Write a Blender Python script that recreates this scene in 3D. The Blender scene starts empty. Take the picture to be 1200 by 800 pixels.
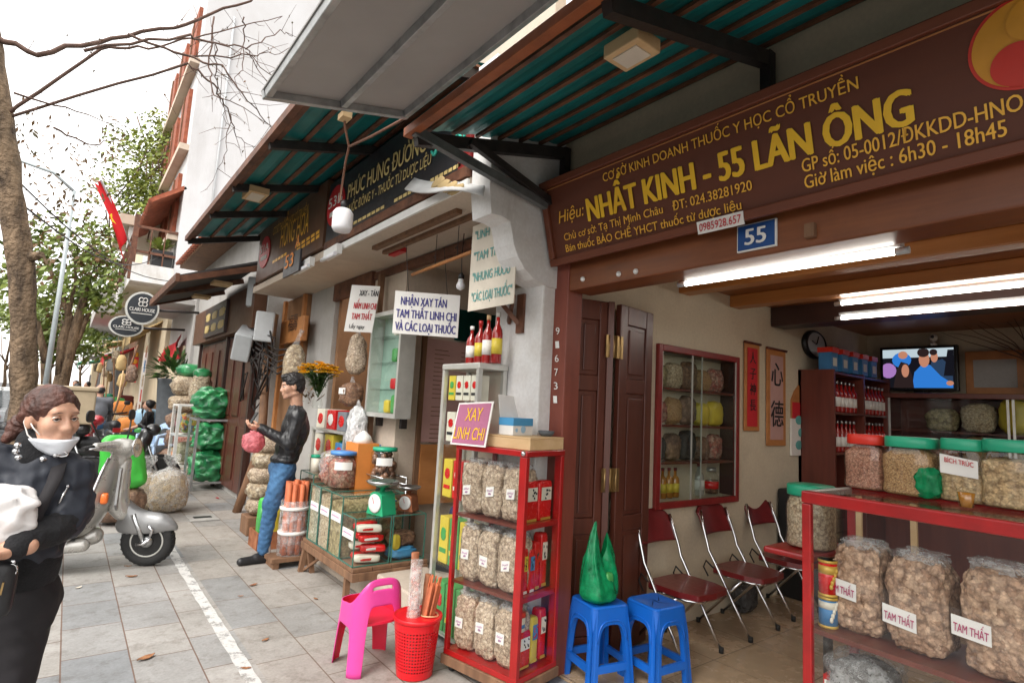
import bpy, math, random
import numpy as np
from mathutils import Vector, Matrix, noise
R = math.radians
rnd = random.Random(11)
sc = bpy.context.scene
COL = sc.collection
V = Vector
FPX, YAW, PIT, ROL = 664.5066, 0.6576875, 0.1163898, 0.0534839
EYE = V((0.0, 0.0, 1.55))
_f = V((math.sin(YAW)*math.cos(PIT), math.cos(YAW)*math.cos(PIT), math.sin(PIT)))
_r = V((math.cos(YAW), -math.sin(YAW), 0))
_u = _r.cross(_f)
CR = _r*math.cos(ROL)+_u*math.sin(ROL)
CU = -_r*math.sin(ROL)+_u*math.cos(ROL)
CF = _f
cam = bpy.data.cameras.new('camera')
camo = bpy.data.objects.new('camera', cam)
COL.objects.link(camo)
cam.sensor_width = 36.0
cam.lens = FPX/1200*36
cam.clip_start = 0.05
cam.clip_end = 2000
camo.matrix_world = Matrix(((CR.x, CU.x, -CF.x, EYE.x), (CR.y, CU.y, -CF.y, EYE.y), (CR.z, CU.z, -CF.z, EYE.z), (0, 0, 0, 1)))
sc.camera = camo
SUN_EL, SUN_AZ = 48.0, 250.0      # overcast; brighter part of the sky stands over the street
w = bpy.data.worlds.new('World')
sc.world = w
w.use_nodes = True
nt = w.node_tree
bg = nt.nodes['Background']
sky = nt.nodes.new('ShaderNodeTexSky')
sky.sky_type = 'NISHITA'
sky.sun_disc = False
sky.sun_elevation = R(SUN_EL)
sky.sun_rotation = R(SUN_AZ)
sky.air_density = 1.0
sky.dust_density = 4.0
hs = nt.nodes.new('ShaderNodeHueSaturation')
hs.inputs['Saturation'].default_value = 0.3
nt.links.new(sky.outputs[0], hs.inputs['Color'])
cl_ = nt.nodes.new('ShaderNodeMix'); cl_.data_type = 'RGBA'      # thick even cloud over the clear sky
cl_.inputs[0].default_value = 0.8
nt.links.new(hs.outputs[0], cl_.inputs[6])
cl_.inputs[7].default_value = (6.9, 6.75, 6.55, 1)
nt.links.new(cl_.outputs[2], bg.inputs[0])
bg.inputs[1].default_value = 0.15
sl = bpy.data.lights.new('sun', 'SUN')
sl.energy = 1.0
sl.angle = R(25)
sl.color = (1.0, 0.96, 0.9)
so = bpy.data.objects.new('sun', sl)
COL.objects.link(so)
az = R(SUN_AZ)
sd = V((math.sin(az)*math.cos(R(SUN_EL)), math.cos(az)*math.cos(R(SUN_EL)), math.sin(R(SUN_EL))))
so.rotation_euler = sd.to_track_quat('Z', 'Y').to_euler()
so.location = (-6, 2, 12)
vs = sc.view_settings
vs.view_transform = 'Standard'
vs.look = 'None'
vs.gamma = 1
vs.exposure = 1.35
vs.use_curve_mapping = False
sc.cycles.max_bounces = 8
sc.cycles.diffuse_bounces = 4
sc.cycles.transparent_max_bounces = 24
sc.cycles.use_denoising = True
sc.cycles.caustics_reflective = False
sc.cycles.caustics_refractive = False
def ray(x, y):
 return CR*(x-600)+CU*(400-y)+CF*FPX
def at(x, y, X=None, Y=None, Z=None):
 d = ray(x, y)
 t = (X-EYE.x)/d.x if X is not None else (Y-EYE.y)/d.y if Y is not None else (Z-EYE.z)/d.z
 return EYE+d*t
def onp(x, y, P, N):
 d = ray(x, y)
 return EYE+d*((P-EYE).dot(N)/d.dot(N))
MAT = {}
def nodes(name):
 m = bpy.data.materials.new(name)
 m.use_nodes = True
 MAT[name] = m
 nt = m.node_tree
 return m, nt, nt.nodes, nt.links, nt.nodes['Principled BSDF']
def coords(nt, rand=True):
 N, L = nt.nodes, nt.links
 tc = N.new('ShaderNodeTexCoord')
 if not rand:
  return tc.outputs['Object']
 oi = N.new('ShaderNodeObjectInfo')
 ml = N.new('ShaderNodeMath'); ml.operation = 'MULTIPLY'; ml.inputs[1].default_value = 37.0
 L.new(oi.outputs['Random'], ml.inputs[0])
 ad = N.new('ShaderNodeVectorMath'); ad.operation = 'ADD'
 L.new(tc.outputs['Object'], ad.inputs[0]); L.new(ml.outputs[0], ad.inputs[1])
 return ad.outputs[0]
def noi(nt, co, scale, detail=4, rough=.55, stretch=None):
 N, L = nt.nodes, nt.links
 if stretch:
  mp = N.new('ShaderNodeMapping'); mp.inputs['Scale'].default_value = stretch
  L.new(co, mp.inputs['Vector']); co = mp.outputs[0]
 n = N.new('ShaderNodeTexNoise')
 n.inputs['Scale'].default_value = scale; n.inputs['Detail'].default_value = detail; n.inputs['Roughness'].default_value = rough
 L.new(co, n.inputs['Vector'])
 return n.outputs['Fac']
def ramp(nt, fac, stops, interp='LINEAR'):
 r = nt.nodes.new('ShaderNodeValToRGB')
 r.color_ramp.interpolation = interp
 el = r.color_ramp.elements
 while len(el) < len(stops): el.new(.5)
 for e, (p, c) in zip(el, stops):
  e.position = p; e.color = (*c, 1) if len(c) == 3 else c
 nt.links.new(fac, r.inputs[0])
 return r.outputs[0]
def bump(nt, h, strength, dist=.01):
 b = nt.nodes.new('ShaderNodeBump')
 b.inputs['Strength'].default_value = strength; b.inputs['Distance'].default_value = dist
 nt.links.new(h, b.inputs['Height'])
 return b.outputs[0]
def mix(nt, fac, a, b, mode='MIX'):
 m = nt.nodes.new('ShaderNodeMix'); m.data_type = 'RGBA'; m.blend_type = mode
 for i, v in ((0, fac), (6, a), (7, b)):
  if hasattr(v, 'is_output'): nt.links.new(v, m.inputs[i])
  else: m.inputs[i].default_value = v if not isinstance(v, tuple) else (*v, 1)
 return m.outputs[2]
def lit(c, k): return tuple(min(1, x*k) for x in c)
def M(name, c, r=.5, metal=0, v=.18, s=6, b=0, bs=40, coat=0, c2=None, stretch=None, em=0, sub=0, trans=0):
 m, nt, N, L, P = nodes(name)
 co = coords(nt)
 f = noi(nt, co, s, 5, .6, stretch)
 col = ramp(nt, f, [(.3, lit(c, 1-v)), (.7, c2 if c2 else lit(c, 1+v))])
 L.new(col, P.inputs['Base Color'])
 P.inputs['Metallic'].default_value = metal
 rr = nt.nodes.new('ShaderNodeMapRange')
 rr.inputs[3].default_value = max(.02, r-.08); rr.inputs[4].default_value = min(1, r+.1)
 L.new(noi(nt, co, s*3, 3), rr.inputs[0]); L.new(rr.outputs[0], P.inputs['Roughness'])
 if b: L.new(bump(nt, noi(nt, co, bs, 4), b), P.inputs['Normal'])
 if coat: P.inputs['Coat Weight'].default_value = coat; P.inputs['Coat Roughness'].default_value = .08
 if sub: P.inputs['Subsurface Weight'].default_value = sub; P.inputs['Subsurface Radius'].default_value = (.03, .012, .006); P.inputs['Subsurface Scale'].default_value = .2
 if em: L.new(col, P.inputs['Emission Color']); P.inputs['Emission Strength'].default_value = em
 if trans: P.inputs['Transmission Weight'].default_value = trans
 return m
def herb(name, cols, scale, film=.45, b=.9):
 """irregular lumps of dried herb behind a crumpled clear film"""
 m, nt, N, L, P = nodes(name)
 co = coords(nt)
 def warp(src, sc_, amp):
  nz = N.new('ShaderNodeTexNoise'); nz.inputs['Scale'].default_value = sc_; nz.inputs['Detail'].default_value = 3
  L.new(src, nz.inputs['Vector'])
  ad = N.new('ShaderNodeVectorMath'); ad.operation = 'MULTIPLY_ADD'; ad.inputs[1].default_value = (amp,)*3
  L.new(nz.outputs['Color'], ad.inputs[0]); L.new(src, ad.inputs[2]); return ad.outputs[0]
 def cells(sc_, amp):
  vo = N.new('ShaderNodeTexVoronoi'); vo.inputs['Scale'].default_value = sc_; L.new(warp(warp(co, sc_*.5, amp/sc_), sc_*1.7, amp*.6/sc_), vo.inputs['Vector']); return vo
 v1, v2 = cells(scale, 1.5), cells(scale*2.4, 1.3)
 def sep(vo, k):
  sp = N.new('ShaderNodeSeparateColor'); L.new(vo.outputs['Color'], sp.inputs[0]); return sp.outputs[k]
 k = len(cols)
 c = ramp(nt, sep(v1, 0), [(i/(k-1), x) for i, x in enumerate(cols)])
 c = mix(nt, .75, c, ramp(nt, sep(v2, 1), [(0, (.62, .58, .54)), (1, (1.3, 1.27, 1.22))]), 'MULTIPLY')
 c = mix(nt, .9, c, ramp(nt, v1.outputs['Distance'], [(.35, (1, 1, 1)), (.95, (.3, .24, .2))]), 'MULTIPLY')  # gaps between lumps darkened in the colour, as crevice shade
 c = mix(nt, .5, c, ramp(nt, v2.outputs['Distance'], [(.3, (1, 1, 1)), (.9, (.45, .4, .36))]), 'MULTIPLY')  # finer crevices get painted shade as well
 L.new(c, P.inputs['Base Color'])
 P.inputs['Roughness'].default_value = .7
 hm = N.new('ShaderNodeMath'); hm.operation = 'MULTIPLY_ADD'; hm.inputs[1].default_value = .45
 L.new(v2.outputs['Distance'], hm.inputs[0]); L.new(v1.outputs['Distance'], hm.inputs[2])
 L.new(bump(nt, hm.outputs[0], -b, .4/scale), P.inputs['Normal'])
 if film:
  P.inputs['Coat Weight'].default_value = film; P.inputs['Coat Roughness'].default_value = .1
  wv = noi(nt, co, 16, 4, .65, (1, 1, .5))
  L.new(bump(nt, wv, 1.0, .08), P.inputs['Coat Normal'])
 return m
def glass(name, tint=(.86, .95, .92), refl=.12, rough=.02):
 m = bpy.data.materials.new(name); m.use_nodes = True; MAT[name] = m
 nt = m.node_tree; N, L = nt.nodes, nt.links; N.clear()
 o = N.new('ShaderNodeOutputMaterial'); t = N.new('ShaderNodeBsdfTransparent'); g = N.new('ShaderNodeBsdfGlossy'); mx = N.new('ShaderNodeMixShader')
 t.inputs[0].default_value = (*tint, 1); g.inputs['Roughness'].default_value = rough
 lw = N.new('ShaderNodeLayerWeight'); lw.inputs[0].default_value = .5
 pw_ = N.new('ShaderNodeMath'); pw_.operation = 'POWER'; pw_.inputs[1].default_value = 4.5; L.new(lw.outputs['Facing'], pw_.inputs[0])
 ml = N.new('ShaderNodeMath'); ml.operation = 'MULTIPLY_ADD'; ml.inputs[1].default_value = .5; ml.inputs[2].default_value = .01+refl*.12
 L.new(pw_.outputs[0], ml.inputs[0]); L.new(ml.outputs[0], mx.inputs[0])
 L.new(t.outputs[0], mx.inputs[1]); L.new(g.outputs[0], mx.inputs[2]); L.new(mx.outputs[0], o.inputs[0])
 return m
def film(name, c, alpha=.35, rough=.2, b=1.0, bs=18):
 """thin crinkled plastic: part see-through, part shiny"""
 m = bpy.data.materials.new(name); m.use_nodes = True; MAT[name] = m
 nt = m.node_tree; N, L = nt.nodes, nt.links
 P = N['Principled BSDF']; o = N['Material Output']
 co = coords(nt)
 n = noi(nt, co, bs, 4, .65)
 L.new(ramp(nt, n, [(.3, lit(c, .75)), (.75, lit(c, 1.2))]), P.inputs['Base Color'])
 P.inputs['Roughness'].default_value = rough
 nb = bump(nt, n, b, .03)
 L.new(nb, P.inputs['Normal'])
 t = N.new('ShaderNodeBsdfTransparent'); t.inputs[0].default_value = (*lit(c, 1.6), 1)
 mx = N.new('ShaderNodeMixShader')
 fa = nt.nodes.new('ShaderNodeMapRange'); fa.inputs[1].default_value = .3; fa.inputs[2].default_value = .7
 fa.inputs[3].default_value = max(0, alpha-.18); fa.inputs[4].default_value = min(1, alpha+.18)
 L.new(n, fa.inputs[0]); L.new(fa.outputs[0], mx.inputs[0])
 L.new(t.outputs[0], mx.inputs[1]); L.new(P.outputs[0], mx.inputs[2]); L.new(mx.outputs[0], o.inputs[0])
 return m
def emis(name, c, k):
 m = bpy.data.materials.new(name); m.use_nodes = True; MAT[name] = m
 nt = m.node_tree; N, L = nt.nodes, nt.links; N.clear()
 o = N.new('ShaderNodeOutputMaterial'); e = N.new('ShaderNodeEmission'); e.inputs[0].default_value = (*c, 1); e.inputs[1].default_value = k
 L.new(e.outputs[0], o.inputs[0])
 return m
def woodm(name, c, c2, r=.35, coat=.2, stretch=(1, 1, .12), s=18, dirt=0):
 m, nt, N, L, P = nodes(name)
 co = coords(nt)
 g = noi(nt, co, s, 6, .65, stretch)
 col = ramp(nt, g, [(.3, c), (.7, c2)])
 if dirt:
  d = ramp(nt, noi(nt, co, 3, 6, .7), [(.5, (1, 1, 1)), (.72, (.4, .36, .32))])
  col = mix(nt, dirt, col, mix(nt, 1.0, col, d, 'MULTIPLY'))
 L.new(col, P.inputs['Base Color'])
 rr = N.new('ShaderNodeMapRange'); rr.inputs[3].default_value = r-.07; rr.inputs[4].default_value = r+.18
 L.new(g, rr.inputs[0]); L.new(rr.outputs[0], P.inputs['Roughness'])
 L.new(bump(nt, g, .25, .004), P.inputs['Normal'])
 P.inputs['Coat Weight'].default_value = coat; P.inputs['Coat Roughness'].default_value = .25
 return m
def plaster(name, c, stain=(.42, .36, .3), amt=.6, s=1.3, streak=True, b=.25):
 m, nt, N, L, P = nodes(name)
 co = coords(nt, False)
 f1 = noi(nt, co, s, 8, .65)
 k1 = ramp(nt, f1, [(.42, (0, 0, 0)), (.72, (1, 1, 1))])
 f2 = noi(nt, co, s*2.6, 6, .7, (1, 1, .18) if streak else None)
 k2 = ramp(nt, f2, [(.55, (0, 0, 0)), (.78, (1, 1, 1))])
 fine = noi(nt, co, 45, 4)
 base = ramp(nt, fine, [(.3, lit(c, .93)), (.7, lit(c, 1.05))])
 a = N.new('ShaderNodeMath'); a.operation = 'MULTIPLY'; a.inputs[1].default_value = amt
 L.new(k1, a.inputs[0])
 col = mix(nt, a.outputs[0], base, stain)
 a2 = N.new('ShaderNodeMath'); a2.operation = 'MULTIPLY'; a2.inputs[1].default_value = amt*.7
 L.new(k2, a2.inputs[0])
 col = mix(nt, a2.outputs[0], col, lit(stain, .7))
 L.new(col, P.inputs['Base Color']); P.inputs['Roughness'].default_value = .85
 L.new(bump(nt, noi(nt, co, 22, 6, .7), b, .006), P.inputs['Normal'])
 return m
class MB:
 def __init__(s): s.v = []; s.f = []; s.m = []; s.s = []
 def add(s, vs, fs, mi=0, sm=False):
  o = len(s.v); s.v += [tuple(p) for p in vs]
  for f in fs: s.f.append(tuple(i+o for i in f)); s.m.append(mi); s.s.append(sm)
  return s
 def hexa(s, p, mi=0):
  return s.add(p, [(0, 3, 2, 1), (4, 5, 6, 7), (0, 1, 5, 4), (1, 2, 6, 5), (2, 3, 7, 6), (3, 0, 4, 7)], mi)
 def box(s, x0, x1, y0, y1, z0, z1, mi=0):
  return s.hexa([(x0, y0, z0), (x1, y0, z0), (x1, y1, z0), (x0, y1, z0), (x0, y0, z1), (x1, y0, z1), (x1, y1, z1), (x0, y1, z1)], mi)
 def slab(s, q, w, mi=0):
  q = [V(p) for p in q]; w = V(w)
  n = (q[1]-q[0]).cross(q[2]-q[0])
  if n.dot(w) < 0: q = q[::-1]
  return s.hexa(q+[p+w for p in q], mi)
 def bar(s, a, b, w, h, up=(0, 0, 1), mi=0):
  a, b, up = V(a), V(b), V(up)
  d = (b-a).normalized(); x = d.cross(up)
  if x.length < 1e-4: x = d.cross(V((1, 0, 0)))
  x.normalize(); y = x.cross(d).normalized()
  x *= w/2; y *= h/2
  return s.hexa([a-x-y, a+x-y, a+x+y, a-x+y, b-x-y, b+x-y, b+x+y, b-x+y], mi)
 def quad(s, a, b, c, d, mi=0): return s.add([a, b, c, d], [(0, 1, 2, 3)], mi)
 def prism(s, poly, o, u, v, w, mi=0, sm=False):
  o, u, v, w = V(o), V(u), V(v), V(w); n = len(poly)
  if u.cross(v).dot(w) < 0: poly = poly[::-1]
  a = [o+u*p[0]+v*p[1] for p in poly]; b = [p+w for p in a]
  s.add(a+b, [tuple(range(n))[::-1], tuple(range(n, 2*n))], mi, False)
  return s.add(a+b, [(i, (i+1) % n, n+(i+1) % n, n+i) for i in range(n)], mi, sm)
 def tube(s, pts, r, n=8, mi=0, cap=True, sm=True, flat=1.0):
  pts = [V(p) for p in pts]; k = len(pts)
  rs = r if isinstance(r, (list, tuple)) else [r]*k
  vs = []; prev = None
  for i, p in enumerate(pts):
   d = (pts[min(i+1, k-1)]-pts[max(i-1, 0)])
   if d.length < 1e-9: d = V((0, 0, 1))
   d.normalize()
   if prev is None:
    x = d.cross(V((0, 0, 1)))
    if x.length < 1e-3: x = d.cross(V((1, 0, 0)))
   else: x = prev-d*prev.dot(d)
   x.normalize(); prev = x; y = d.cross(x)
   for j in range(n):
    a = 2*math.pi*j/n
    vs.append(p+(x*math.cos(a)+y*math.sin(a)*flat)*rs[i])
  fs = [(i*n+j, i*n+(j+1) % n, (i+1)*n+(j+1) % n, (i+1)*n+j) for i in range(k-1) for j in range(n)]
  o = len(s.v); s.add(vs, fs, mi, sm)
  if cap:
   s.f.append(tuple(o+j for j in range(n))[::-1]); s.m.append(mi); s.s.append(False)
   s.f.append(tuple(o+(k-1)*n+j for j in range(n))); s.m.append(mi); s.s.append(False)
  return s
 def lathe(s, prof, c=(0, 0, 0), n=20, mi=0, sm=True, ax=None, squash=(1, 1), sq=1.0):
  """prof: (radius, height) pairs; sq<1 makes the section a rounded square"""
  c = V(c)
  if ax is None: X, Y, Z = V((1, 0, 0)), V((0, 1, 0)), V((0, 0, 1))
  else:
   Z = V(ax).normalized(); X = Z.orthogonal().normalized(); Y = Z.cross(X)
  vs = []
  for (r, h) in prof:
   for j in range(n):
    a = 2*math.pi*j/n
    ca, sa = math.cos(a), math.sin(a)
    if sq != 1.0:
     ca = math.copysign(abs(ca)**sq, ca); sa = math.copysign(abs(sa)**sq, sa)
    vs.append(c+X*(r*ca*squash[0])+Y*(r*sa*squash[1])+Z*h)
  k = len(prof)
  fs = [(i*n+j, i*n+(j+1) % n, (i+1)*n+(j+1) % n, (i+1)*n+j) for i in range(k-1) for j in range(n)]
  o = len(s.v); s.add(vs, fs, mi, sm)
  if prof[0][0] > 1e-5: s.f.append(tuple(o+j for j in range(n))[::-1]); s.m.append(mi); s.s.append(False)
  if prof[-1][0] > 1e-5: s.f.append(tuple(o+(k-1)*n+j for j in range(n))); s.m.append(mi); s.s.append(False)
  return s
 def sack(s, c, h, e=.55, ez=.6, amp=.06, fq=3.0, seed=0, n=26, k=16, mi=0, rz=0, taper=0, lean=(0, 0)):
  """superellipsoid bag: centre c, half sizes h"""
  cx, cy, cz = c; vs = []
  def pw(x, p): return math.copysign(abs(x)**p, x)
  cr, sr = math.cos(rz), math.sin(rz)
  for i in range(k+1):
   t = -math.pi/2+math.pi*i/k
   for j in range(n):
    a = 2*math.pi*j/n
    x = pw(math.cos(t), ez)*pw(math.cos(a), e); y = pw(math.cos(t), ez)*pw(math.sin(a), e); z = pw(math.sin(t), ez)
    d = 1+amp*(noise.noise(V((x*fq+seed*7.1, y*fq-seed*3.3, z*fq+seed)))*1.6)
    tp = 1-taper*(z*.5+.5)
    X, Y, Z = x*h[0]*d*tp+lean[0]*(z+1)/2, y*h[1]*d*tp+lean[1]*(z+1)/2, z*h[2]*(1+amp*.5*noise.noise(V((x*2+seed, y*2, seed*1.7))))
    vs.append((cx+X*cr-Y*sr, cy+X*sr+Y*cr, cz+Z))
  fs = [(i*n+j, i*n+(j+1) % n, (i+1)*n+(j+1) % n, (i+1)*n+j) for i in range(k) for j in range(n)]
  return s.add(vs, fs, mi, True)
 def ball(s, c, r, n=12, k=8, mi=0):
  if not isinstance(r, (tuple, list)): r = (r, r, r)
  return s.sack(c, r, 1, 1, 0, 1, 0, n, k, mi)
 def build(s, name, mats, parent=None, bev=0, seg=2):
  me = bpy.data.meshes.new(name)
  o = bpy.data.objects.new(name, me); COL.objects.link(o)
  if parent is not None:
   o.parent = parent; off = root_loc(parent)
  else:
   a = np.array(s.v); lo, hi = a.min(0), a.max(0)
   off = V(((lo[0]+hi[0])/2, (lo[1]+hi[1])/2, lo[2])); o.location = off
  me.from_pydata([(p[0]-off[0], p[1]-off[1], p[2]-off[2]) for p in s.v], [], s.f)
  if not isinstance(mats, (list, tuple)): mats = [mats]
  for m in mats: me.materials.append(MAT[m] if isinstance(m, str) else m)
  me.polygons.foreach_set('material_index', s.m)
  me.polygons.foreach_set('use_smooth', s.s)
  me.update()
  if bev:
   b = o.modifiers.new('bevel', 'BEVEL'); b.width = bev; b.segments = seg; b.limit_method = 'ANGLE'; b.angle_limit = R(40)
  return o
def root_loc(o):
 p = V((0, 0, 0))
 while o is not None: p += o.location; o = o.parent
 return p
def tag(o, label, cat, group=None, kind=None):
 if label: o['label'] = label
 if cat: o['category'] = cat
 if group: o['group'] = group
 if kind: o['kind'] = kind
 return o
def thing(name, label, cat, loc=(0, 0, 0), group=None):
 o = bpy.data.objects.new(name, None); COL.objects.link(o); o.location = loc; o.empty_display_size = .1
 return tag(o, label, cat, group)
def kids(o): return KIDS.get(o.name) or [c for c in bpy.data.objects if c.parent == o]
KIDS = {}
def dup(root, loc, rz=0, label=None, group=None, scale=None):
 r = root.copy(); COL.objects.link(r); r.location = loc; r.rotation_euler = (0, 0, rz)
 if scale: r.scale = (scale,)*3 if not isinstance(scale, tuple) else scale
 if label: r['label'] = label
 if group: r['group'] = group
 if root.name not in KIDS:
  KIDS[root.name] = [(c, list(kids(c))) for c in [k for k in bpy.data.objects if k.parent == root]]
 for ch, gs in KIDS[root.name]:
  c = ch.copy(); COL.objects.link(c); c.parent = r
  for g in gs:
   d = g.copy(); COL.objects.link(d); d.parent = c
 return r
def struct(o): o['kind'] = 'structure'; return o
FONTC = {}
HORN = dict(zip('ƠƯỜỚỞỠỢỪỨỬỮỰơườớởỡợừứửữự', 'OUÒÓỎÕỌÙÚỦŨỤouòóỏõọùúủũụ'))
def raw_glyphs(s):
 c = bpy.data.curves.new('t', 'FONT'); c.body = s; c.resolution_u = 3; c.fill_mode = 'FRONT'
 o = bpy.data.objects.new('t', c); COL.objects.link(o)
 me = bpy.data.meshes.new_from_object(o.evaluated_get(bpy.context.evaluated_depsgraph_get()))
 r = [tuple(p.co) for p in me.vertices], [tuple(p.vertices) for p in me.polygons]
 bpy.data.objects.remove(o); bpy.data.curves.remove(c); bpy.data.meshes.remove(me)
 return r
def glyphs(s):
 """letter outlines; the horn of the Vietnamese o and u is drawn as its own hook"""
 if s not in FONTC:
  t = ''.join(HORN.get(ch, ch) for ch in s); vv, ff = raw_glyphs(t)
  for i, ch in enumerate(s):
   if ch in HORN:
    pv, _ = raw_glyphs(t[:i+1]); x = max(v[0] for v in pv); h = .64 if ch.isupper() else .47; n = len(vv)
    vv += [(x-.1, h-.12, 0), (x-.02, h-.13, 0), (x+.09, h+.0, 0), (x+.1, h+.13, 0), (x+.0, h+.13, 0), (x+.0, h+.03, 0), (x-.07, h-.03, 0)]
    ff += [(n, n+1, n+2, n+5, n+6), (n+5, n+2, n+3, n+4)]
  FONTC[s] = (vv, ff)
 return FONTC[s]
def txt(mb, s, A, B, cap, up, mi=0, bold=.0, shear=0, off=.004, n=None):
 """letters with their baseline from A to B and capitals cap high; bold repeats the stroke slightly shifted"""
 A, B, up = V(A), V(B), V(up).normalized()
 vv, ff = glyphs(s)
 x0 = min(v[0] for v in vv); x1 = max(v[0] for v in vv)
 d = (B-A)/(x1-x0); k = cap/.683
 if n is None: n = (B-A).cross(up).normalized()
 g = (B-A).length/(x1-x0)
 bx = bold*k/g
 for i, (dx, dy) in enumerate(((0, 0),) if not bold else ((-1, 0), (-.35, .35), (.35, -.35), (1, 0))):
  mb.add([A+d*(v[0]+shear*v[1]-x0+dx*bx)+up*((v[1]+dy*bold)*k)+n*(off+i*.0005) for v in vv], ff, mi)
 return mb
def rcone(a, b, r1, r2): return ('c', np.array(a, float), np.array(b, float), r1, r2)
def ell(c, r, rot=None): return ('e', np.array(c, float), np.array(r, float), rot)
def sd(p, q):
 if q[0] == 'c':
  a, b, r1, r2 = q[1:]; ba = b-a; h = np.clip(((p-a)@ba)/max(1e-9, ba@ba), 0, 1)
  return np.linalg.norm(p-a-h[:, None]*ba, axis=1)-(r1+(r2-r1)*h)
 if q[0] == 'e':
  c, r, rot = q[1:]; d = p-c
  if rot is not None: d = d@np.array(rot)
  k0 = np.linalg.norm(d/r, axis=1); k1 = np.linalg.norm(d/(r*r), axis=1)
  return k0*(k0-1)/np.maximum(k1, 1e-9)
def field(p, prims, k, cuts=(), kc=.01):
 d = None
 for q in prims:
  e = sd(p, q)
  if d is None: d = e
  else:
   h = np.clip(.5+.5*(d-e)/k, 0, 1); d = d*(1-h)+e*h-k*h*(1-h)
 for q in cuts:
  e = -sd(p, q); h = np.clip(.5-.5*(d-e)/kc, 0, 1); d = d*(1-h)+e*h+kc*h*(1-h)
 return d
def snet(mb, prims, vox, k=.03, cuts=(), kc=.01, wr=0, wf=14, mi=0, clip=None, seed=0):
 """surface-nets mesh of a smooth union"""
 lo = np.full(3, 1e9); hi = -lo
 for q in prims:
  if q[0] == 'c':
   for c, r in ((q[1], q[3]), (q[2], q[4])): lo = np.minimum(lo, c-r); hi = np.maximum(hi, c+r)
  else: lo = np.minimum(lo, q[1]-q[2].max()); hi = np.maximum(hi, q[1]+q[2].max())
 lo = lo-3*vox-wr-k*.3; hi = hi+3*vox+wr+k*.3
 n = np.ceil((hi-lo)/vox).astype(int)+1
 g = [lo[i]+vox*np.arange(n[i]) for i in range(3)]
 P = np.stack(np.meshgrid(*g, indexing='ij'), -1).reshape(-1, 3)
 d = field(P, prims, k, cuts, kc)
 if wr:
  nr = np.abs(d) < wr*2+vox*2
  q = P[nr]
  wv = np.zeros(len(q))
  rs = np.random.RandomState(seed+5)
  for _ in range(7):
   a = rs.normal(size=3)*wf*np.array([1, 1, .8]); ph = rs.uniform(0, 6.28)
   wv += np.sin(q@a+ph+1.6*np.sin(q@(rs.normal(size=3)*wf*.55)+ph*2))
  d[nr] += wr*wv/7*1.6
 if clip is not None: d = np.maximum(d, clip(P))
 d = d.reshape(n)
 neg = d < 0
 c = np.zeros(n-1, int)
 for dx in (0, 1):
  for dy in (0, 1):
   for dz in (0, 1): c += neg[dx:n[0]-1+dx, dy:n[1]-1+dy, dz:n[2]-1+dz]
 act = (c > 0) & (c < 8)
 idx = -np.ones(n-1, int); I = np.argwhere(act); idx[act] = np.arange(len(I))
 acc = np.zeros((len(I), 3)); cnt = np.zeros(len(I))
 cor = [(x, y, z) for x in (0, 1) for y in (0, 1) for z in (0, 1)]
 for a in cor:
  for ax in range(3):
   if a[ax] == 0:
    b = list(a); b[ax] = 1
    da = d[I[:, 0]+a[0], I[:, 1]+a[1], I[:, 2]+a[2]]; db = d[I[:, 0]+b[0], I[:, 1]+b[1], I[:, 2]+b[2]]
    s_ = (da < 0) != (db < 0)
    t = np.where(s_, da/np.where(s_, da-db, 1), 0)
    p = np.tile(np.array(a, float), (len(I), 1)); p[:, ax] += t
    acc[s_] += p[s_]; cnt[s_] += 1
 pos = lo+(I+acc/np.maximum(cnt, 1)[:, None])*vox
 F = []
 for ax in range(3):
  u, v_ = (ax+1) % 3, (ax+2) % 3
  sl0 = [slice(None)]*3; sl1 = [slice(None)]*3
  sl0[ax] = slice(0, n[ax]-1); sl1[ax] = slice(1, n[ax])
  s0, s1 = neg[tuple(sl0)], neg[tuple(sl1)]
  E = np.argwhere(s0 != s1)
  E = E[(E[:, u] > 0) & (E[:, v_] > 0) & (E[:, u] < n[u]-1) & (E[:, v_] < n[v_]-1)]
  fl = s0[tuple(E.T)]
  def cell(du, dv):
   q = E.copy(); q[:, u] -= du; q[:, v_] -= dv
   return idx[tuple(q.T)]
  q4 = np.stack([cell(1, 1), cell(0, 1), cell(0, 0), cell(1, 0)], 1)
  q4[~fl] = q4[~fl][:, ::-1]
  F.append(q4)
 F = np.concatenate(F)
 F = F[(F >= 0).all(1)]
 return mb.add([tuple(p) for p in pos], [tuple(int(i) for i in f) for f in F], mi, True)
M('teal_sheet', (.012, .19, .19), .35, .25, .25, 3, .1, 12)
M('rust_steel', (.12, .045, .025), .6, .1, .45, 8, .3, 40, c2=(.2, .08, .04))
M('orange_steel', (.27, .075, .022), .5, .1, .35, 7, .2, 40)
M('dark_steel', (.035, .028, .026), .5, .3, .4, 9, .2, 40)
M('grey_steel', (.17, .18, .18), .45, .5, .3, 9, .2, 40)
M('galv', (.42, .43, .43), .4, .7, .25, 12, .1, 40)
M('grey_sheet', (.37, .355, .34), .6, .1, .08, 2, .05, 20)
woodm('sign_wood', (.12, .03, .012), (.17, .045, .018), .45, .05, (1, .1, 1), 14)
woodm('sign_face', (.105, .026, .011), (.13, .034, .014), .5, .03, (1, .2, 1), 8)
woodm('lintel_wood', (.14, .038, .014), (.25, .08, .025), .35, .25, (1, .08, 1), 14, .3)
woodm('door_wood', (.075, .02, .012), (.13, .036, .02), .34, .22, (1, 1, .08), 12)
woodm('jamb_wood', (.16, .035, .022), (.24, .06, .035), .5, .1, (1, 1, .15), 10, .3)
woodm('ceiling_wood', (.2, .06, .016), (.33, .115, .03), .4, .25, (1, .07, 1), 14)
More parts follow.
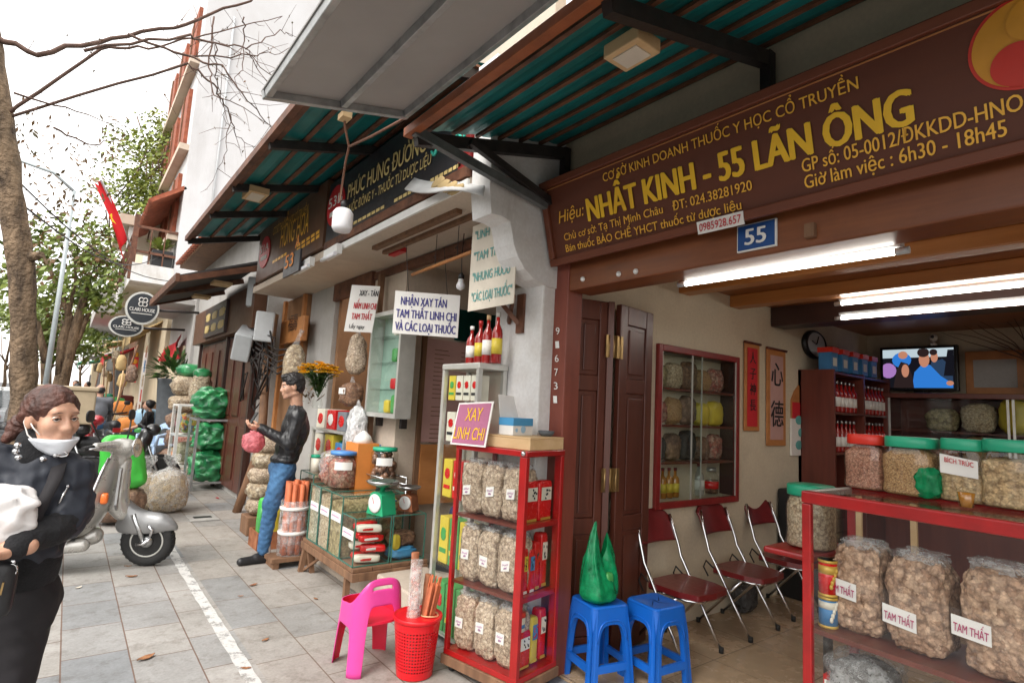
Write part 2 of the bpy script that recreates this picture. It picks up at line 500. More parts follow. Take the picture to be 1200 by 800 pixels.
woodm('joist_wood', (.36, .13, .03), (.5, .2, .05), .4, .3, (1, .07, 1), 12)
woodm('beam_dark', (.03, .012, .01), (.05, .02, .014), .4, .3, (1, .1, 1), 12)
woodm('old_wood', (.13, .065, .035), (.26, .14, .075), .7, 0, (1, 1, .15), 16, .6)
woodm('pale_wood', (.55, .36, .17), (.68, .48, .27), .55, .05, (1, .2, 1), 9)
woodm('orange_wood', (.42, .16, .045), (.55, .24, .08), .5, .1, (.2, 1, 1), 9, .3)
woodm('cab_wood', (.1, .02, .012), (.16, .035, .02), .35, .3, (1, 1, .1), 12)
M('red_paint', (.34, .009, .009), .34, 0, .2, 8, .08, 30, coat=.25)
M('dark_red_paint', (.22, .015, .014), .4, 0, .2, 8, .08, 30, coat=.3)
M('gold_letter', (.95, .5, .06), .4, .15, .08, 8)
M('yellow_letter', (.98, .56, .03), .4, .1, .08, 8)
M('pale_gold', (.66, .5, .2), .45, 0, .08, 8)
M('white_paint', (.76, .75, .72), .5, 0, .07, 8, .05)
M('off_white', (.66, .6, .5), .6, 0, .08, 5, .05)
M('paper', (.78, .76, .72), .7, 0, .05, 8)
M('pink_paper', (.5, .3, .27), .75, 0, .08, 5)
M('ink_blue', (.035, .03, .2), .6, 0, .05)
M('ink_teal', (.12, .38, .36), .6, 0, .08)
M('ink_black', (.015, .015, .018), .6, 0, .1)
M('ink_red', (.5, .02, .03), .6, 0, .1)
M('ink_magenta', (.42, .02, .12), .6, 0, .1)
M('ink_violet', (.5, .2, .45), .6, 0, .1)
M('plate_blue', (.012, .07, .25), .3, .1, .1, 8, coat=.3)
M('red_tag', (.55, .02, .025), .45, 0, .1)
M('logo_red', (.62, .03, .015), .4, 0, .06)
M('logo_yellow', (.68, .3, .02), .4, 0, .08)
M('black_board', (.022, .02, .024), .4, 0, .2)
M('script_green', (.05, .5, .38), .45, 0, .1)
M('brown_board', (.12, .055, .03), .45, .1, .12, 3)
M('purple_card', (.42, .14, .24), .5, 0, .06)
plaster('white_wall', (.74, .74, .73), (.4, .33, .26), .75, 1.1)
plaster('inner_wall', (.64, .56, .42), (.34, .27, .19), .45, .8, False)
plaster('grey_wall', (.44, .43, .41), (.26, .23, .2), .5, 1.4)
plaster('slab_concrete', (.6, .5, .4), (.36, .29, .23), .45, 1.2, False)
plaster('tall_wall', (.62, .62, .63), (.43, .41, .39), .5, .4)
plaster('cream_wall', (.66, .56, .4), (.4, .32, .22), .5, 1.0)
plaster('brown_wall', (.33, .17, .08), (.14, .075, .04), .7, 1.6)
plaster('step_concrete', (.52, .44, .36), (.27, .2, .15), .6, 2.0)
plaster('house_grey', (.5, .48, .46), (.3, .28, .26), .4, .5)
M('tile_roof', (.28, .075, .035), .75, 0, .4, 6, .3, 30)
M('black', (.012, .012, .013), .45, 0, .2)
M('black_rubber', (.018, .018, .018), .75, 0, .25, 10, .3, 60)
M('chrome', (.62, .62, .63), .15, 1, .05)
M('steel_bright', (.55, .56, .56), .28, 1, .12)
M('brass', (.4, .27, .12), .4, .9, .3, 14)
M('alu', (.62, .62, .58), .38, .55, .1, 8)
M('maroon_vinyl', (.16, .012, .014), .32, 0, .15, 10, .08, 60, coat=.25)
M('blue_plastic', (.008, .12, .52), .3, 0, .07, 6, .04, 30, sub=.02)
M('pink_plastic', (.75, .06, .32), .35, 0, .08, 4, .04, 30)
M('pink_shaded', (.7, .02, .06), .4, 0, .06, 4)  # redder copy of the pink plastic, for its shadowed translucent inside
M('red_plastic', (.62, .008, .015), .3, 0, .08, 6)
M('pale_blue_plastic', (.4, .55, .75), .4, 0, .05, 6)
M('lid_green', (.02, .36, .2), .35, 0, .08)
M('lid_red', (.62, .03, .015), .35, 0, .08)
M('lid_blue', (.08, .25, .6), .35, 0, .08)
M('scale_green', (.02, .35, .16), .4, 0, .08, coat=.3)
M('orange_card', (.7, .24, .05), .6, 0, .08)
M('pack_red', (.6, .012, .012), .25, 0, .1, 10, .15, 14, coat=.4)
M('pack_gold', (.6, .38, .07), .35, .2, .1)
M('pack_yellow', (.65, .5, .05), .4, 0, .1)
M('pack_green', (.06, .32, .08), .4, 0, .15)
M('pack_cream', (.7, .66, .55), .4, 0, .08)
M('pack_blue', (.05, .2, .42), .4, 0, .15)
M('mask_box_blue', (.07, .3, .55), .45, 0, .08)
M('pale_blue', (.35, .55, .72), .5, 0, .08)
M('cinnamon', (.3, .09, .035), .7, 0, .35, 12, .4, 40, c2=(.42, .16, .07))
M('cinnamon_roll', (.5, .13, .05), .65, 0, .3, 9, .3, 40)
M('wine_red', (.3, .012, .01), .12, 0, .2, 5, coat=.6)
M('amber', (.42, .17, .02), .12, 0, .2, 5, coat=.6)
M('oil_yellow', (.5, .34, .04), .15, 0, .2, 5, coat=.6)
M('bottle_clear', (.4, .38, .34), .15, 0, .2, 5, coat=.6)
M('macadamia', (.2, .1, .06), .35, 0, .35, 8, .1, 30, coat=.3)
herb('herb_tamthat', [(.3, .17, .1), (.5, .32, .21), (.64, .45, .31), (.4, .24, .15)], 38, .8)
herb('herb_grey', [(.48, .38, .27), (.64, .53, .4), (.4, .3, .21), (.7, .6, .47)], 62, .8)
herb('herb_cream', [(.62, .5, .34), (.7, .6, .44), (.55, .42, .27)], 60)
herb('herb_green', [(.46, .46, .32), (.6, .58, .44), (.38, .38, .25), (.7, .66, .52)], 48, .2)
herb('herb_olive', [(.34, .28, .13), (.52, .44, .25), (.42, .34, .18)], 26, .3)
herb('herb_red', [(.4, .08, .06), (.52, .2, .15), (.6, .42, .34), (.35, .12, .08)], 40)
herb('herb_brown', [(.22, .11, .06), (.32, .18, .1), (.16, .08, .05)], 45)
herb('herb_dark', [(.02, .018, .016), (.06, .05, .045), (.035, .03, .028)], 30)
herb('seed_pink', [(.45, .2, .13), (.58, .32, .22), (.36, .14, .09)], 120, .25)
herb('seed_tan', [(.5, .29, .12), (.6, .39, .19), (.42, .22, .09)], 150, .25)
herb('strips_tan', [(.62, .42, .22), (.7, .53, .31), (.52, .34, .17)], 50, .2)
herb('roll_pink', [(.55, .3, .22), (.68, .5, .42), (.5, .25, .17)], 22, .7)
M('sack_green', (.008, .2, .09), .3, 0, .5, 6, 1.0, 11, coat=.5, c2=(.06, .42, .14))
herb('sack_herb', [(.48, .38, .25), (.62, .53, .37), (.4, .3, .19), (.7, .64, .5)], 30, .9)
herb('sack_brown', [(.25, .15, .1), (.34, .22, .15), (.2, .12, .08)], 20, .5)
herb('packs_mixed', [(.6, .05, .05), (.65, .5, .08), (.1, .35, .12), (.7, .65, .55), (.15, .25, .5)], 16, .3, .5)
glass('pane', (.985, .995, .99), .08); glass('jar_glass', (.96, .97, .96), .25); glass('dark_pane', (.93, .96, .95), .1)
glass('front_pane', (.985, .99, .988), .22); glass('teal_pane', (.15, .5, .5), .2)
film('bag_green', (.012, .36, .14), .55, .12, .3, 14); film('bag_clear', (.8, .8, .79), .26, .1); film('bag_pink', (.75, .22, .25), .7)
film('bag_white', (.8, .8, .8), .8); film('bag_dark', (.12, .12, .12), .55, .12)
M('bag_bright_green', (.06, .5, .06), .4, 0, .15, 3, .3, 7)
M('white_plastic_bag', (.74, .72, .71), .35, 0, .15, 5, .8, 9, coat=.2)
M('skin', (.52, .29, .195), .52, 0, .16, 30, .14, 170, sub=.1)
M('skin_far', (.5, .28, .2), .6, 0, .08)
M('lips', (.4, .13, .11), .45, 0, .08)
M('eye_white', (.7, .68, .65), .2, 0, .02)
M('iris', (.02, .012, .01), .15, 0, .1)
M('hair_brown', (.03, .012, .008), .5, 0, .5, 26, .6, 110, stretch=(1, 1, .2), c2=(.12, .042, .027))
M('hair_black', (.012, .01, .01), .45, 0, .4, 30, .4, 90)
M('mask_fabric', (.7, .73, .78), .8, 0, .05, 12, .3, 30)
M('jacket_navy', (.018, .022, .033), .6, 0, .25, 6, .3, 12)
M('knit_black', (.01, .01, .012), .9, 0, .25, 20, .5, 160)
M('trouser_black', (.011, .009, .011), .8, 0, .2, 6, .25, 16)
M('leather_black', (.013, .013, .015), .42, 0, .3, 8, .35, 20)
M('denim', (.025, .09, .22), .9, 0, .4, 6, .4, 60, c2=(.075, .19, .36))
M('cloth_grey', (.16, .17, .19), .9, 0, .2)
M('cloth_navy', (.02, .03, .09), .9, 0, .2)
M('cloth_maroon', (.13, .025, .022), .9, 0, .2)
M('cloth_red', (.5, .03, .04), .9, 0, .2)
M('scooter_silver', (.5, .485, .45), .28, .45, .05, 5, coat=.5)
M('scooter_grey', (.3, .3, .3), .35, .5, .08, 5)
M('signal_orange', (.8, .16, .02), .25, 0, .05, coat=.5)
M('moto_black', (.022, .022, .024), .3, 0, .2, coat=.4)
M('moto_red', (.4, .02, .03), .3, 0, .1, coat=.4)
M('moto_pink', (.6, .25, .35), .3, 0, .1, coat=.4)
M('foam_tan', (.5, .4, .27), .7, 0, .1)
M('car_white', (.72, .72, .72), .25, 0, .03, coat=.5)
M('car_grey', (.2, .21, .22), .25, .3, .05, coat=.5)
M('car_glass', (.03, .04, .045), .1, 0, .1, coat=.5)
M('pole_paint', (.36, .4, .41), .5, .2, .1)
M('flag_red', (.62, .006, .012), .7, 0, .06)
M('flag_yellow', (.8, .6, .02), .7, 0, .04)
M('banner_red', (.55, .02, .03), .7, 0, .1)
M('round_black', (.02, .025, .032), .4, 0, .1)
M('tarp_tan', (.5, .36, .17), .8, 0, .25, 3, .2, 8)
M('tarp_grey', (.55, .55, .54), .75, 0, .15, 3, .2, 8)
M('tarp_green', (.04, .3, .17), .75, 0, .15)
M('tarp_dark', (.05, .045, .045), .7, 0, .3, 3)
M('leaf_a', (.085, .15, .025), .55, 0, .45, 2.5, c2=(.28, .36, .07), sub=0)
M('leaf_b', (.12, .2, .025), .5, 0, .4, 2.5, c2=(.34, .4, .07))
M('leaf_c', (.09, .1, .03), .6, 0, .5, 2.5, c2=(.22, .1, .04))
M('leaf_pot', (.02, .075, .015), .4, 0, .4, 5, c2=(.08, .17, .03))
M('bark', (.09, .058, .036), .9, 0, .5, 11, 1.0, 20, stretch=(1, 1, .3), c2=(.27, .185, .115))
for _n in MAT['bark'].node_tree.nodes:
 if _n.type == 'BUMP': _n.inputs['Distance'].default_value = .05
M('twig', (.1, .055, .04), .85, 0, .3, 8)
M('petal', (.85, .5, .02), .6, 0, .15, 10)
M('dry_leaf', (.28, .09, .04), .7, 0, .4, 30, c2=(.42, .2, .08))
M('pot_grey', (.09, .1, .11), .7, 0, .2, 8, .15)
M('dial', (.7, .7, .68), .4, 0, .03)
M('box_grey', (.5, .52, .53), .5, 0, .1, 6)
M('cable', (.16, .07, .04), .6, 0, .2)
M('bulb_white', (.78, .78, .8), .35, 0, .02, sub=.1)
M('tv_case', (.01, .01, .011), .3, 0, .1)
emis('tube_light', (1, .95, .86), 8.5); emis('tv_white', (.5, .6, .65), .4)
emis('tv_blue', (.02, .13, .42), .6); emis('tv_skin', (.42, .18, .11), .5); emis('tv_hair', (.02, .012, .012), .5); emis('tv_dark', (.008, .008, .012), .4)
emis('tv_navy', (.02, .04, .08), .5); emis('tv_mauve', (.3, .15, .4), .5)
M('pale_green', (.3, .46, .38), .5, 0, .12)
def crosshatch_floor():
 m, nt, N, L, P = nodes('floor_tile')
 co = coords(nt, False)
 b = N.new('ShaderNodeTexBrick'); b.offset = 0
 b.inputs['Scale'].default_value = 1; b.inputs['Brick Width'].default_value = .5; b.inputs['Row Height'].default_value = .5
 b.inputs['Mortar Size'].default_value = .004; b.inputs['Mortar'].default_value = (.2, .15, .1, 1)
 b.inputs['Color1'].default_value = (.43, .32, .21, 1); b.inputs['Color2'].default_value = (.47, .35, .24, 1)
 L.new(co, b.inputs['Vector'])
 f = noi(nt, co, 5, 6, .7)
 c = mix(nt, 1, b.outputs[0], ramp(nt, f, [(.3, (.8, .78, .74)), (.7, (1.1, 1.08, 1.05))]), 'MULTIPLY')
 L.new(c, P.inputs['Base Color']); P.inputs['Roughness'].default_value = .2
 rr = N.new('ShaderNodeMapRange'); rr.inputs[3].default_value = .12; rr.inputs[4].default_value = .4
 L.new(f, rr.inputs[0]); L.new(rr.outputs[0], P.inputs['Roughness'])
crosshatch_floor()
def paving(name, bw, rh, c1, c2, mort, off=.37, ofy=0, tint=.9):
 """stone flags: rows run along the street"""
 m, nt, N, L, P = nodes(name)
 co = coords(nt, False)
 mp = N.new('ShaderNodeMapping'); mp.inputs['Rotation'].default_value = (0, 0, R(90)); mp.inputs['Location'].default_value = (0, ofy, 0)
 L.new(co, mp.inputs['Vector'])
 wob = N.new('ShaderNodeTexNoise'); wob.inputs['Scale'].default_value = 7
 L.new(mp.outputs[0], wob.inputs['Vector'])
 ma = N.new('ShaderNodeVectorMath'); ma.operation = 'MULTIPLY_ADD'; ma.inputs[1].default_value = (.003,)*3
 L.new(wob.outputs['Color'], ma.inputs[0]); L.new(mp.outputs[0], ma.inputs[2])
 b = N.new('ShaderNodeTexBrick'); b.offset = off; b.offset_frequency = 2; b.squash = 1
 b.inputs['Scale'].default_value = 1; b.inputs['Brick Width'].default_value = bw; b.inputs['Row Height'].default_value = rh
 b.inputs['Mortar Size'].default_value = .0045; b.inputs['Mortar Smooth'].default_value = .3; b.inputs['Bias'].default_value = -.3
 b.inputs['Mortar'].default_value = (*mort, 1)
 b.inputs['Color1'].default_value = (*c1, 1); b.inputs['Color2'].default_value = (*c2, 1)
 L.new(ma.outputs[0], b.inputs['Vector'])
 f = noi(nt, co, 2.2, 8, .7)
 g = noi(nt, co, 60, 4, .7)
 s2 = noi(nt, co, 9, 6, .75)
 c = mix(nt, .85, b.outputs[0], ramp(nt, f, [(.3, (.66, .62, .57)), (.7, (1.14, 1.1, 1.06))]), 'MULTIPLY')
 c = mix(nt, .8, c, ramp(nt, g, [(.3, (.82, .82, .82)), (.7, (1.12, 1.12, 1.12))]), 'MULTIPLY')
 c = mix(nt, .8, c, ramp(nt, s2, [(.52, (1, 1, 1)), (.7, (.58, .54, .5))]), 'MULTIPLY')
 L.new(c, P.inputs['Base Color']); P.inputs['Roughness'].default_value = .72
 h = mix(nt, .25, b.outputs['Fac'], g)
 L.new(bump(nt, h, -.35, .006), P.inputs['Normal'])
paving('paving', .5, .318, (.37, .365, .355), (.2, .23, .265), (.17, .11, .085), .37, .03)
paving('paving_near', .6, .325, (.36, .345, .325), (.21, .24, .27), (.19, .14, .11), .45, .12)
M('asphalt', (.06, .06, .062), .85, 0, .25, 4, .5, 90)
M('kerb_stone', (.33, .32, .3), .8, 0, .2, 5, .3, 40)
def worn_paint():
 m = bpy.data.materials.new('worn_paint'); m.use_nodes = True; MAT['worn_paint'] = m
 nt = m.node_tree; N, L = nt.nodes, nt.links; P = N['Principled BSDF']; o = N['Material Output']
 co = coords(nt, False)
 P.inputs['Base Color'].default_value = (.58, .57, .55, 1); P.inputs['Roughness'].default_value = .7
 f = ramp(nt, noi(nt, co, 9, 8, .75), [(.34, (0, 0, 0)), (.5, (1, 1, 1))])
 t = N.new('ShaderNodeBsdfTransparent'); mx = N.new('ShaderNodeMixShader')
 L.new(f, mx.inputs[0]); L.new(t.outputs[0], mx.inputs[1]); L.new(P.outputs[0], mx.inputs[2]); L.new(mx.outputs[0], o.inputs[0])
worn_paint()
# ================================================================ ground
g = MB(); g.box(-400, 400, -300, 700, -.6, -.14); struct(g.build('ground', 'asphalt'))
g = MB(); g.box(-9.0, -.98, -60, 300, -.139, -.13); struct(g.build('road', 'asphalt'))
g = MB(); g.box(-.84, 1.04, -12, 150, -.13, 0); g.box(1.04, 2.46, -12, 150, -.13, .0, 1); struct(g.build('pavement', ['paving', 'paving_near']))
g = MB(); g.box(-.98, -.84, -12, 150, -.13, .004); struct(g.build('kerb', 'kerb_stone'))
g = MB(); g.box(-11.5, -9, -12, 150, -.13, 0); struct(g.build('far_pavement', 'paving'))
g = MB(); vs = []
for i in range(91): vs += [(.935+rnd.uniform(-.004, .004), -2+i*.1, .004), (1.008+rnd.uniform(-.004, .004), -2+i*.1, .004)]
g.add(vs, [(2*i, 2*i+1, 2*i+3, 2*i+2) for i in range(90)])
struct(g.build('painted_line', 'worn_paint'))
for px_, py_, s_, lab in ((171, 769, .055, 'curled orange dry leaf beside the white painted line at the bottom edge'), (154, 674, .045, 'flat tan dry leaf under the scooter wheel'), (92, 687, .03, 'pale scrap of litter on paving in front of the woman'),
                     (288, 781, .03, 'small brown dry leaf at the lower end of the white line'), (311, 748, .03, 'brown dry leaf beside the pink stool legs'), (282, 697, .022, 'tiny reddish leaf on grey flags before the glass boxes'),
                     (297, 684, .04, 'dark red dry leaf near the shoe of the man'), (150, 662, .03, 'small red dry leaf just behind the scooter tyre'), (370, 700, .025, 'tiny brown leaf near the wooden table leg'), (255, 583, .05, 'red scrap of wrapper on the pavement by the sacks')):
 p = at(px_, py_, Z=.012); m = MB()
 a = rnd.uniform(0, 6.3); pts = []
 for i in range(9):
  t = -1+i/4; wv = (1-t*t)*.45
  pts.append((t, wv, .25*abs(t)+.15*rnd.random()))
 vs = []
 for t, wv, z in pts:
  for sg in (-1, 0, 1):
   x, y = t*s_, sg*wv*s_
   vs.append((p.x+x*math.cos(a)-y*math.sin(a), p.y+x*math.sin(a)+y*math.cos(a), .006+z*s_*(.55 if sg else .15)))
 m.add(vs, [(i*3+j, i*3+j+1, i*3+j+4, i*3+j+3) for i in range(8) for j in (0, 1)], 0, True)
 o = m.build('dry_leaf' if 'leaf' in lab else 'litter_scrap', 'off_white' if 'pale' in lab else 'cloth_red' if 'wrapper' in lab else 'dry_leaf')
 tag(o, lab, 'leaf' if 'leaf' in lab else 'litter', 'dry leaves scattered on the pavement' if 'leaf' in lab else None)
m = MB(); p = at(237, 607, Z=0)
m.box(p.x-.16, p.x+.16, p.y-.2, p.y+.2, .004, .014); m.box(p.x-.1, p.x+.1, p.y-.05, p.y+.05, .0145, .018, 1)
tag(m.build('drain_cover', ['kerb_stone', 'black']), 'small concrete drain cover with a dark slot near the leaning pole', 'drain cover')
# ================================================================ the shop on the right
W = 2.70                       # inner face of its left wall
shop = thing('herb_shop_building', 'open fronted herb shop under the long brown sign, with wooden lintel and folding doors', 'shop', (2.45, W, 0))
m = MB(); m.box(2.47, 7.5, -3.3, W, -.1, .006); struct(m.build('shop_floor', 'floor_tile'))
HX0, HX1, HZ0, HZ1 = 3.462, 4.565, .845, 2.075      # niche for the wall cabinet
_a, _b = at(771, 400, Y=W-.004), at(863, 586, Y=W-.004); _c, _d = at(762, 598, Y=W-.004), at(863, 421, Y=W-.004)
HX0, HX1, HZ0, HZ1 = (_a.x+_c.x)/2+.01, (_b.x+_d.x)/2-.01, (_b.z+_c.z)/2+.01, (_a.z+_d.z)/2-.01
m = MB(); m.box(2.5, HX0, W, W+.3, .006, 3.4); m.box(HX1, 7.5, W, W+.3, .006, 3.4); m.box(HX0+.0005, HX1-.0005, W, W+.3, .006, HZ0); m.box(HX0+.0005, HX1-.0005, W, W+.3, HZ1, 3.4)
m.build('side_wall', 'inner_wall', shop)
m = MB(); m.box(7.4, 7.5, -3.3, W-.002, .006, 3.4); m.build('back_wall', 'inner_wall', shop)
m = MB(); m.box(2.5, 7.4, -3.4, -3.3, .006, 3.4); m.build('side_wall', 'inner_wall', shop)
m = MB(); m.box(2.6, 7.4, -3.3, W-.003, 2.62, 2.68)
m.build('ceiling_planks', 'ceiling_wood', shop)
for i, (x0, x1, zb) in enumerate(((2.98, 3.1, 2.52), (3.72, 3.86, 2.52), (4.45, 4.6, 2.52))):
 m = MB(); m.box(x0, x1, -3.3, W-.004, zb, 2.62); m.build('ceiling_joist', 'joist_wood', shop, .008)
m = MB(); m.box(5.15, 5.4, -3.3, W-.004, 2.44, 2.63); m.build('ceiling_beam', 'beam_dark', shop, .01)
m = MB(); m.box(2.42, 2.62, -3.3, W-.12, 2.3, 2.62); m.build('lintel', 'lintel_wood', shop, .01)
jl = at(646, 500, X=2.41)
m = MB(); m.box(2.41, 2.54, W-.13, W-.002, 0.0, 2.62)
jm = m.build('door_jamb', 'jamb_wood', shop, .006)
for i, ch in enumerate('916731'):
 m = MB()
 p = at(652-.6*i, 392+16*i, X=2.408)
 txt(m, ch, p, p+V((0, -.035, 0)), .045, (0, .15, 1), 0, 0, 0, .003, V((-1, 0, 0)))
 m.build('painted_numeral', 'white_paint', jm)
m = MB(); m.box(2.45, 2.62, -3.4, W-.003, 2.63, 6.4); m.build('upper_wall', 'cream_wall', shop)
def leaf(name, a, b, z0=.02, z1=2.29, th=.04, panels=True, face=-1):
 """a door leaf from plan point a to b, moulded panels on the side facing the camera"""
 a = V((*a, 0)); b = V((*b, 0)); d = (b-a).normalized(); n = V((d.y, -d.x, 0))
 if n.y > 0: n = -n
 L_ = (b-a).length
 m = MB()
 def bx(u0, u1, zz0, zz1, o0, o1, mi=0):
  q = [a+d*u0+n*o0, a+d*u1+n*o0, a+d*u1+n*o1, a+d*u0+n*o1]
  m.hexa([p+V((0, 0, zz0)) for p in q]+[p+V((0, 0, zz1)) for p in q], mi)
 st = .09 if L_ > .3 else .06
 bx(0, st, z0, z1, -th/2, th/2); bx(L_-st, L_, z0, z1, -th/2, th/2)
 rails = [(z0, z0+.14), (.78, .88), (1.69, 1.79), (z1-.13, z1)]
 for r0, r1 in rails: bx(st+.001, L_-st-.001, r0, r1, -th/2+.001, th/2-.001)
 for k in range(3):
  r0, r1 = rails[k][1]+.001, rails[k+1][0]-.001
  bx(st+.001, L_-st-.001, r0, r1, -.012, .008)
  bx(st+.03, L_-st-.03, r0+.03, r1-.03, .0085, .018)
 return m.build(name, 'door_wood', shop, .005)
lf0 = leaf('door_leaf', (2.545, W-.03), (2.80, W-.10))
lf1 = leaf('door_leaf', (2.80, W-.145), (2.865, W-.04), panels=False)
lf2 = leaf('door_leaf', (2.90, W-.12), (3.32, W-.06))
for z in (1.99, 1.12, .35):
 for x, y in ((2.795, W-.135), (2.84, W-.14), (2.885, W-.15)):
  m = MB(); m.tube([(x, y, z-.075), (x, y, z+.075)], .009, 8)
  m.box(x-.03, x-.006, y-.004, y+.002, z-.075, z+.075); m.box(x+.006, x+.03, y-.004, y+.002, z-.075, z+.075)
  m.build('hinge', 'brass', shop)
for px_, py_ in ((683, 327), (725, 321), (745, 318)):
 p = at(px_, py_, X=2.415); m = MB(); m.ball(p, .016, 10, 6); m.tube([p, p+V((.02, 0, 0))], .008); m.build('wire_insulator', 'white_paint', shop)
p = at(951, 271, X=2.415); m = MB(); m.box(2.39, 2.418, p.y-.02, p.y+.02, p.z-.03, p.z+.03); m.build('switch_plate', 'old_wood', shop)
pil = thing('masonry_pillar', 'white plastered pillar with a scrolled bracket between the brown signed shop and the glass box shop', 'pillar', (2.31, W, 0))
m = MB(); m.box(2.31, 2.5, W-.006, 3.2, 0, 2.36); m.build('shaft', 'white_wall', pil, .012)
pts = []
for px_, py_ in ((574, 219), (576, 250), (588, 253), (598, 259), (600, 270), (602, 285), (607, 300), (615, 315), (626, 327), (643, 336)):
 p = at(px_, py_, Y=W-.02); pts.append((p.x, p.z))
pts = [(2.44, 3.7), (pts[0][0]-.0, 3.7)]+pts+[(2.44, pts[-1][1])]
m = MB(); m.prism(pts, (0, W-.02, 0), (1, 0, 0), (0, 0, 1), (0, .2, 0)); m.build('scroll_bracket', 'white_wall', pil, .006)
BL = at(648, 313, X=2.35); TL = at(634, 216, Y=BL.y)
yR = -.75
SU = (TL-BL); SH = SU.length; SU.normalize()
SY = V((0, -1, 0)); SN = SY.cross(SU).normalized()
if SN.x > 0: SN = -SN
sign = thing('shop_sign', 'long dark brown shop sign with raised yellow lettering leaning out over the right hand shop', 'sign', (BL.x, (BL.y+yR)/2, BL.z))
m = MB(); LEN = BL.y-yR
m.slab([BL+SY*.03+SU*.03, BL+SY*(LEN-.03)+SU*.03, BL+SY*(LEN-.03)+SU*(SH-.03), BL+SY*.03+SU*(SH-.03)], -SN*.03)
m.build('board', 'sign_face', sign)
m = MB()
def fr(u0, u1, v0, v1):
 q = [BL+SY*u0+SU*v0, BL+SY*u1+SU*v0, BL+SY*u1+SU*v1, BL+SY*u0+SU*v1]
 m.slab([p-SN*.031 for p in q], SN*.055)
fr(0, LEN, 0, .045); fr(0, LEN, SH-.045, SH); fr(0, .045, .0455, SH-.0455); fr(LEN-.045, LEN, .0455, SH-.0455)
m.build('frame', 'sign_wood', sign, .006)
m = MB()
q = [BL+SY*.05+SU*(SH-.056), BL+SY*(LEN-.05)+SU*(SH-.056)]
m.slab([q[0], q[1], q[1]+SU*.005, q[0]+SU*.005], SN*.004); m.build('highlight_line', 'orange_wood', sign)  # thin orange strip stands in for a highlight along the frame
def sp(x, y): return onp(x, y, BL, SN)
m = MB()
def st_(s, a, b, cap, mi=0, bold=.0, shear=0):
 A, B = sp(*a), sp(*b)
 up = SU-(B-A).normalized()*SU.dot((B-A).normalized())
 up = SU
 txt(m, s, A, B, cap, up, mi, bold if bold else .013, shear, .006, SN)
st_('CƠ SỞ KINH DOANH THUỐC Y HỌC CỔ TRUYỀN', (708, 213.5), (1007, 104), .046)
st_('Hiệu:', (656, 262), (684.5, 252.3), .07, 0, .01, .25)
st_('NHẤT KINH - 55 LÃN ÔNG', (691, 259.3), (1071, 144.5), .128, 1, .036)
st_('Chủ cơ sở: Tạ Thị Minh Châu', (662.5, 282.3), (778, 249.6), .042)
st_('ĐT: 024.38281920', (789.5, 247), (882.5, 222.5), .045)
st_('Bán thuốc BÀO CHẾ YHCT thuốc từ dược liệu', (664.5, 295.3), (870, 245), .043)
st_('GP số: 05-0012/ĐKKDD-HNO', (941.5, 202.5), (1200, 128.5), .053)
st_('Giờ làm việc : 6h30 - 18h45', (944.5, 221.5), (1181, 159), .053)
m.build('lettering', ['gold_letter', 'yellow_letter'], sign)
c0 = sp(1202, 48); rad = (sp(1202, 104)-c0).dot(-SU)
m = MB()
def disc(r, off, mi, a0=0, a1=2*math.pi, n=48, cx=0, cy=0):
 vs = [c0+SY*(cx+r*math.cos(a0+(a1-a0)*i/n))+SU*(cy+r*math.sin(a0+(a1-a0)*i/n))+SN*off for i in range(n+1)]
 m.add(vs, [tuple(range(n+1))], mi)
disc(rad, .004, 0); disc(rad*.93, .006, 1)
disc(rad*.93, .008, 0, -math.pi*.62, math.pi*.38); disc(rad*.46, .010, 0, cx=-rad*.17, cy=-rad*.43); disc(rad*.46, .011, 1, cx=rad*.17, cy=rad*.43)
m.build('emblem', ['logo_red', 'logo_yellow'], sign)
a, b = sp(822, 272), sp(876, 259.5)
m = MB(); h = .06
a, b = a+SN*.027-SU*.012, b+SN*.027-SU*.012
m.slab([a, b, b+SU*h, a+SU*h], SN*.004); txt(m, '0985928.657', a+(b-a)*.05+SU*.012, a+(b-a)*.95+SU*.012, .036, SU, 1, .012, .1, .0075, SN)
o = thing('phone_number_tag', 'white paper strip with a red handwritten phone number under the brown sign', 'label', a)
m.build('strip', ['paper', 'ink_red'], o)
o = thing('house_number_plate', 'small blue enamel plate with white number 55 on the lintel', 'number plate', at(886, 296, X=2.41))
p0 = at(864, 297, X=2.41); p1 = at(910.5, 288, X=2.41); zt = at(864, 266, X=2.41).z
zb = (p0.z+p1.z)/2
m = MB(); m.box(2.405, 2.419, p1.y, p0.y, zb, zt); m.build('plate', 'white_paint', o, .003)
m = MB(); m.box(2.402, 2.4045, p1.y+.007, p0.y-.007, zb+.007, zt-.007); m.build('enamel', 'plate_blue', o)
wd = p0.y-p1.y; m = MB(); txt(m, '55', (2.4, p0.y-wd*.24, zb+.028), (2.4, p1.y+wd*.24, zb+.028), zt-zb-.056, (0, 0, 1), 0, .03, 0, .002, V((-1, 0, 0))); m.build('number', 'white_paint', o)
j0 = at(655, 170, Y=2.66); f0 = at(482, 150, Y=2.66)
sl_ = (j0.z-f0.z)/(j0.x-f0.x)
def az_(x): return f0.z+sl_*(x-f0.x)
aw = thing('sheet_awning', 'teal metal awning on rusty brown battens over the brown signed shop', 'awning', (f0.x, 1.0, f0.z))
YE = -1.8
m = MB(); prof = []
nx = 28
for i in range(nx+1):
 x = f0.x+(2.55-f0.x)*i/nx; k = (i % 4 in (1, 2))
 prof.append((x, az_(x)+(.022 if k else .012)))
vs = [(x, y, z) for x, z in prof for y in (2.70, YE)]+[(x, y, z+.004) for x, z in prof for y in (2.70, YE)]
fs = []
o2 = 2*(nx+1)
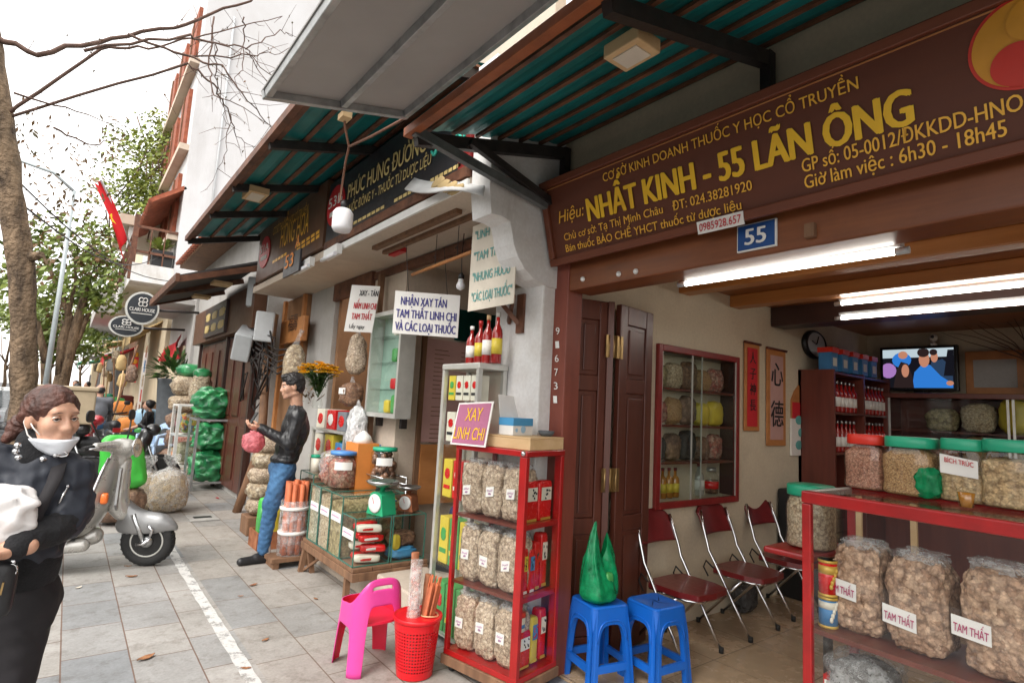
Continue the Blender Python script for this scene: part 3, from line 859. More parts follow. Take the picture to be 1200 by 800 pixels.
for i in range(nx):
 fs += [(2*i, 2*i+1, 2*i+3, 2*i+2), (o2+2*i, o2+2*i+2, o2+2*i+3, o2+2*i+1)]
m.add(vs, fs); m.build('sheet', 'teal_sheet', aw)
nb = 7
for i in range(nb):
 x = f0.x+.11+(2.36-f0.x-.1)*i/(nb-1)
 m = MB(); m.box(x-.011, x+.011, YE, 2.68, az_(x)-.006, az_(x)+.011); m.build('batten', 'rust_steel', aw)
m = MB(); m.box(f0.x-.025, f0.x+.025, YE, 2.70, f0.z-.045, f0.z+.005); m.build('front_rail', 'orange_steel', aw, .004)
for y in (2.64, 1.27, -.2, -1.7):
 m = MB(); m.bar((f0.x+.02, y, az_(f0.x)-.065), (2.42, y, az_(2.42)-.065), .045, .07, mi=0); m.build('purlin', 'dark_steel', aw)
 m = MB(); m.bar((2.4, y, 2.98), (2.4, y, az_(2.4)-.03), .05, .05, up=(0, 1, 0)); m.build('bracket_post', 'dark_steel', aw)
m = MB(); e = at(640, 241, Y=2.62); m.bar((f0.x, 2.62, f0.z-.03), e, .04, .05); m.build('strut', 'grey_steel', aw)
m = MB(); a = at(552, 166, Y=2.6); b = at(650, 240, Y=2.6); m.bar(a, b, .035, .045); m.build('strut', 'dark_steel', aw)
a0 = at(475, 133, Y=2.66); a1 = at(306, 108, Y=2.66)
d = (a1-a0); dn = d.normalized(); nn = V((0, -1, 0)).cross(dn).normalized()
if nn.z < 0: nn = -nn
fl = thing('awning_flap', 'grey sheet metal awning flap in a galvanised frame projecting over the pavement', 'awning flap', (a1.x, 1, a1.z))
Lf = d.length
m = MB(); m.slab([a0, a1, a1+V((0, YE-2.66, 0)), a0+V((0, YE-2.66, 0))], nn*.006); m.build('panel', 'grey_sheet', fl)
def fb(u0, u1, y0, y1, h=.035):
 q = [a0+dn*u0, a0+dn*u1]
 m.slab([V((q[0].x, y0, q[0].z)), V((q[1].x, y0, q[1].z)), V((q[1].x, y1, q[1].z)), V((q[0].x, y1, q[0].z))], -nn*h)
for u in (0, Lf*.47, Lf-.035):
 m = MB(); fb(u, u+.03, YE, 2.66-.036); m.build('rail', 'galv', fl, .003)
for y in (2.63, 1.3, -.3):
 m = MB(); fb(.0, Lf, y-.0, y+.03, .032 if y < 2 else .036); m.build('rail', 'galv', fl, .003)
p = at(741, 36, Y=1.12); zz = az_(p.x)-.1
p = at(741, 36, Z=az_(2.0)-.1); p.z = az_(p.x)-.09
lamp = thing('flood_lamp', 'cream framed square flood lamp fixed under the awning above the brown sign', 'lamp', p)
m = MB(); m.box(p.x-.07, p.x+.07, p.y-.09, p.y+.09, p.z-.03, p.z+.03); m.build('housing', 'pale_wood', lamp, .006)
m = MB(); m.box(p.x-.045, p.x+.045, p.y-.06, p.y+.06, p.z-.036, p.z-.0305); m.build('lens', 'off_white', lamp)
def tube_lamp(a, b, label, cover=True):
 a, b = V(a), V(b); t = thing('tube_lamp', label, 'tube lamp', (a+b)/2, 'fluorescent tubes in the right hand shop')
 d = (b-a).normalized()
 m = MB(); m.tube([a+d*.02, b-d*.02], .0135, 10); m.build('tube', 'tube_light', t)
 m = MB(); m.tube([a-d*.03, a+d*.021], .016, 10); m.tube([b-d*.021, b+d*.03], .016, 10)
 m.bar(a+V((0.02, 0, .038)), b+V((0.02, 0, .032)), .04, .022); m.build('fitting', 'box_grey', t)
tube_lamp(at(800, 333, X=2.68), at(1056, 294, X=2.68), 'bright white tube lamp just behind the lintel, nearest to the street')
tube_lamp(at(983, 373, X=5.12), at(983, 373, X=5.12)+V((0, -2.4, 0)), 'bright tube lamp on the dark ceiling beam, lowest of the three')
tube_lamp(at(983, 356, X=4.63), at(983, 356, X=4.63)+V((0, -2.2, 0)), 'lit tube added for a reflection, on the last joist just before the dark beam, middle of the three')  # glowing tube added in place of a reflected one
# ================================================================ things that stand in or hang in the right hand shop
WY = W-.004
def wall_at(x, y): return at(x, y, Y=WY)
cTL, cTR, cBL, cBR = wall_at(771, 400), wall_at(863, 421), wall_at(762, 598), wall_at(863, 586)
x0, x1 = (cTL.x+cBL.x)/2, (cTR.x+cBR.x)/2; z0, z1 = (cBL.z+cBR.z)/2, (cTL.z+cTR.z)/2
D = .24; y0 = W-.035; y1 = y0+D
wc = thing('wall_cabinet', 'red framed glass wall cabinet of bottles and packets above the folding chairs', 'cabinet', ((x0+x1)/2, y1, z0))
m = MB(); t = .05
yw = W-.002
m.box(x0, x0+t, y0, yw, z0, z1); m.box(x1-t, x1, y0, yw, z0, z1); m.box(x0+t+.001, x1-t-.001, y0, yw, z0, z0+t); m.box(x0+t+.001, x1-t-.001, y0, yw, z1-t, z1)
m.build('frame', 'dark_red_paint', wc, .006)
m = MB(); m.box(x0+t, x1-t, y1-.012, y1-.002, z0+t, z1-t); m.box(x1-t-.004, x1-t-.001, y0+.03, y1-.013, z0+t, z1-t); m.box(x0+t+.001, x0+t+.004, y0+.03, y1-.013, z0+t, z1-t); m.box(x0+t+.005, x1-t-.005, y0+.03, y1-.013, z1-t-.004, z1-t-.001); m.build('shade_lining', 'beam_dark', wc)  # dark sides and top added so the cabinet interior looks shaded
hz = (z1-z0-2*t)/4
for i in range(1, 4):
 m = MB(); m.box(x0+t+.002, x1-t-.002, y0+.02, y1-.013, z0+t+hz*i-.008, z0+t+hz*i+.008); m.build('shelf', 'cab_wood', wc)
xm = (x0+x1)/2
for a, b, yy in ((x0+t+.002, xm+.02, y0+.012), (xm-.13, x1-t-.002, y0+.006)):
 m = MB(); m.box(a, b, yy, yy+.003, z0+t+.002, z1-t-.002); pn = m.build('sliding_pane', 'dark_pane', wc)
 for q in (a+.0, b-.012): m = MB(); m.box(q, q+.012, yy-.002, yy+.005, z0+t+.002, z1-t-.002); m.build('pane_edge', 'alu', pn)
def bottle(loc, h, r, mat, cap, label, group=None, lab=None, cat='bottle', name='bottle', labmat='paper'):
 """a standing bottle: body with shoulder and neck, cap and paper label"""
 o = thing(name, label, cat, loc, group); x, y, z = loc
 m = MB(); m.lathe([(r*.9, 0), (r, .01), (r, h*.58), (r*.85, h*.66), (r*.36, h*.76), (r*.32, h*.93)], (x, y, z), 14); m.build('glass_body', mat, o)
 m = MB(); m.lathe([(r*.42, h*.9), (r*.42, h), (0, h*1.002)], (x, y, z), 12); m.build('cap', cap, o)
 if lab: m = MB(); m.lathe([(r*1.015, h*.18), (r*1.015, h*.48)], (x, y, z), 14); m.build('paper_label', labmat, o)
 return o
b0 = bottle((0, 0, 0), .23, .034, 'amber', 'dark_red_paint', 'amber bottle on the bottom shelf of the wall cabinet', 'amber bottles in the wall cabinet', 1, labmat='pack_yellow')
yc = y1-.09
for i, x in enumerate((x0+.19, x0+.27, x0+.35, x0+.43)):
 lab = 'slim amber bottle in the row on the bottom shelf of the wall cabinet'
 if i == 0: b0.location = (x, yc, z0+t); b0['label'] = lab
 else: dup(b0, (x, yc, z0+t), 0, lab)
bottle((x0+.09, yc, z0+t), .2, .03, 'off_white', 'white_paint', 'white bottle at the left end of the bottom shelf of the wall cabinet', None, 1, labmat='pink_paper')
bottle((x1-.37, yc, z0+t), .26, .045, 'bottle_clear', 'dark_red_paint', 'clear bottle with a pale label right of the amber bottles', None, 1)
o = thing('glass_jar', 'squat clear jar with a red label at the right end of the cabinet bottom shelf', 'jar', (x1-.2, yc, z0+t))
m = MB(); m.lathe([(.06, 0), (.07, .02), (.07, .15), (.045, .18), (.045, .2)], (x1-.2, yc, z0+t), 16); m.build('glass_body', 'jar_glass', o)
m = MB(); m.lathe([(.063, .01), (.063, .12)], (x1-.2, yc, z0+t), 16); m.build('contents', 'herb_brown', o)
m = MB(); m.lathe([(.05, .19), (.05, .22), (0, .221)], (x1-.2, yc, z0+t), 16); m.build('lid', 'steel_bright', o)
m = MB(); m.lathe([(.0705, .05), (.0705, .11)], (x1-.2, yc, z0+t), 16); m.build('paper_label', 'pack_red', o)
CC = (('herb_olive', 'olive herb'), ('herb_brown', 'brown herb'), ('herb_red', 'reddish herb'), ('herb_cream', 'cream herb'), ('herb_dark', 'black herb'), ('seed_tan', 'tan seed'), ('pack_yellow', 'yellow wrapping'), ('sack_brown', 'dull brown root'))
RW = {3: (0, 3, 1, 5, 2), 2: (2, 5, 7, 6, 6), 1: (4, 7, 4, 1, 2)}
for row, ks in RW.items():
 for j, k in enumerate(ks):
  x = x0+t+.02+(x1-x0-2*t-.04)*(j+.5)/5; z = z0+t+hz*row+.009; hh = hz*(.34+.09*((j*7+row*3) % 3)/2); m = MB()
  m.sack((x, yc+.015, z+hh*.97), ((x1-x0)*.094, .07, hh), .7, .6, .16, 3.2, j*3+row, 22, 16)
  tag(m.build('herb_packet', CC[k][0]), '%s bag of %s on the %s wall cabinet shelf' % (('leftmost', 'second', 'middle', 'fourth', 'rightmost')[j], CC[k][1], {3: 'top', 2: 'second', 1: 'third'}[row]), 'bag', 'bags in the wall cabinet')
def scroll(name, tl, br, face, label, cat, chars):
 a, b = wall_at(*tl), wall_at(*br)
 o = thing(name, label, cat, ((a.x+b.x)/2, WY, b.z))
 m = MB(); m.box(a.x, b.x, WY-.016, WY-.004, b.z, a.z); m.build('border', 'orange_wood', o, .003)
 m = MB(); e = (b.x-a.x)*.16; m.box(a.x+e, b.x-e, WY-.0195, WY-.0165, b.z+e, a.z-e); m.build('paper', face, o)
 for ch, fz, sz, mt in chars:
  m = MB(); z = a.z+(b.z-a.z)*fz; w_ = (b.x-a.x)*sz; c = (a.x+b.x)/2
  txt(m, ch, (c-w_/2, WY-.021, z), (c+w_/2, WY-.021, z), w_*.78, (0, 0, 1), 0, .01, 0, .001, V((0, -1, 0))); m.build('character', 'ink_black', o)
 m = MB(); m.tube([(a.x-.01, WY-.02, a.z+.005), (b.x+.01, WY-.02, a.z+.005)], .012, 8); m.build('rod', 'cab_wood', o)
 return o
scroll('hanging_scroll', (871, 401), (888, 505), 'banner_red', 'narrow red hanging scroll with small characters beside the wall cabinet', 'scroll', [('人', .22, .4, 0), ('子', .4, .4, 0), ('神', .58, .4, 0), ('長', .76, .4, 0)])
scroll('hanging_scroll', (897, 408), (919, 522), 'pink_paper', 'wider faded pink hanging scroll with two large black characters', 'scroll', [('心', .36, .62, 0), ('德', .78, .66, 0)])
a, b = wall_at(925, 450), wall_at(945, 533)
cal = thing('wall_calendar', 'tear off wall calendar with a pointed red top and pale picture', 'calendar', ((a.x+b.x)/2, WY, b.z))
m = MB(); cx = (a.x+b.x)/2; hw = (b.x-a.x)/2; zz = a.z-.0; zm = a.z-(a.z-b.z)*.48
m.prism([(-hw*.9, zm), (hw*.9, zm), (hw*.9, zz-.15), (hw*.5, zz-.06), (0, zz), (-hw*.5, zz-.06), (-hw*.9, zz-.15)], (cx, WY-.002, 0), (1, 0, 0), (0, 0, 1), (0, -.012, 0)); m.build('backing', 'orange_wood', cal)
m = MB(); m.box(cx-hw*.85, cx+hw*.85, WY-.02, WY-.0145, zm, zz-.17); m.build('red_panel', 'banner_red', cal)
m = MB(); m.box(cx-hw, cx+hw, WY-.024, WY-.003, b.z, zm-.002); m.build('picture_sheet', 'paper', cal)
m = MB()
for i in range(3): m.ball((cx-hw*.2+.05*(i % 2), WY-.026, b.z+.1+i*.12), (.07, .003, .045), 10, 6)
m.build('picture_print', 'ink_teal', cal)
a, b = wall_at(946, 455), wall_at(968, 515)
m = MB(); n_ = 8
for i in range(n_):
 u0, u1 = i/n_, (i+1)/n_
 f = lambda u: (a.x+(b.x-a.x)*u, WY-.01-.012*math.sin(u*6))
 (xa, ya), (xb, yb) = f(u0), f(u1); m.quad((xa, ya, b.z), (xb, yb, b.z), (xb, yb, a.z), (xa, ya, a.z))
tag(m.build('notice_sheet', 'pink_paper'), 'curling pale pink notice sheet pinned to the wall beside the calendar', 'notice')
a, b = wall_at(939, 384), wall_at(965, 423)
c = V(((a.x+b.x)/2, WY, (a.z+b.z)/2)); rx, rz_ = (b.x-a.x)/2, (a.z-b.z)/2
ck = thing('wall_clock', 'dark oval wall clock high on the side wall', 'clock', c)
m = MB(); m.lathe([(1.0, 0), (1.0, .03), (.86, .05), (.84, .035)], c, 32, ax=(0, -1, 0)); m.v = [(c.x+(p[0]-c.x)*rx, p[1], c.z+(p[2]-c.z)*rz_) for p in m.v]; m.build('case', 'black', ck)
m = MB(); m.prism([(rx*.84*math.cos(k*.2618), rz_*.84*math.sin(k*.2618)) for k in range(24)], (c.x, WY-.03, c.z), (1, 0, 0), (0, 0, 1), (0, -.006, 0)); m.build('dial', 'box_grey', ck)
m = MB(); m.bar((c.x, WY-.039, c.z), (c.x+.05, WY-.039, c.z+.09), .012, .003); m.bar((c.x, WY-.04, c.z), (c.x-.1, WY-.04, c.z+.03), .01, .003); m.build('hands', 'black', ck)
BX = 7.39
tv = thing('television', 'flat television showing a seated crowd, on top of the back cupboard', 'television', at(1080, 458, X=7.2))
tl, tr, br, bl = at(1030, 407, X=7.2), at(1119, 404, X=7.2), at(1126, 455, X=7.2), at(1033, 460, X=7.2)
ya, yb = (tl.y+bl.y)/2, (tr.y+br.y)/2; za, zb = (tl.z+tr.z)/2, (bl.z+br.z)/2
m = MB(); m.box(7.2, 7.26, yb, ya, zb, za); m.bar((7.24, (ya+yb)/2-.12, zb-.03), (7.24, (ya+yb)/2+.12, zb-.03), .1, .02); m.box(7.22, 7.25, (ya+yb)/2-.05, (ya+yb)/2+.05, zb-.03, zb-.0005); m.build('case', 'tv_case', tv, .008)
m = MB(); e = .03
def P(u, v, off=0): return (7.197-off, ya-e+(yb-ya+2*e)*u, zb+e+(za-zb-2*e)*v)
def poly(ps, mi, off): m.add([P(u, v, off) for u, v in ps], [tuple(range(len(ps)))], mi)
def oval(cu, cv, ru, rv, mi, off): poly([(min(1, max(0, cu+ru*math.cos(k*.4488))), min(1, max(0, cv+rv*math.sin(k*.4488)))) for k in range(14)], mi, off)
poly([(0, 0), (1, 0), (1, 1), (0, 1)], 0, 0)
poly([(0, .78), (1, .78), (1, 1), (0, 1)], 1, .0006)
oval(.08, .45, .12, .2, 5, .0007); oval(.28, .72, .14, .2, 2, .0008); oval(.3, .85, .07, .1, 3, .0009)
poly([(.62, .0), (.98, 0), (.98, .5), (.85, .72), (.7, .66)], 6, .0009); oval(.74, .78, .05, .14, 3, .001); oval(.73, .9, .055, .08, 4, .0011)
poly([(.86, .3), (1, .3), (1, .95), (.92, .95)], 0, .0012)
poly([(.42, 0), (.46, .4), (.56, .58), (.68, .58), (.82, .3), (.98, .1), (.98, 0)], 2, .0013)
oval(.6, .72, .075, .2, 3, .0014); oval(.59, .9, .085, .12, 4, .0015); oval(.94, .12, .05, .06, 3, .0016)
poly([(.15, 0), (.2, .45), (.27, .68), (.37, .62), (.43, .3), (.45, 0)], 4, .0017); oval(.33, .44, .055, .17, 3, .0018)
m.build('screen_picture', ['tv_dark', 'tv_white', 'tv_blue', 'tv_skin', 'tv_hair', 'tv_mauve', 'tv_navy'], tv)
p = at(1094, 402, X=7.22); o = thing('web_camera', 'small white camera on top of the television', 'camera', (p.x, p.y, za))
m = MB(); m.lathe([(.03, 0), (.035, .02), (.012, .03), (.012, .05)], (p.x, p.y, za), 12); m.build('base', 'white_paint', o); m = MB(); m.ball((p.x, p.y, za+.085), .04, 12, 8); m.build('head', 'white_paint', o)
m = MB(); m.ball((p.x-.032, p.y, za+.09), .018, 8, 6); m.build('lens', 'black', o)
cz = at(1080, 460, X=7.0).z; ct = cz-.005
yL = at(1034, 470, X=6.98).y
cb = thing('back_cupboard', 'long dark glazed cupboard along the back wall beneath the television', 'cupboard', (7.2, 0, 0))
xf = 6.98
m = MB()
m.box(xf, 7.385, -3.2, yL, ct-.05, ct); m.box(xf, 7.385, -3.2, yL, .1, .8); m.box(7.36, 7.385, -3.2, yL, .8, ct-.05)
for y in (yL, .78, -.6, -2): m.box(xf-.002, 7.384, y-.05, y-.001, .801, ct-.051)
m.build('carcass', 'cab_wood', cb, .005)
for z in (1.15, 1.53):
 m = MB(); m.box(xf+.02, 7.355, -3.15, yL-.055, z, z+.015); m.build('shelf', 'cab_wood', cb)
for ya_, yb_ in ((yL-.055, 1.35), (1.33, .785), (.725, .1), (.08, -.595)):
 m = MB(); m.box(xf+.004, xf+.008, yb_, ya_, .802, ct-.052); pn = m.build('glass_door', 'dark_pane', cb)
 for q in (ya_-.02, yb_): m = MB(); m.box(xf-.004, xf+.003, q, q+.02, .802, ct-.052); m.build('edge_strip', 'alu', pn)
for si, z in enumerate((1.547, 1.167, .812)):
 for j in range(7):
  k = (j*3+si*2) % 8; y = 1.92-j*.3; hh = .12+.03*((j+si) % 3); m = MB(); m.sack((7.17, y, z+hh*.97), (.11, .135, hh), .7, .6, .15, 3, j+si*9, 22, 16)
  tag(m.build('herb_packet', CC[k][0]), '%s bag of %s on the %s shelf of the back cupboard' % (('leftmost', 'second', 'third', 'fourth', 'fifth', 'sixth', 'rightmost')[j], CC[k][1], ('upper', 'middle', 'low')[si]), 'bag', 'bags in the back cupboard')
p = at(1130, 412, X=7.3); q = at(1210, 462, X=7.3)
o = thing('framed_picture', 'gilt framed picture leaning behind dry branches beside the television', 'picture', (7.3, (p.y+q.y)/2, ct))
m = MB(); m.box(7.3, 7.34, q.y-.5, p.y, ct, p.z); m.build('frame', 'orange_wood', o, .01)
for k in range(3):
 ya_ = p.y-.07-k*.42; m = MB(); m.box(7.294, 7.2995, ya_-.34, ya_, ct+.08, p.z-.09); m.build('panel', 'grey_wall', o)
o = thing('branch_vase', 'dry bare branches standing in a dark vase on the back cupboard', 'branches', (7.1, .55, ct))
vx, vy = 7.08, at(1215, 460, X=7.08).y
m = MB(); m.lathe([(.06, 0), (.09, .08), (.07, .2), (.045, .28), (.06, .3)], (vx, vy, ct+.001), 14); m.build('vase', 'black', o)
m = MB()
for i in range(26):
 a = rnd.uniform(0, 6.28); pts = [V((vx, vy, ct+.28))]; d = V((math.cos(a)*.3-.25, math.sin(a)*.9+.25, 1)).normalized()
 for k in range(6):
  d = (d+V((rnd.uniform(-.2, .2), rnd.uniform(-.35, .35), rnd.uniform(-.3, .2)))).normalized(); pts.append(pts[-1]+d*.13)
 m.tube(pts, [.007-.001*k for k in range(7)], 4)
m.build('twigs', 'twig', o)
rx0, rx1 = at(966, 480, Y=2.45).x, at(1033, 480, Y=2.45).x
rk = thing('bottle_rack', 'dark open rack filled with rows of red bottles in the back corner', 'rack', ((rx0+rx1)/2, 2.5, 0))
ry0 = 2.36; zt = at(975, 433, Y=2.4).z
xm = (rx0+rx1)/2
m = MB()
for x in (rx0, xm-.015, rx1-.03): m.box(x, x+.03, ry0, WY-.003, .02, zt)
m.box(rx0, rx1, WY-.03, WY-.004, .02, zt-.001); m.build('frame', 'cab_wood', rk)
levels = [zt-.02, zt-.4, zt-.78, zt-1.16]
for z in levels: m = MB(); m.box(rx0+.031, rx1-.031, ry0+.002, WY-.031, z-.02, z); m.build('shelf', 'cab_wood', rk)
b1 = bottle((0, 0, 0), .3, .032, 'wine_red', 'steel_bright', 'tall dark red bottle in the rack', 'red bottles in the corner rack', 1)
first = True
for li, z in enumerate(levels[1:3]):
 for i in range(14):
  x = rx0+.09+i*(rx1-rx0-.18)/13
  if abs(x-xm) < .05: continue
  lab = ('dark red bottle in the row on the upper shelf of the corner rack', 'dark red bottle in the row on the second shelf of the corner rack')[li]
  if first: b1.location = (x, ry0+.05, z+.001); b1['label'] = lab; first = False
  else: dup(b1, (x, ry0+.05, z+.001), 0, lab)
bxs = []
for i in range(5):
 x = rx0+.12+i*(rx1-rx0-.2)/5; o = thing('gift_box', 'blue and white boxed bottle with a red lid on top of the corner rack', 'box', (x, 2.45, zt), 'boxes on the corner rack')
 m = MB(); m.box(x-.07, x+.07, 2.4, 2.52, zt+.001, zt+.17); m.build('carton', 'pack_blue', o); m = MB(); m.box(x-.075, x+.075, 2.39, 2.53, zt+.171, zt+.22); m.build('lid', 'lid_red', o)
 m = MB(); m.box(x-.04, x+.04, 2.397, 2.3995, zt+.04, zt+.12); m.build('paper_label', 'pack_cream', o)
p = at(925, 640, Y=2.5)
o = thing('floor_speaker', 'black loudspeaker cabinet standing on the tiles beyond the third folding chair', 'loudspeaker', (p.x+.2, 2.5, 0))
m = MB(); m.box(5.25, 5.9, 2.3, WY-.01, .007, .95); m.build('cabinet', 'black', o, .02)
m = MB(); m.box(5.32, 5.83, 2.29, 2.2995, .08, .6); m.build('grille', 'black_rubber', o)
m = MB(); m.box(5.45, 5.7, 2.285, 2.2995, .72, .8); m.build('handle', 'black_rubber', o)
def make_chair():
 o = thing('folding_chair', 'chrome folding chair with a maroon seat', 'chair', (0, 0, 0), 'maroon folding chairs along the side wall')
 hw = .205
 for sx in (-1, 1):
  m = MB(); x = sx*hw
  m.tube([(x, 0, .012), (x, .13, .22), (x, .275, .465), (x, .33, .55), (x, .35, .62), (x*.97, .385, .72), (x*.9, .42, .83)], .0115, 10)
  fl_ = m.build('front_leg', 'chrome', o); m = MB(); m.lathe([(.016, 0), (.017, .035), (.012, .037)], (x, 0, 0), 10); m.build('rubber_foot', 'black_rubber', fl_)
  m = MB(); x = sx*(hw-.03); m.tube([(x, .08, .39), (x, .2, .26), (x, .43, .012)], .0105, 10)
  rl = m.build('rear_leg', 'chrome', o); m = MB(); m.lathe([(.015, 0), (.016, .03), (.011, .032)], (x, .43, 0), 10); m.build('rubber_foot', 'black_rubber', rl)
  m = MB(); m.tube([(sx*(hw-.012), .3, .43), (sx*(hw-.012), .36, .47), (sx*(hw-.012), .38, .42), (sx*(hw-.012), .34, .36)], .006, 6); m.build('hinge_arm', 'black', o)
 m = MB()
 pts = [(-.2, .3), (-.205, .05), (-.16, -.07), (0, -.09), (.16, -.07), (.205, .05), (.2, .3), (.1, .33), (-.1, .33)]
 m.prism(pts, (0, 0, .40), (1, 0, 0), (0, 1, 0), (0, 0, .035)); m.build('seat', 'maroon_vinyl', o, .014, 3)
 m = MB(); m.tube([(-.18, .3, .392), (-.19, 0, .392), (-.13, -.07, .392), (.13, -.07, .392), (.19, 0, .392), (.18, .3, .392)], .009, 8); m.build('seat_rim', 'chrome', o)
 m = MB(); n_ = 12; vs = []
 for i in range(n_+1):
  u = -1+2*i/n_; x = u*.2; bow = .035*(1-u*u)
  for z, yy in ((.655, .355), (.67, .362), (.76, .395), (.86-.05*u**4, .425), (.872-.06*u**4, .43)):
   vs.append((x, yy+bow, z))
 k = 5
 bk = [(p[0], p[1]+.022, p[2]) for p in vs]
 m.add(vs+bk, [(i*k+j, (i+1)*k+j, (i+1)*k+j+1, i*k+j+1) for i in range(n_) for j in range(k-1)]+[(o_+i*k+j, o_+i*k+j+1, o_+(i+1)*k+j+1, o_+(i+1)*k+j) for o_ in (len(vs),) for i in range(n_) for j in range(k-1)]
          + [(i*k+j, len(vs)+i*k+j, len(vs)+(i+1)*k+j, (i+1)*k+j)[::s_] for i in range(n_) for j, s_ in ((0, 1), (k-1, -1))]+[(i*k+j, i*k+j+1, len(vs)+i*k+j+1, len(vs)+i*k+j)[::s_] for j in range(k-1) for i, s_ in ((0, 1), (n_, -1))], 0, True)
 m.build('backrest', 'maroon_vinyl', o)
 return o
ch = make_chair()
ch['label'] = 'maroon folding chair nearest the door, directly behind the right blue stool'
fy = 2.235
ch.location = (3.42, fy, .007); ch.rotation_euler = (0, 0, 0)
dup(ch, (4.185, fy, .007), R(2), 'maroon folding chair in the middle of the three along the side wall')
dup(ch, (4.9, fy+.03, .007), R(-2), 'maroon folding chair farthest into the shop, beside the black loudspeaker')
m = MB(); p = at(883, 705, Z=.12); m.sack((4.55, 2.6, .12), (.13, .08, .115), .8, .7, .15, 3, 4); tag(m.build('plastic_bag', 'bag_dark'), 'crumpled dark plastic bag on the floor behind the chairs', 'bag')
# ================================================================ the glass counter on the right
CZ = 1.25
c0 = at(939, 574, Z=CZ); c1 = at(1200, 613, Z=CZ)
cd = V((c1.x-c0.x, c1.y-c0.y, 0)).normalized(); cn = V((-cd.y, cd.x, 0))
if cn.x > 0: cn = -cn
CL, CD = 1.75, .46
def cp(u, dpt, z): return V((c0.x, c0.y, 0))+cd*u-cn*dpt+V((0, 0, z))
ctr = thing('display_counter', 'tall red framed glass display counter holding bags of lumpy dried root', 'display counter', cp(CL/2, CD/2, 0))
def cbox(u0, u1, d0, d1, z0, z1, m, mi=0):
 return m.hexa([cp(u0, d0, z0), cp(u1, d0, z0), cp(u1, d1, z0), cp(u0, d1, z0), cp(u0, d0, z1), cp(u1, d0, z1), cp(u1, d1, z1), cp(u0, d1, z1)], mi)
SZ = [.02, .3, .665]
for u in (0, CL-.03):
 for d in (0, CD-.03):
  m = MB(); cbox(u, u+.04 if u == 0 else u+.03, d, d+.03, 0, CZ-.056, m); m.build('post', 'red_paint', ctr, .005)
m = MB(); cbox(-.002, CL, -.002, .033, CZ-.055, CZ, m); m.build('top_rail', 'red_paint', ctr, .008)
m = MB(); cbox(-.002, CL, CD-.033, CD, CZ-.032, CZ, m); m.build('top_rail', 'red_paint', ctr, .008)
m = MB(); cbox(-.001, .03, .034, CD-.034, CZ-.031, CZ-.001, m); m.build('top_rail', 'alu', ctr, .004)
m = MB(); cbox(.031, CL, .034, CD-.034, CZ-.012, CZ-.004, m); m.build('top_glass', 'pane', ctr)
m = MB(); cbox(.041, CL-.03, .010, .014, .05, CZ-.056, m); m.build('front_glass', 'front_pane', ctr)
m = MB(); cbox(.010, .014, .032, CD-.032, .05, CZ-.033, m); m.build('side_glass', 'front_pane', ctr)
for z in SZ[1:]: m = MB(); cbox(.016, CL-.016, .018, CD-.02, z-.02, z, m); m.build('shelf', 'cab_wood', ctr)
m = MB(); cbox(.0, CL, .0, CD, .04, .09, m); m.build('base', 'red_paint', ctr, .004)
m = MB()
for u in (.05, .28, .8): cbox(u, u+.025, CD-.05, CD-.035, SZ[2]+.002, CZ-.035, m)
m.build('back_stile', 'pale_wood', ctr)
def ctr_bag(u, dpt, z, w_, h, label, lu, lz, rot=0, sd_=0):
 o = thing('root_bag', label, 'bag', cp(u, dpt, z), 'big bags of lumpy root in the glass counter')
 c = cp(u, dpt, z+h/2+.002)
 rz = math.atan2(cd.y, cd.x)
 m = MB(); m.sack(c, (w_/2, .105, h/2), .42, .36, .07, 2.6, sd_, 84, 56, 0, rz)
 vv = []
 for p in m.v:
  q = V(p); d = (q-c); k = noise.cell(q*38)
  n1 = .5-noise.voronoi(q*36+V((sd_, 0, 0)))[0][0]+.5*noise.noise(q*70)
  vv.append(tuple(q+d.normalized()*n1*.016))
 m.v = vv
 m.build('contents', 'herb_tamthat', o)
 m = MB(); t0 = cp(u, dpt, z+h)
 m.sack(t0+V((0, 0, .0)), (w_*.4, .07, .035), .5, .6, .35, 5, sd_+9, 30, 14, 0, rz); m.build('film', 'bag_clear', o)
 A = cp(u+lu-.06, dpt-.118, z+lz); B = cp(u+lu+.06, dpt-.118, z+lz-rot); up = V((0, 0, 1)); hh = .072
 m = MB(); m.slab([A, B, B+up*hh, A+up*hh], -cn*.002); m.build('card', 'paper', o)
 m = MB(); sc_ = (B-A)
 txt(m, 'TAM THẤT', A+sc_*.06+up*.016, A+sc_*.94+up*.016, .03, up, 0, .012, .08, .004, cn); m.build('lettering', 'ink_magenta', o)
ctr_bag(.17, .21, SZ[2], .2, .36, 'leftmost big bag of lumpy root in the counter, its card half way up', -.045, .15, .012, 1)
ctr_bag(.395, .20, SZ[2], .21, .36, 'second big bag of lumpy root from the left, bulging in the counter', -.045, .10, .012, 2)
ctr_bag(.66, .20, SZ[2], .23, .38, 'third big bag of lumpy root from the left, at the photo edge', -.075, .13, .01, 3)
ctr_bag(.95, .2, SZ[2], .23, .37, 'last big bag of lumpy root in the counter, outside the photo edge', -.06, .12, .01, 4)
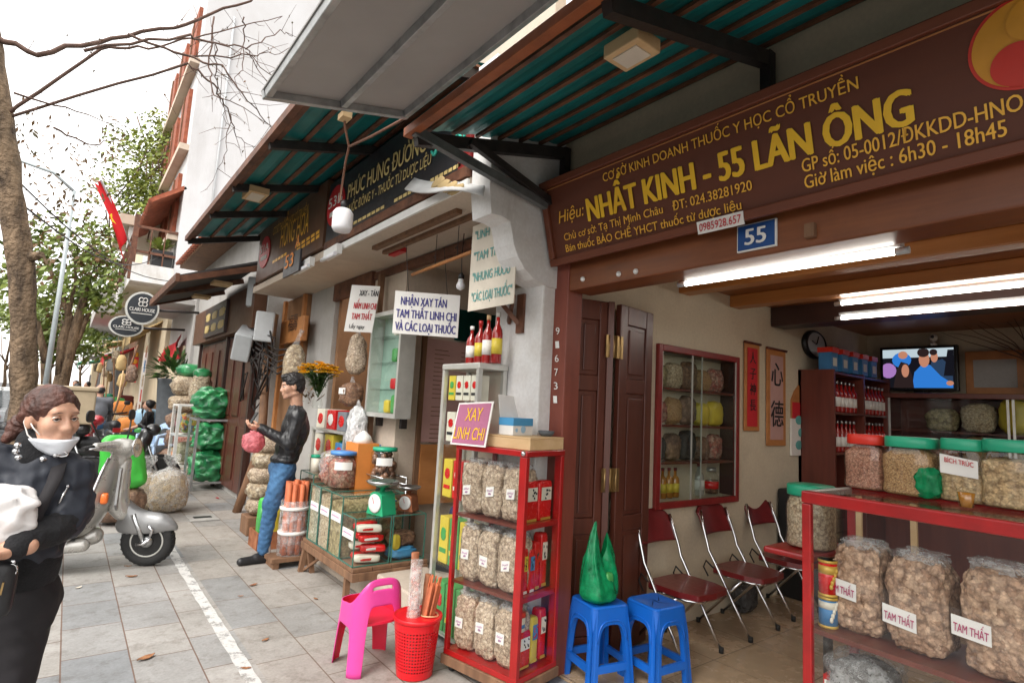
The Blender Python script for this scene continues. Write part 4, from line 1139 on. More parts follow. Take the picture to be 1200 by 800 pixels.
for z, h, mt, lab in ((SZ[2], .13, 'pack_blue', 'round blue and white tin standing in the counter corner, lower of two'), (SZ[2]+.132, .155, 'pack_red', 'tall red and gold tin stacked on the blue tin in the counter')):
 c = cp(.065, .1, z+.001); o = thing('round_tin', lab, 'tin', c)
 m = MB(); m.lathe([(.038, 0), (.038, h)], c, 20); m.build('body', mt, o)
 for zz in (0.0, h-.012): m = MB(); m.lathe([(.04, zz), (.04, zz+.012)], c, 20); m.build('rim', 'pack_gold', o)
 m = MB()
 for k in range(5): m.ball(c+V((-.03+.008*k-.004, -.028-.002*k, h*.3+.016*k)), (.008, .008, .012), 8, 5)
 m.build('printed_pattern', 'pack_cream' if mt == 'pack_blue' else 'pack_gold', o)
 m = MB(); m.lathe([(.0385, h*.62), (.0385, h*.85)], c, 20); m.build('printed_band', 'pack_gold' if mt == 'pack_red' else 'pack_cream', o)
for u, hh, lab, sd_ in ((.17, .12, 'clear bag of black herb on the lower counter shelf, below the leftmost root bag', 3), (.5, .1, 'clear bag of black herb on the lower counter shelf, right of the other dark bag', 6)):
 m = MB(); c = cp(u, .2, SZ[1]+hh+.002); m.sack(c, (.15, .12, hh), .7, .6, .14, 3, sd_, rz=0); o = thing('herb_bag', lab, 'bag', cp(u, .2, SZ[1]))
 m.build('contents', 'herb_dark', o); m = MB(); m.sack(c+V((0, 0, .03)), (.16, .13, hh+.015), .7, .6, .2, 4, sd_+1); m.build('film', 'bag_clear', o)
c = cp(.07, .2, SZ[1]+.05); m = MB(); cbox(.04, .1, .1, .3, SZ[1]+.001, SZ[1]+.16, m); o = thing('small_carton', 'flat red carton standing at the left end of the lower counter shelf', 'box', c); m.build('carton', 'pack_red', o); m = MB(); cbox(.045, .095, .099, .0995, SZ[1]+.1, SZ[1]+.14, m); m.build('printed_panel', 'paper', o)
def jar(px_, base_y, top_y, wpx, cont, lid, label, fill=.9, tagtxt=False, dcol='jar_glass', grp='square jars on the glass counter', Z=CZ, loc=None, sq=.5):
 b = at(px_, base_y, Z=Z) if loc is None else V(loc)
 dist = (b-EYE).dot(CF); h = (base_y-top_y)/FPX*dist*1.0; r = wpx/2/FPX*dist
 o = thing('storage_jar', label, 'jar', b, grp)
 rot = Matrix.Rotation(math.atan2(cd.y, cd.x), 3, 'Z')
 def spin(m):
  m.v = [tuple(b+rot@(V(p)-b)) for p in m.v]; return m
 hb = h*.86
 prof = [(r*.86, .003), (r*.97, .012), (r, hb*.1), (r*.95, hb*.3), (r*.99, hb*.6), (r*.98, hb*.78), (r*.86, hb*.93), (r*.84, hb)]
 m = spin(MB().lathe([(a*.955, z+.003 if i == 0 else z) for i, (a, z) in enumerate(prof) if z <= hb*fill]+[(r*.5, hb*fill+.004), (0, hb*fill+.006)], b, 32, sq=sq)); m.build('contents', cont, o)
 m = spin(MB().lathe(prof, b, 32, sq=sq)); m.build('jar_wall', dcol, o)
 m = spin(MB().lathe([(r*.9, hb-.012), (r*.93, hb-.008), (r*.93, h-.006), (r*.88, h), (0, h)], b, 28, sq=.75)); m.build('lid', lid, o)
 m = MB(); fwd = (EYE-b); fwd.z = 0; fwd.normalize()
 return o, b, h, r
jar(1019, 573, 509.5, 45, 'seed_pink', 'lid_red', 'square jar of reddish seed with the red lid', .92)
jar(1070, 580, 512.5, 55, 'seed_tan', 'lid_green', 'square jar of tan seed with a green lid next to the red lidded jar', .92)
o, b, h, r = jar(1134, 588, 515, 50, 'strips_tan', 'lid_green', 'green lidded jar of sliced root with a white paper label', .62)
A = cp((b-cp(0, 0, CZ)).dot(cd)-.055, 0, 0); dd = (b-cp(0, 0, CZ)).dot(-cn)
u0 = (b-cp(0, 0, CZ)).dot(cd)
A = cp(u0-r*.72, dd-r*1.02, CZ+h*.45); B = cp(u0+r*.72, dd-r*1.02, CZ+h*.40); up = V((0, 0, h*.3))
m = MB(); m.slab([A, B, B+up*.9, A+up], -cn*.002); m.build('paper_label', 'paper', o)
m = MB(); txt(m, 'BÍCH TRÚC', A+(B-A)*.14+up*.6, A+(B-A)*.9+up*.56, .02, V((0, 0, 1)), 0, .015, 0, .004, cn)
m.build('label_print', 'ink_red', o)
jar(1190, 596, 516, 58, 'strips_tan', 'lid_green', 'green lidded jar of pale curled strips at the photo edge', .82)
b = at(1136, 594, Z=CZ); b = b+cn*.03
o = thing('honey_glass', 'small tapering glass of amber liquid in front of the labelled jar', 'glass', b)
m = MB(); m.lathe([(.022, 0), (.027, .01), (.033, .08)], b, 16); m.build('glass', 'jar_glass', o); m = MB(); m.lathe([(.02, .003), (.03, .06), (0, .061)], b, 16); m.build('liquid', 'amber', o)
m = MB(); p = cp(.36, .4, CZ); m.sack(p+V((0, 0, .07)), (.06, .05, .07), .8, .7, .2, 3, 8); tag(m.build('plastic_bag', 'bag_green'), 'small green plastic bag behind the jars on the counter', 'bag')
jb = at(935, 641, Y=1.62); jb = V((3.35, 1.5, 0)); zz = at(930, 641, X=3.35, Y=None).z
jp = at(951, 641, X=3.32)
o, b, h, r = jar(951, 641, 569, 52, 'herb_cream', 'lid_green', 'tall jar of pale sliced root with a green lid left behind the counter post', .93, loc=jp, grp=None, sq=.8)
st = thing('side_table', 'small red topped table holding the tall jar behind the counter', 'table', (jp.x, jp.y, 0))
m = MB(); m.box(jp.x-.22, jp.x+.3, jp.y-.1, jp.y+.16, jp.z-.035, jp.z-.001); m.build('tabletop', 'red_paint', st, .012)
m = MB(); m.tube([(jp.x+.12, jp.y-.03, .007), (jp.x+.12, jp.y-.03, jp.z-.036)], .025, 10); m.build('pedestal', 'black', st)
# ================================================================ red glass cabinet of bagged herbs at the doorway
ca = at(604.5, 797, Z=.13); cb_ = at(520, 758, Z=.13); cc = at(676, 789, Z=.13)
ud = V((cb_.x-ca.x, cb_.y-ca.y, 0)); UW = ud.length; ud.normalize()
vd = V((ud.y, -ud.x, 0))
if vd.x < 0: vd = -vd
VD = .36; KZ0, KZ1 = .1, at(617.5, 536, X=ca.x, Y=None).z
KO = V((ca.x, ca.y, 0))
def kp(u, v, z): return KO+ud*u+vd*v+V((0, 0, z))
kab = thing('herb_cabinet', 'tall red framed glass cabinet on castors filled with bagged herbs and red packets', 'display cabinet', kp(UW/2, VD/2, 0))
def kbox(m, u0, u1, v0, v1, z0, z1, mi=0):
 return m.hexa([kp(u0, v0, z0), kp(u0, v1, z0), kp(u1, v1, z0), kp(u1, v0, z0), kp(u0, v0, z1), kp(u0, v1, z1), kp(u1, v1, z1), kp(u1, v0, z1)], mi)
t = .034
for u, w_ in ((0, .05), (UW-.024, .024)):
 for v, d_ in ((0, .03), (VD-.03, .03)):
  m = MB(); kbox(m, u, u+w_, v, v+d_, KZ0, KZ1-.001); m.build('post', 'red_paint', kab, .004)
m = MB(); kbox(m, -.003, UW+.003, -.003, VD+.003, KZ1, KZ1+.035); m.build('top', 'red_paint', kab, .006)
m = MB(); kbox(m, -.012, UW+.012, -.012, VD+.012, KZ0-.055, KZ0-.001); m.build('base', 'old_wood', kab, .004)
m = MB(); kbox(m, -.002, UW, -.002, VD, KZ0, KZ0+.03); m.build('bottom_rail', 'red_paint', kab, .003)
KS = [KZ0+.032, KZ0+.032+(KZ1-KZ0)*.33, KZ0+.032+(KZ1-KZ0)*.655]
for z in KS[1:]:
 m = MB(); kbox(m, .051, UW-.025, .012, VD-.012, z-.016, z); m.build('shelf', 'cab_wood', kab)
 m = MB(); kbox(m, .012, .049, .031, VD-.031, z-.02, z+.008); m.build('cross_rail', 'red_paint', kab)
m = MB(); kbox(m, .051, UW-.025, .004, .007, KZ0+.03, KZ1-.002); m.build('front_glass', 'front_pane', kab)
m = MB(); kbox(m, .004, .007, .031, VD-.031, KZ0+.03, KZ1-.002); m.build('side_glass', 'pane', kab)
for u in (.04, UW-.04):
 for v in (.04, VD-.04):
  m = MB(); c = kp(u, v, .022); m.lathe([(0, -.011), (.02, -.011), (.022, 0), (.02, .011), (0, .011)], c, 14, ax=ud); cs = m.build('castor', 'black_rubber', kab)
  m = MB(); m.bar(kp(u-.014, v, .022), kp(u-.014, v, .048), .003, .03); m.bar(kp(u+.014, v, .022), kp(u+.014, v, .048), .003, .03); m.bar(kp(u-.02, v, .0445), kp(u+.02, v, .0445), .04, .003); m.build('fork', 'galv', cs)
for (u, v) in ((.02, -.004), (.02, VD+.004)):
 m = MB(); m.ball(kp(u, v, KZ1+.02), .016, 10, 6); m.build('corner_cap', 'chrome', kab)
UWI = UW-.08
for si, (z, hh) in enumerate(zip(KS, (.355, .36, .35))):
 for bi in range(3):
  u = .055+UWI*(bi+.5)/3
  row = ('bottom', 'middle', 'top')[si]; side = ('right', 'middle', 'left')[bi]
  o = thing('herb_bag', 'clear bag of grey herb, %s of three on the red cabinet %s shelf' % (side, row), 'bag', kp(u, .11, z), 'herb bags behind the front glass of the red cabinet')
  m = MB(); c = kp(u, .115, z+hh*.43+.002); sd_ = si*3+bi
  m.sack(c, (.085, UWI/6*.98, hh*.43), .5, .42, .09, 2.8, sd_, 54, 40, 0, math.atan2(vd.y, vd.x), 0, (rnd.uniform(-.01, .01), 0))
  m.v = [tuple(V(p)+(V(p)-c).normalized()*(.5-noise.voronoi(V(p)*44)[0][0]+.5*noise.noise(V(p)*80))*.01) for p in m.v]
  m.build('contents', 'herb_grey', o)
  m = MB(); m.sack(kp(u, .115, z+hh*.87), (.06, UWI/6*.8, hh*.07), .5, .6, .3, 4, sd_+20, 20, 10, 0, math.atan2(vd.y, vd.x)); m.build('bag_neck', 'bag_clear', o)
  m = MB(); lz = z+hh*(.3+.13*rnd.random()); lu = u+rnd.uniform(-.015, .02); s_ = .03; tl_ = rnd.uniform(-.006, .006)
  q = [kp(lu+s_, .024, lz-tl_), kp(lu-s_, .024, lz+tl_), kp(lu-s_, .026, lz+.055+tl_), kp(lu+s_, .026, lz+.055-tl_)]
  m.slab(q, -vd*.0015)
  lb = m.build('price_card', 'paper', o); m = MB()
  for k, (r0, r1) in enumerate(((.15, .85), (.35, .7))):
   a = q[0]+(q[1]-q[0])*r0+(q[3]-q[0])*(.6-.32*k)-vd*.003; b = q[0]+(q[1]-q[0])*r1+(q[3]-q[0])*(.6-.32*k)-vd*.003
   n_ = 9; m.tube([a+(b-a)*(i/n_)+V((0, 0, (.006 if i % 2 else -.005)*(.5+rnd.random()))) for i in range(n_+1)], .0013, 4)
  m.build('handwriting', 'ink_violet', lb)
def packet(u, v, z, wu, wv, h, mt, label, band='pack_gold', spot='pack_cream', grp=None):
 v += .02
 o = thing('herb_packet', label, 'packet', kp(u, v, z), grp)
 m = MB(); c = kp(u, v, z+h/2+.001)
 m.sack(c, (wv/2, wu/2, h/2), .3, .25, .03, 3, u*70+v*30, 20, 12, 0, math.atan2(vd.y, vd.x)); m.build('wrapper', mt, o)
 for k, (f0, f1, mm) in enumerate(((.52, .84, spot), (.04, .1, band))):
  m = MB(); q = [kp(u-wu/2-.002, v-wv*.36, z+h*f0), kp(u-wu/2-.002, v+wv*.36, z+h*f0), kp(u-wu/2-.002, v+wv*.36, z+h*f1), kp(u-wu/2-.002, v-wv*.36, z+h*f1)]
  m.slab(q, -ud*.0015); pp = m.build('printed_panel', mm, o)
  if k == 0:
   m = MB()
   for i in range(6):
    a = kp(u-wu/2-.0045, v+rnd.uniform(-.26, .26)*wv, z+h*rnd.uniform(f0+.04, f1-.05)); m.ball(a, (.0012, wv*.1, h*.03), 6, 4)
   m.build('print_marks', 'ink_black' if mt != 'pack_yellow' else 'pack_red', pp)
z = KS[2]+.001
packet(.085, .11, z, .07, .12, .235, 'pack_red', 'left of two tall red foil packets on the top shelf of the red cabinet', spot='pack_cream')
packet(.085, .24, z, .07, .13, .23, 'pack_red', 'right of two tall red foil packets on the top shelf of the red cabinet', spot='pack_cream')
z = KS[1]+.001
packet(.08, .075, z, .06, .06, .25, 'pack_red', 'slim red carton with a yellow panel at the left of the middle cabinet shelf', spot='pack_yellow', band='paper')
packet(.08, .14, z, .06, .05, .24, 'pack_red', 'slim red carton with a blue panel second on the middle cabinet shelf', spot='pack_blue', band='paper')
packet(.09, .2, z, .06, .05, .27, 'pack_red', 'plain tall red carton third on the middle cabinet shelf', spot='pack_red', band='pack_gold')
packet(.1, .27, z, .07, .06, .31, 'pack_red', 'tallest red carton with a pale picture at the right of the middle cabinet shelf', spot='pack_cream', band='pack_gold')
z = KS[0]+.001
packet(.08, .1, z, .07, .11, .2, 'pack_red', 'short red carton with a white slot print on the bottom cabinet shelf', spot='paper')
packet(.085, .2, z, .06, .06, .25, 'pack_yellow', 'pale yellow carton in the middle of the bottom cabinet shelf', spot='pack_blue', band='pack_yellow')
packet(.09, .275, z, .07, .06, .28, 'pack_red', 'red and orange carton at the right of the bottom cabinet shelf', spot='pack_cream')
o = thing('round_tin', 'small tin with a red lid standing on the short red carton', 'tin', kp(.08, .1, z+.2))
m = MB(); m.lathe([(.035, .201), (.035, .275)], kp(.08, .1, z), 18); m.build('body', 'pack_cream', o); m = MB(); m.lathe([(.037, .276), (.037, .3), (0, .301)], kp(.08, .1, z), 18); m.build('lid', 'lid_red', o)
m = MB(); m.lathe([(.0355, .22), (.0355, .24)], kp(.08, .1, z), 18); m.build('printed_band', 'pack_blue', o)
KT = KZ1+.036
o = thing('wooden_box', 'shallow pale wooden box lying on the red cabinet', 'box', kp(.2, .2, KT))
m = MB(); kbox(m, .005, .33, .03, .35, KT, KT+.06); m.build('body', 'pale_wood', o, .003); m = MB(); kbox(m, .004, .331, .029, .351, KT+.0605, KT+.072); m.build('lid', 'pale_wood', o, .003)
o = thing('mask_carton', 'open blue and white face mask carton on the pale wooden box', 'box', kp(.28, .2, KT+.073))
z = KT+.073
bu = .16
m = MB(); kbox(m, bu, bu+.11, .06, .24, z, z+.055); m.build('carton', 'paper', o, .002)
m = MB(); kbox(m, bu-.002, bu+.112, .058, .242, z+.0555, z+.1); m.build('upper_band', 'mask_box_blue', o, .002)
m = MB(); m.slab([kp(bu+.11, .065, z+.1), kp(bu+.11, .235, z+.1), kp(bu+.15, .225, z+.23), kp(bu+.15, .085, z+.235)], ud*.002); m.build('open_flap', 'paper', o)
m = MB()
for v, zz, r_ in ((.15, z+.035, .022), (.09, z+.03, .012)): m.sack(kp(bu-.0025, v, zz), (r_, .0012, r_), 1, 1, 0, 1, 0, 12, 8, 0, math.atan2(vd.y, vd.x))
m.build('printed_mark', 'pale_blue', o)
m = MB(); c = kp(.1, .3, z); m.lathe([(.03, 0), (.045, .012), (.05, .03), (.043, .032)], c, 18); tag(m.build('small_dish', 'pot_grey'), 'small dark dish at the edge of the pale wooden box', 'dish')
pA, pB = at(528, 521, X=kp(UW, 0, 0).x-.02), at(568, 524.5, X=kp(UW*.62, 0, 0).x-.02)
A = kp(UW-.0, -.03, KZ1-.005); A = at(527.5, 520, X=A.x); B = at(568.5, 524, X=kp(UW*.58, -.03, 0).x)
C_ = at(578.5, 470, X=B.x+.03); D_ = at(538, 472, X=A.x+.03)
o = thing('painted_card', 'tilted purple card with yellow hand lettering XAY LINH CHI on the red cabinet', 'sign', (A+B)/2)
nn_ = (B-A).cross(D_-A).normalized()
if nn_.x > 0: nn_ = -nn_
m = MB(); m.slab([A, B, C_, D_], -nn_*.005); m.build('white_edge', 'paper', o)
ins = lambda u, v: A+(B-A)*u+(D_-A)*v*(1-u)+(C_-B)*v*u
m = MB(); m.slab([ins(.04, .04)+nn_*.001, ins(.96, .04)+nn_*.001, ins(.96, .96)+nn_*.001, ins(.04, .96)+nn_*.001], nn_*.001); m.build('purple_face', 'purple_card', o)
m = MB(); up = (D_-A).normalized(); Hh = (D_-A).length
txt(m, 'XAY', ins(.3, .57), ins(.76, .57), Hh*.3, up, 0, .01, 0, .004, nn_); txt(m, 'LINH CHI', ins(.06, .14), ins(.92, .14), Hh*.28, up, 0, .01, 0, .004, nn_); m.build('lettering', 'yellow_letter', o)
# ================================================================ plastic stools
def make_stool():
 o = thing('plastic_stool', 'bright blue plastic stool', 'stool', (0, 0, 0), 'blue plastic stools in the doorway')
 H, a, b_ = .45, .125, .155     # half size at seat and at feet
 def ring(z, k=1.0, n=5, rr=.03):
  f = a+(b_-a)*(1-z/H); f *= k; pts = []
  for cx, cy, a0 in ((1, 1, 0), (-1, 1, 90), (-1, -1, 180), (1, -1, 270)):
   for i in range(n):
    t_ = R(a0+90*i/(n-1)); pts.append((cx*(f-rr)+rr*math.cos(t_), cy*(f-rr)+rr*math.sin(t_), z))
  return pts
 m = MB()
 r0 = ring(H-.012); r1 = ring(H-.004, .97); r2 = ring(H, .93); r3 = ring(H-.004, .82); r4 = ring(H-.004, .2)
 n = len(r0); m.add(r0+r1+r2+r3+r4, [(k*n+i, k*n+(i+1) % n, (k+1)*n+(i+1) % n, (k+1)*n+i) for k in range(4) for i in range(n)]+[tuple(range(4*n, 5*n))], 0, True)
 m.build('seat', 'blue_plastic', o)
 for s_ in range(4):
  rot = Matrix.Rotation(R(90*s_), 3, 'Z'); m = MB()
  def sp_(u, z, dd=0):
   f = a+(b_-a)*(1-z/H); return rot@V((u*f, -(f-dd), z))
  out = []; nA = 14
  outer, inner = [], []
  for i in range(nA+1):
   th = math.pi*i/nA; ex = .66
   iu = -ex*math.copysign(abs(math.cos(th))**.55, math.cos(th)); iz = .15+.2*abs(math.sin(th))**.55
   inner.append((iu, iz)); u = -1+2*i/nA
   outer.append((u*.97, H-.013))
  left_o = [(-.97, z) for z in (0, .05, .1, .15)]; left_i = [(-.66, z) for z in (0, .05, .1, .15)]
  O = left_o+outer+[(-u, z) for u, z in left_o[::-1]]; I = left_i+inner+[(-u, z) for u, z in left_i[::-1]]
  O[4] = (-.97, .3); O[-5] = (.97, .3)
  k = len(O)
  for dd in (0, .006):
   vs = [sp_(u, z, dd) for u, z in O]+[sp_(u, z, dd) for u, z in I]
   fs = [(i, k+i, k+i+1, i+1) for i in range(k-1)]
   m.add(vs, fs if dd == 0 else [f[::-1] for f in fs], 0, False)
  vs = [sp_(u, z, 0) for u, z in I]+[sp_(u, z, .03) for u, z in I]
  m.add(vs, [(i, k+i, k+i+1, i+1) for i in range(k-1)], 0, False)
  z0_, z1_ = .1, .14
  m.hexa([sp_(-.67, z0_, 0), sp_(.67, z0_, 0), sp_(.67, z0_, .02), sp_(-.67, z0_, .02), sp_(-.67, z1_, 0), sp_(.67, z1_, 0), sp_(.67, z1_, .02), sp_(-.67, z1_, .02)])
  m.tube([sp_(u*1.14, z+.022 if z > .15 else z, -.001) for u, z in inner[1:-1]], .005, 5)
  m.build('side_frame', 'blue_plastic', o)
 for cx, cy in ((1, 1), (-1, 1), (-1, -1), (1, -1)):
  m = MB(); vs = []
  for z in (0, .2, .4, H-.012):
   f = a+(b_-a)*(1-z/H)
   for i in range(5):
    t_ = R(90*i/4); vs.append((cx*(f-.03+.032*math.cos(t_)), cy*(f-.03+.032*math.sin(t_)), z))
  m.add(vs, [(r_*5+i, r_*5+i+1, (r_+1)*5+i+1, (r_+1)*5+i) for r_ in range(3) for i in range(4)], 0, True); m.build('leg', 'blue_plastic', o)
 return o
stl = make_stool()
stl['label'] = 'blue plastic stool with the green bag on it, beside the red cabinet'
p = at(716, 703, Z=.45); ang = R(-8)
stl.location = (2.635, 2.425, .0); stl.rotation_euler = (0, 0, R(-12))
q = [at(765, 713.5, Z=.45), at(736, 698, Z=.45), at(802, 708, Z=.45)]
ce = (q[1]+q[2])/2
dup(stl, (ce.x, ce.y, 0), R(-6), 'blue plastic stool with an empty seat, right of the one with the bag')
gb = thing('carrier_bag', 'translucent green carrier bag with tied handles on the left blue stool', 'bag', (2.62, 2.43, .45))
m = MB(); vs = []; nA, nR = 56, 26
for k in range(nR+1):
 f = k/nR
 for j in range(nA):
  th = 6.283185*j/nA; c_, s_ = math.cos(th), math.sin(th)
  top = .24+.17*abs(c_)**1.6*(1.25 if c_ < 0 else .85)
  wx = .118*(1-.16*f**2)*(1 if f < .62 else 1-.5*((f-.62)/.38)**1.3); wy = .1*(1-f**1.6*.88)+.004
  if f < .12: q_ = .72+.28*math.sin(f/.12*1.5708); wx *= q_; wy *= q_
  pl = 1+(.035+.09*f)*math.sin(7*th+2.2*math.sin(3*f+th))+.03*noise.noise(V((c_*2, s_*2, f*5)))
  vs.append((2.612+math.copysign(abs(c_)**.8, c_)*wx*pl+.012*f, 2.42+math.copysign(abs(s_)**.8, s_)*wy*pl, .452+f*top+.008*noise.noise(V((c_*3, s_*3, f*3)))*f))
m.add(vs, [(k*nA+j, k*nA+(j+1) % nA, (k+1)*nA+(j+1) % nA, (k+1)*nA+j) for k in range(nR) for j in range(nA)]+[tuple(range(nA))[::-1]], 0, True)
m.build('bag_body', 'bag_green', gb)
m = MB(); m.sack((2.635, 2.37, .56), (.03, .03, .06), .5, .5, .05, 3, 2); m.build('contents', 'pack_green', gb)
# ================================================================ pink child's chair seen from behind
pc = thing('plastic_chair', 'small pink plastic chair with a slotted curved back, beside the red basket', 'chair', (1.56, 3.3, 0))
pA = at(413, 797, Z=0); cx, cy = pA.x+.155, pA.y+.16
def pq(x, y, z): return V((cx+x, cy+y, z))
HB = .50
nC, nRw = 120, 16
def pc_mesh(inset, side):
 vs, fs, info = [], [], []
 for i in range(nC):
  th = 2*math.pi*i/nC                     # 0 = the back's centre (towards the camera), pi = the open front
  sx_, cy_ = math.sin(th), -math.cos(th)
  x = .145*math.copysign(abs(sx_)**.55, sx_); y = .14*math.copysign(abs(cy_)**.55, cy_)
  k = min(1, max(0, (math.pi-abs(math.pi-th))/math.pi))     # 0 back .. 1 front
  kk = k*4                                # 1 = corner back/flank, 3 = corner flank/front
  top = .36+.16*(.5+.5*math.cos(math.pi*min(kk, 2.4)/2.4))
  cen = kk if kk < 1 else abs(kk-2) if kk < 3 else 4-kk   # distance from the middle of this face
  hgt = .37 if kk < 1 else .25 if kk < 3 else .2
  half = .5
  zb = 0 if cen > half else hgt*(1-(cen/half)**5)**.5
  for r_ in range(nRw):
   f = r_/(nRw-1); z = zb+(top-zb)*f; g_ = 1+.26*(1-z/.52)-inset
   vs.append(pq(x*g_, y*g_, z))
  info.append((k, zb, top, th))
 hole = lambda i, r_: (min(i, nC-1-i) < 4 and 9 <= r_ <= 10)
 for i in range(nC):
  j = (i+1) % nC
  for r_ in range(nRw-1):
   if hole(i, r_): continue
   q = (i*nRw+r_, j*nRw+r_, j*nRw+r_+1, i*nRw+r_+1)
   fs.append(q if side > 0 else q[::-1])
 return vs, fs
vs_, fs_ = pc_mesh(0, 1)
m = MB(); m.add(vs_, fs_, 0, True); o = m.build('shell', 'pink_plastic', pc)
sd2 = o.modifiers.new('thickness', 'SOLIDIFY'); sd2.thickness = .005; sd2.offset = -1
vs_, fs_ = pc_mesh(.045, -1)
m = MB(); m.add(vs_, fs_, 0, True); m.build('inner_shell', 'pink_shaded', pc)  # extra shell that carries the shaded inside colour
m = MB(); m.prism([(.14*math.copysign(abs(math.cos(k*.2618))**.55, math.cos(k*.2618)), .14*math.copysign(abs(math.sin(k*.2618))**.55, math.sin(k*.2618))) for k in range(24)], pq(0, 0, .262), (1, 0, 0), (0, 1, 0), (0, 0, .014)); m.build('seat', 'pink_shaded', pc, .004)
# ================================================================ red perforated basket with cinnamon bark
bk = at(490, 719, Z=.33); br = .135
bc = V((bk.x, bk.y, 0))
ba = thing('red_basket', 'red perforated plastic basket holding sticks of cinnamon bark', 'basket', bc)
m = MB(); nA, nR = 44, 18; vs = [];
for k in range(nR+1):
 f = k/nR; z = .005+.315*f; r_ = br*(.76+.24*f)
 for j in range(nA): a = 6.283185*j/nA; vs.append(bc+V((r_*math.cos(a), r_*math.sin(a), z)))
def sub(i, j, k0, k1): return vs[k0*nA+(i % nA)].lerp(vs[k1*nA+(i % nA)], 0)
for k in range(nR):
 for j in range(nA):
  p0, p1, p2, p3 = vs[k*nA+j], vs[k*nA+(j+1) % nA], vs[(k+1)*nA+(j+1) % nA], vs[(k+1)*nA+j]
  if 2 <= k < 15:
   c_ = (p0+p1+p2+p3)/4
   i0, i1, i2, i3 = [c_+(q-c_)*.52 for q in (p0, p1, p2, p3)]
   m.add([p0, p1, p2, p3, i0, i1, i2, i3], [(0, 1, 5, 4), (1, 2, 6, 5), (2, 3, 7, 6), (3, 0, 4, 7)])
  else: m.add([p0, p1, p2, p3], [(0, 1, 2, 3)])
m.lathe([(.001, .006), (br*.76, .006)], bc, nA)
o = m.build('lattice_body', 'red_plastic', ba); sm_ = o.modifiers.new('thickness', 'SOLIDIFY'); sm_.thickness = .0035
m = MB(); m.lathe([(br*.99, .305), (br*1.05, .312), (br*1.06, .33), (br*1.0, .335), (br*.97, .325)], bc, nA); m.build('rim', 'red_plastic', ba)
def stick(x, y, lx, ly, h, r_, mat, label, name='cinnamon_stick', z0=.01, roll=True):
 m = MB(); pts = [];
 a0 = V((bc.x+x, bc.y+y, z0)); a1 = V((bc.x+x+lx, bc.y+y+ly, h))
 for i in range(9):
  f = i/8; pts.append(a0.lerp(a1, f)+V((rnd.uniform(-.004, .004), rnd.uniform(-.004, .004), 0)))
 m.tube(pts, [r_*(1+.15*rnd.uniform(-1, 1)) for _ in pts], 9, cap=True, flat=.6)
 return tag(m.build(name, mat), label, 'cinnamon bark', 'cinnamon bark in the red basket')
stick(.02, .03, -.02, .05, .66, .024, 'cinnamon', 'tallest dark curl of cinnamon bark at the back of the red basket')
stick(-.02, -.01, -.0, .03, .56, .022, 'cinnamon', 'medium dark cinnamon quill in the middle of the red basket')
stick(.0, -.02, .05, .02, .55, .017, 'cinnamon', 'thin cinnamon quill leaning between the darker ones and the tied bundle')
o = thing('cinnamon_bundle', 'tied bundle of thin reddish cinnamon sticks leaning right in the red basket', 'bundle', bc+V((.05, -.03, .01)), 'cinnamon bark in the red basket')
dirn = V((.09, -.035, .0)); m = MB()
for i in range(26):
 a = rnd.uniform(0, 6.28); rr_ = .042*math.sqrt(rnd.random())
 b0_ = bc+V((.0+rr_*math.cos(a)*.7, -.02+rr_*math.sin(a)*.7, .03)); b1_ = bc+V((.075+rr_*math.cos(a)*1.0, -.05+rr_*math.sin(a)*1.0, .52+rnd.uniform(-.04, .03)))
 m.tube([b0_, b0_.lerp(b1_, .5), b1_], .006, 6)
m.build('sticks', 'cinnamon_roll', o)
m = MB(); c_ = bc+V((.055, -.04, .33)); m.tube([c_+V((.05*math.cos(a*.5236), .05*math.sin(a*.5236), .004*math.sin(a))) for a in range(13)], .004, 6); m.build('tie', 'pale_wood', o)
o = thing('wrapped_bark', 'pale bark wrapped in clear film standing at the left of the red basket', 'bundle', bc+V((-.07, 0, .01)), 'cinnamon bark in the red basket')
m = MB(); a0, a1 = bc+V((-.05, -.03, .02)), bc+V((-.03, .0, .64)); m.tube([a0, a0.lerp(a1, .5), a1], [.035, .04, .036], 10, flat=.6); m.build('film', 'bag_clear', o)
m = MB(); m.tube([a0, a1-V((0, 0, .04))], [.024, .028], 8, flat=.6); m.build('bark', 'herb_red', o)
# ================================================================ second shop: open bay with glass boxes in front
s2 = thing('herb_store_building', 'narrow open herb store with a beige concrete canopy slab behind the glass boxes', 'shop', (2.45, 4.2, 0))
m = MB(); m.box(2.47, 5.2, 2.82, 4.92, -.1, .12); m.build('floor_slab', 'step_concrete', s2)
m = MB(); m.box(2.5, 5.2, 4.9, 5.02, .12, 3.3); m.box(2.46, 2.5, 4.9, 5.62, .0, 3.3); m.build('side_wall', 'slab_concrete', s2)
m = MB(); m.box(5.1, 5.2, 2.9, 4.9, .12, 3.3); m.build('back_wall', 'inner_wall', s2)
m = MB(); m.box(2.52, 5.1, 2.82, 2.9, .12, 3.3); m.build('side_wall', 'inner_wall', s2)
m = MB(); m.box(2.47, 5.1, 2.9, 4.9, 2.9, 2.98); m.build('ceiling', 'slab_concrete', s2)
m = MB(); m.box(2.44, 2.5, 3.2, 5.62, 2.82, 2.899); m.build('shutter_rail', 'rust_steel', s2)
m = MB(); m.box(1.84, 2.52, 2.9, 5.42, 2.915, 3.0); m.build('canopy_slab', 'slab_concrete', s2, .006)
m = MB(); m.box(1.82, 1.839, 2.9, 5.42, 2.9, 2.96); m.build('slab_edge', 'white_paint', s2)
m = MB(); m.box(2.45, 2.55, 2.87, 5.62, 3.0, 5.2); m.build('upper_wall', 'slab_concrete', s2)
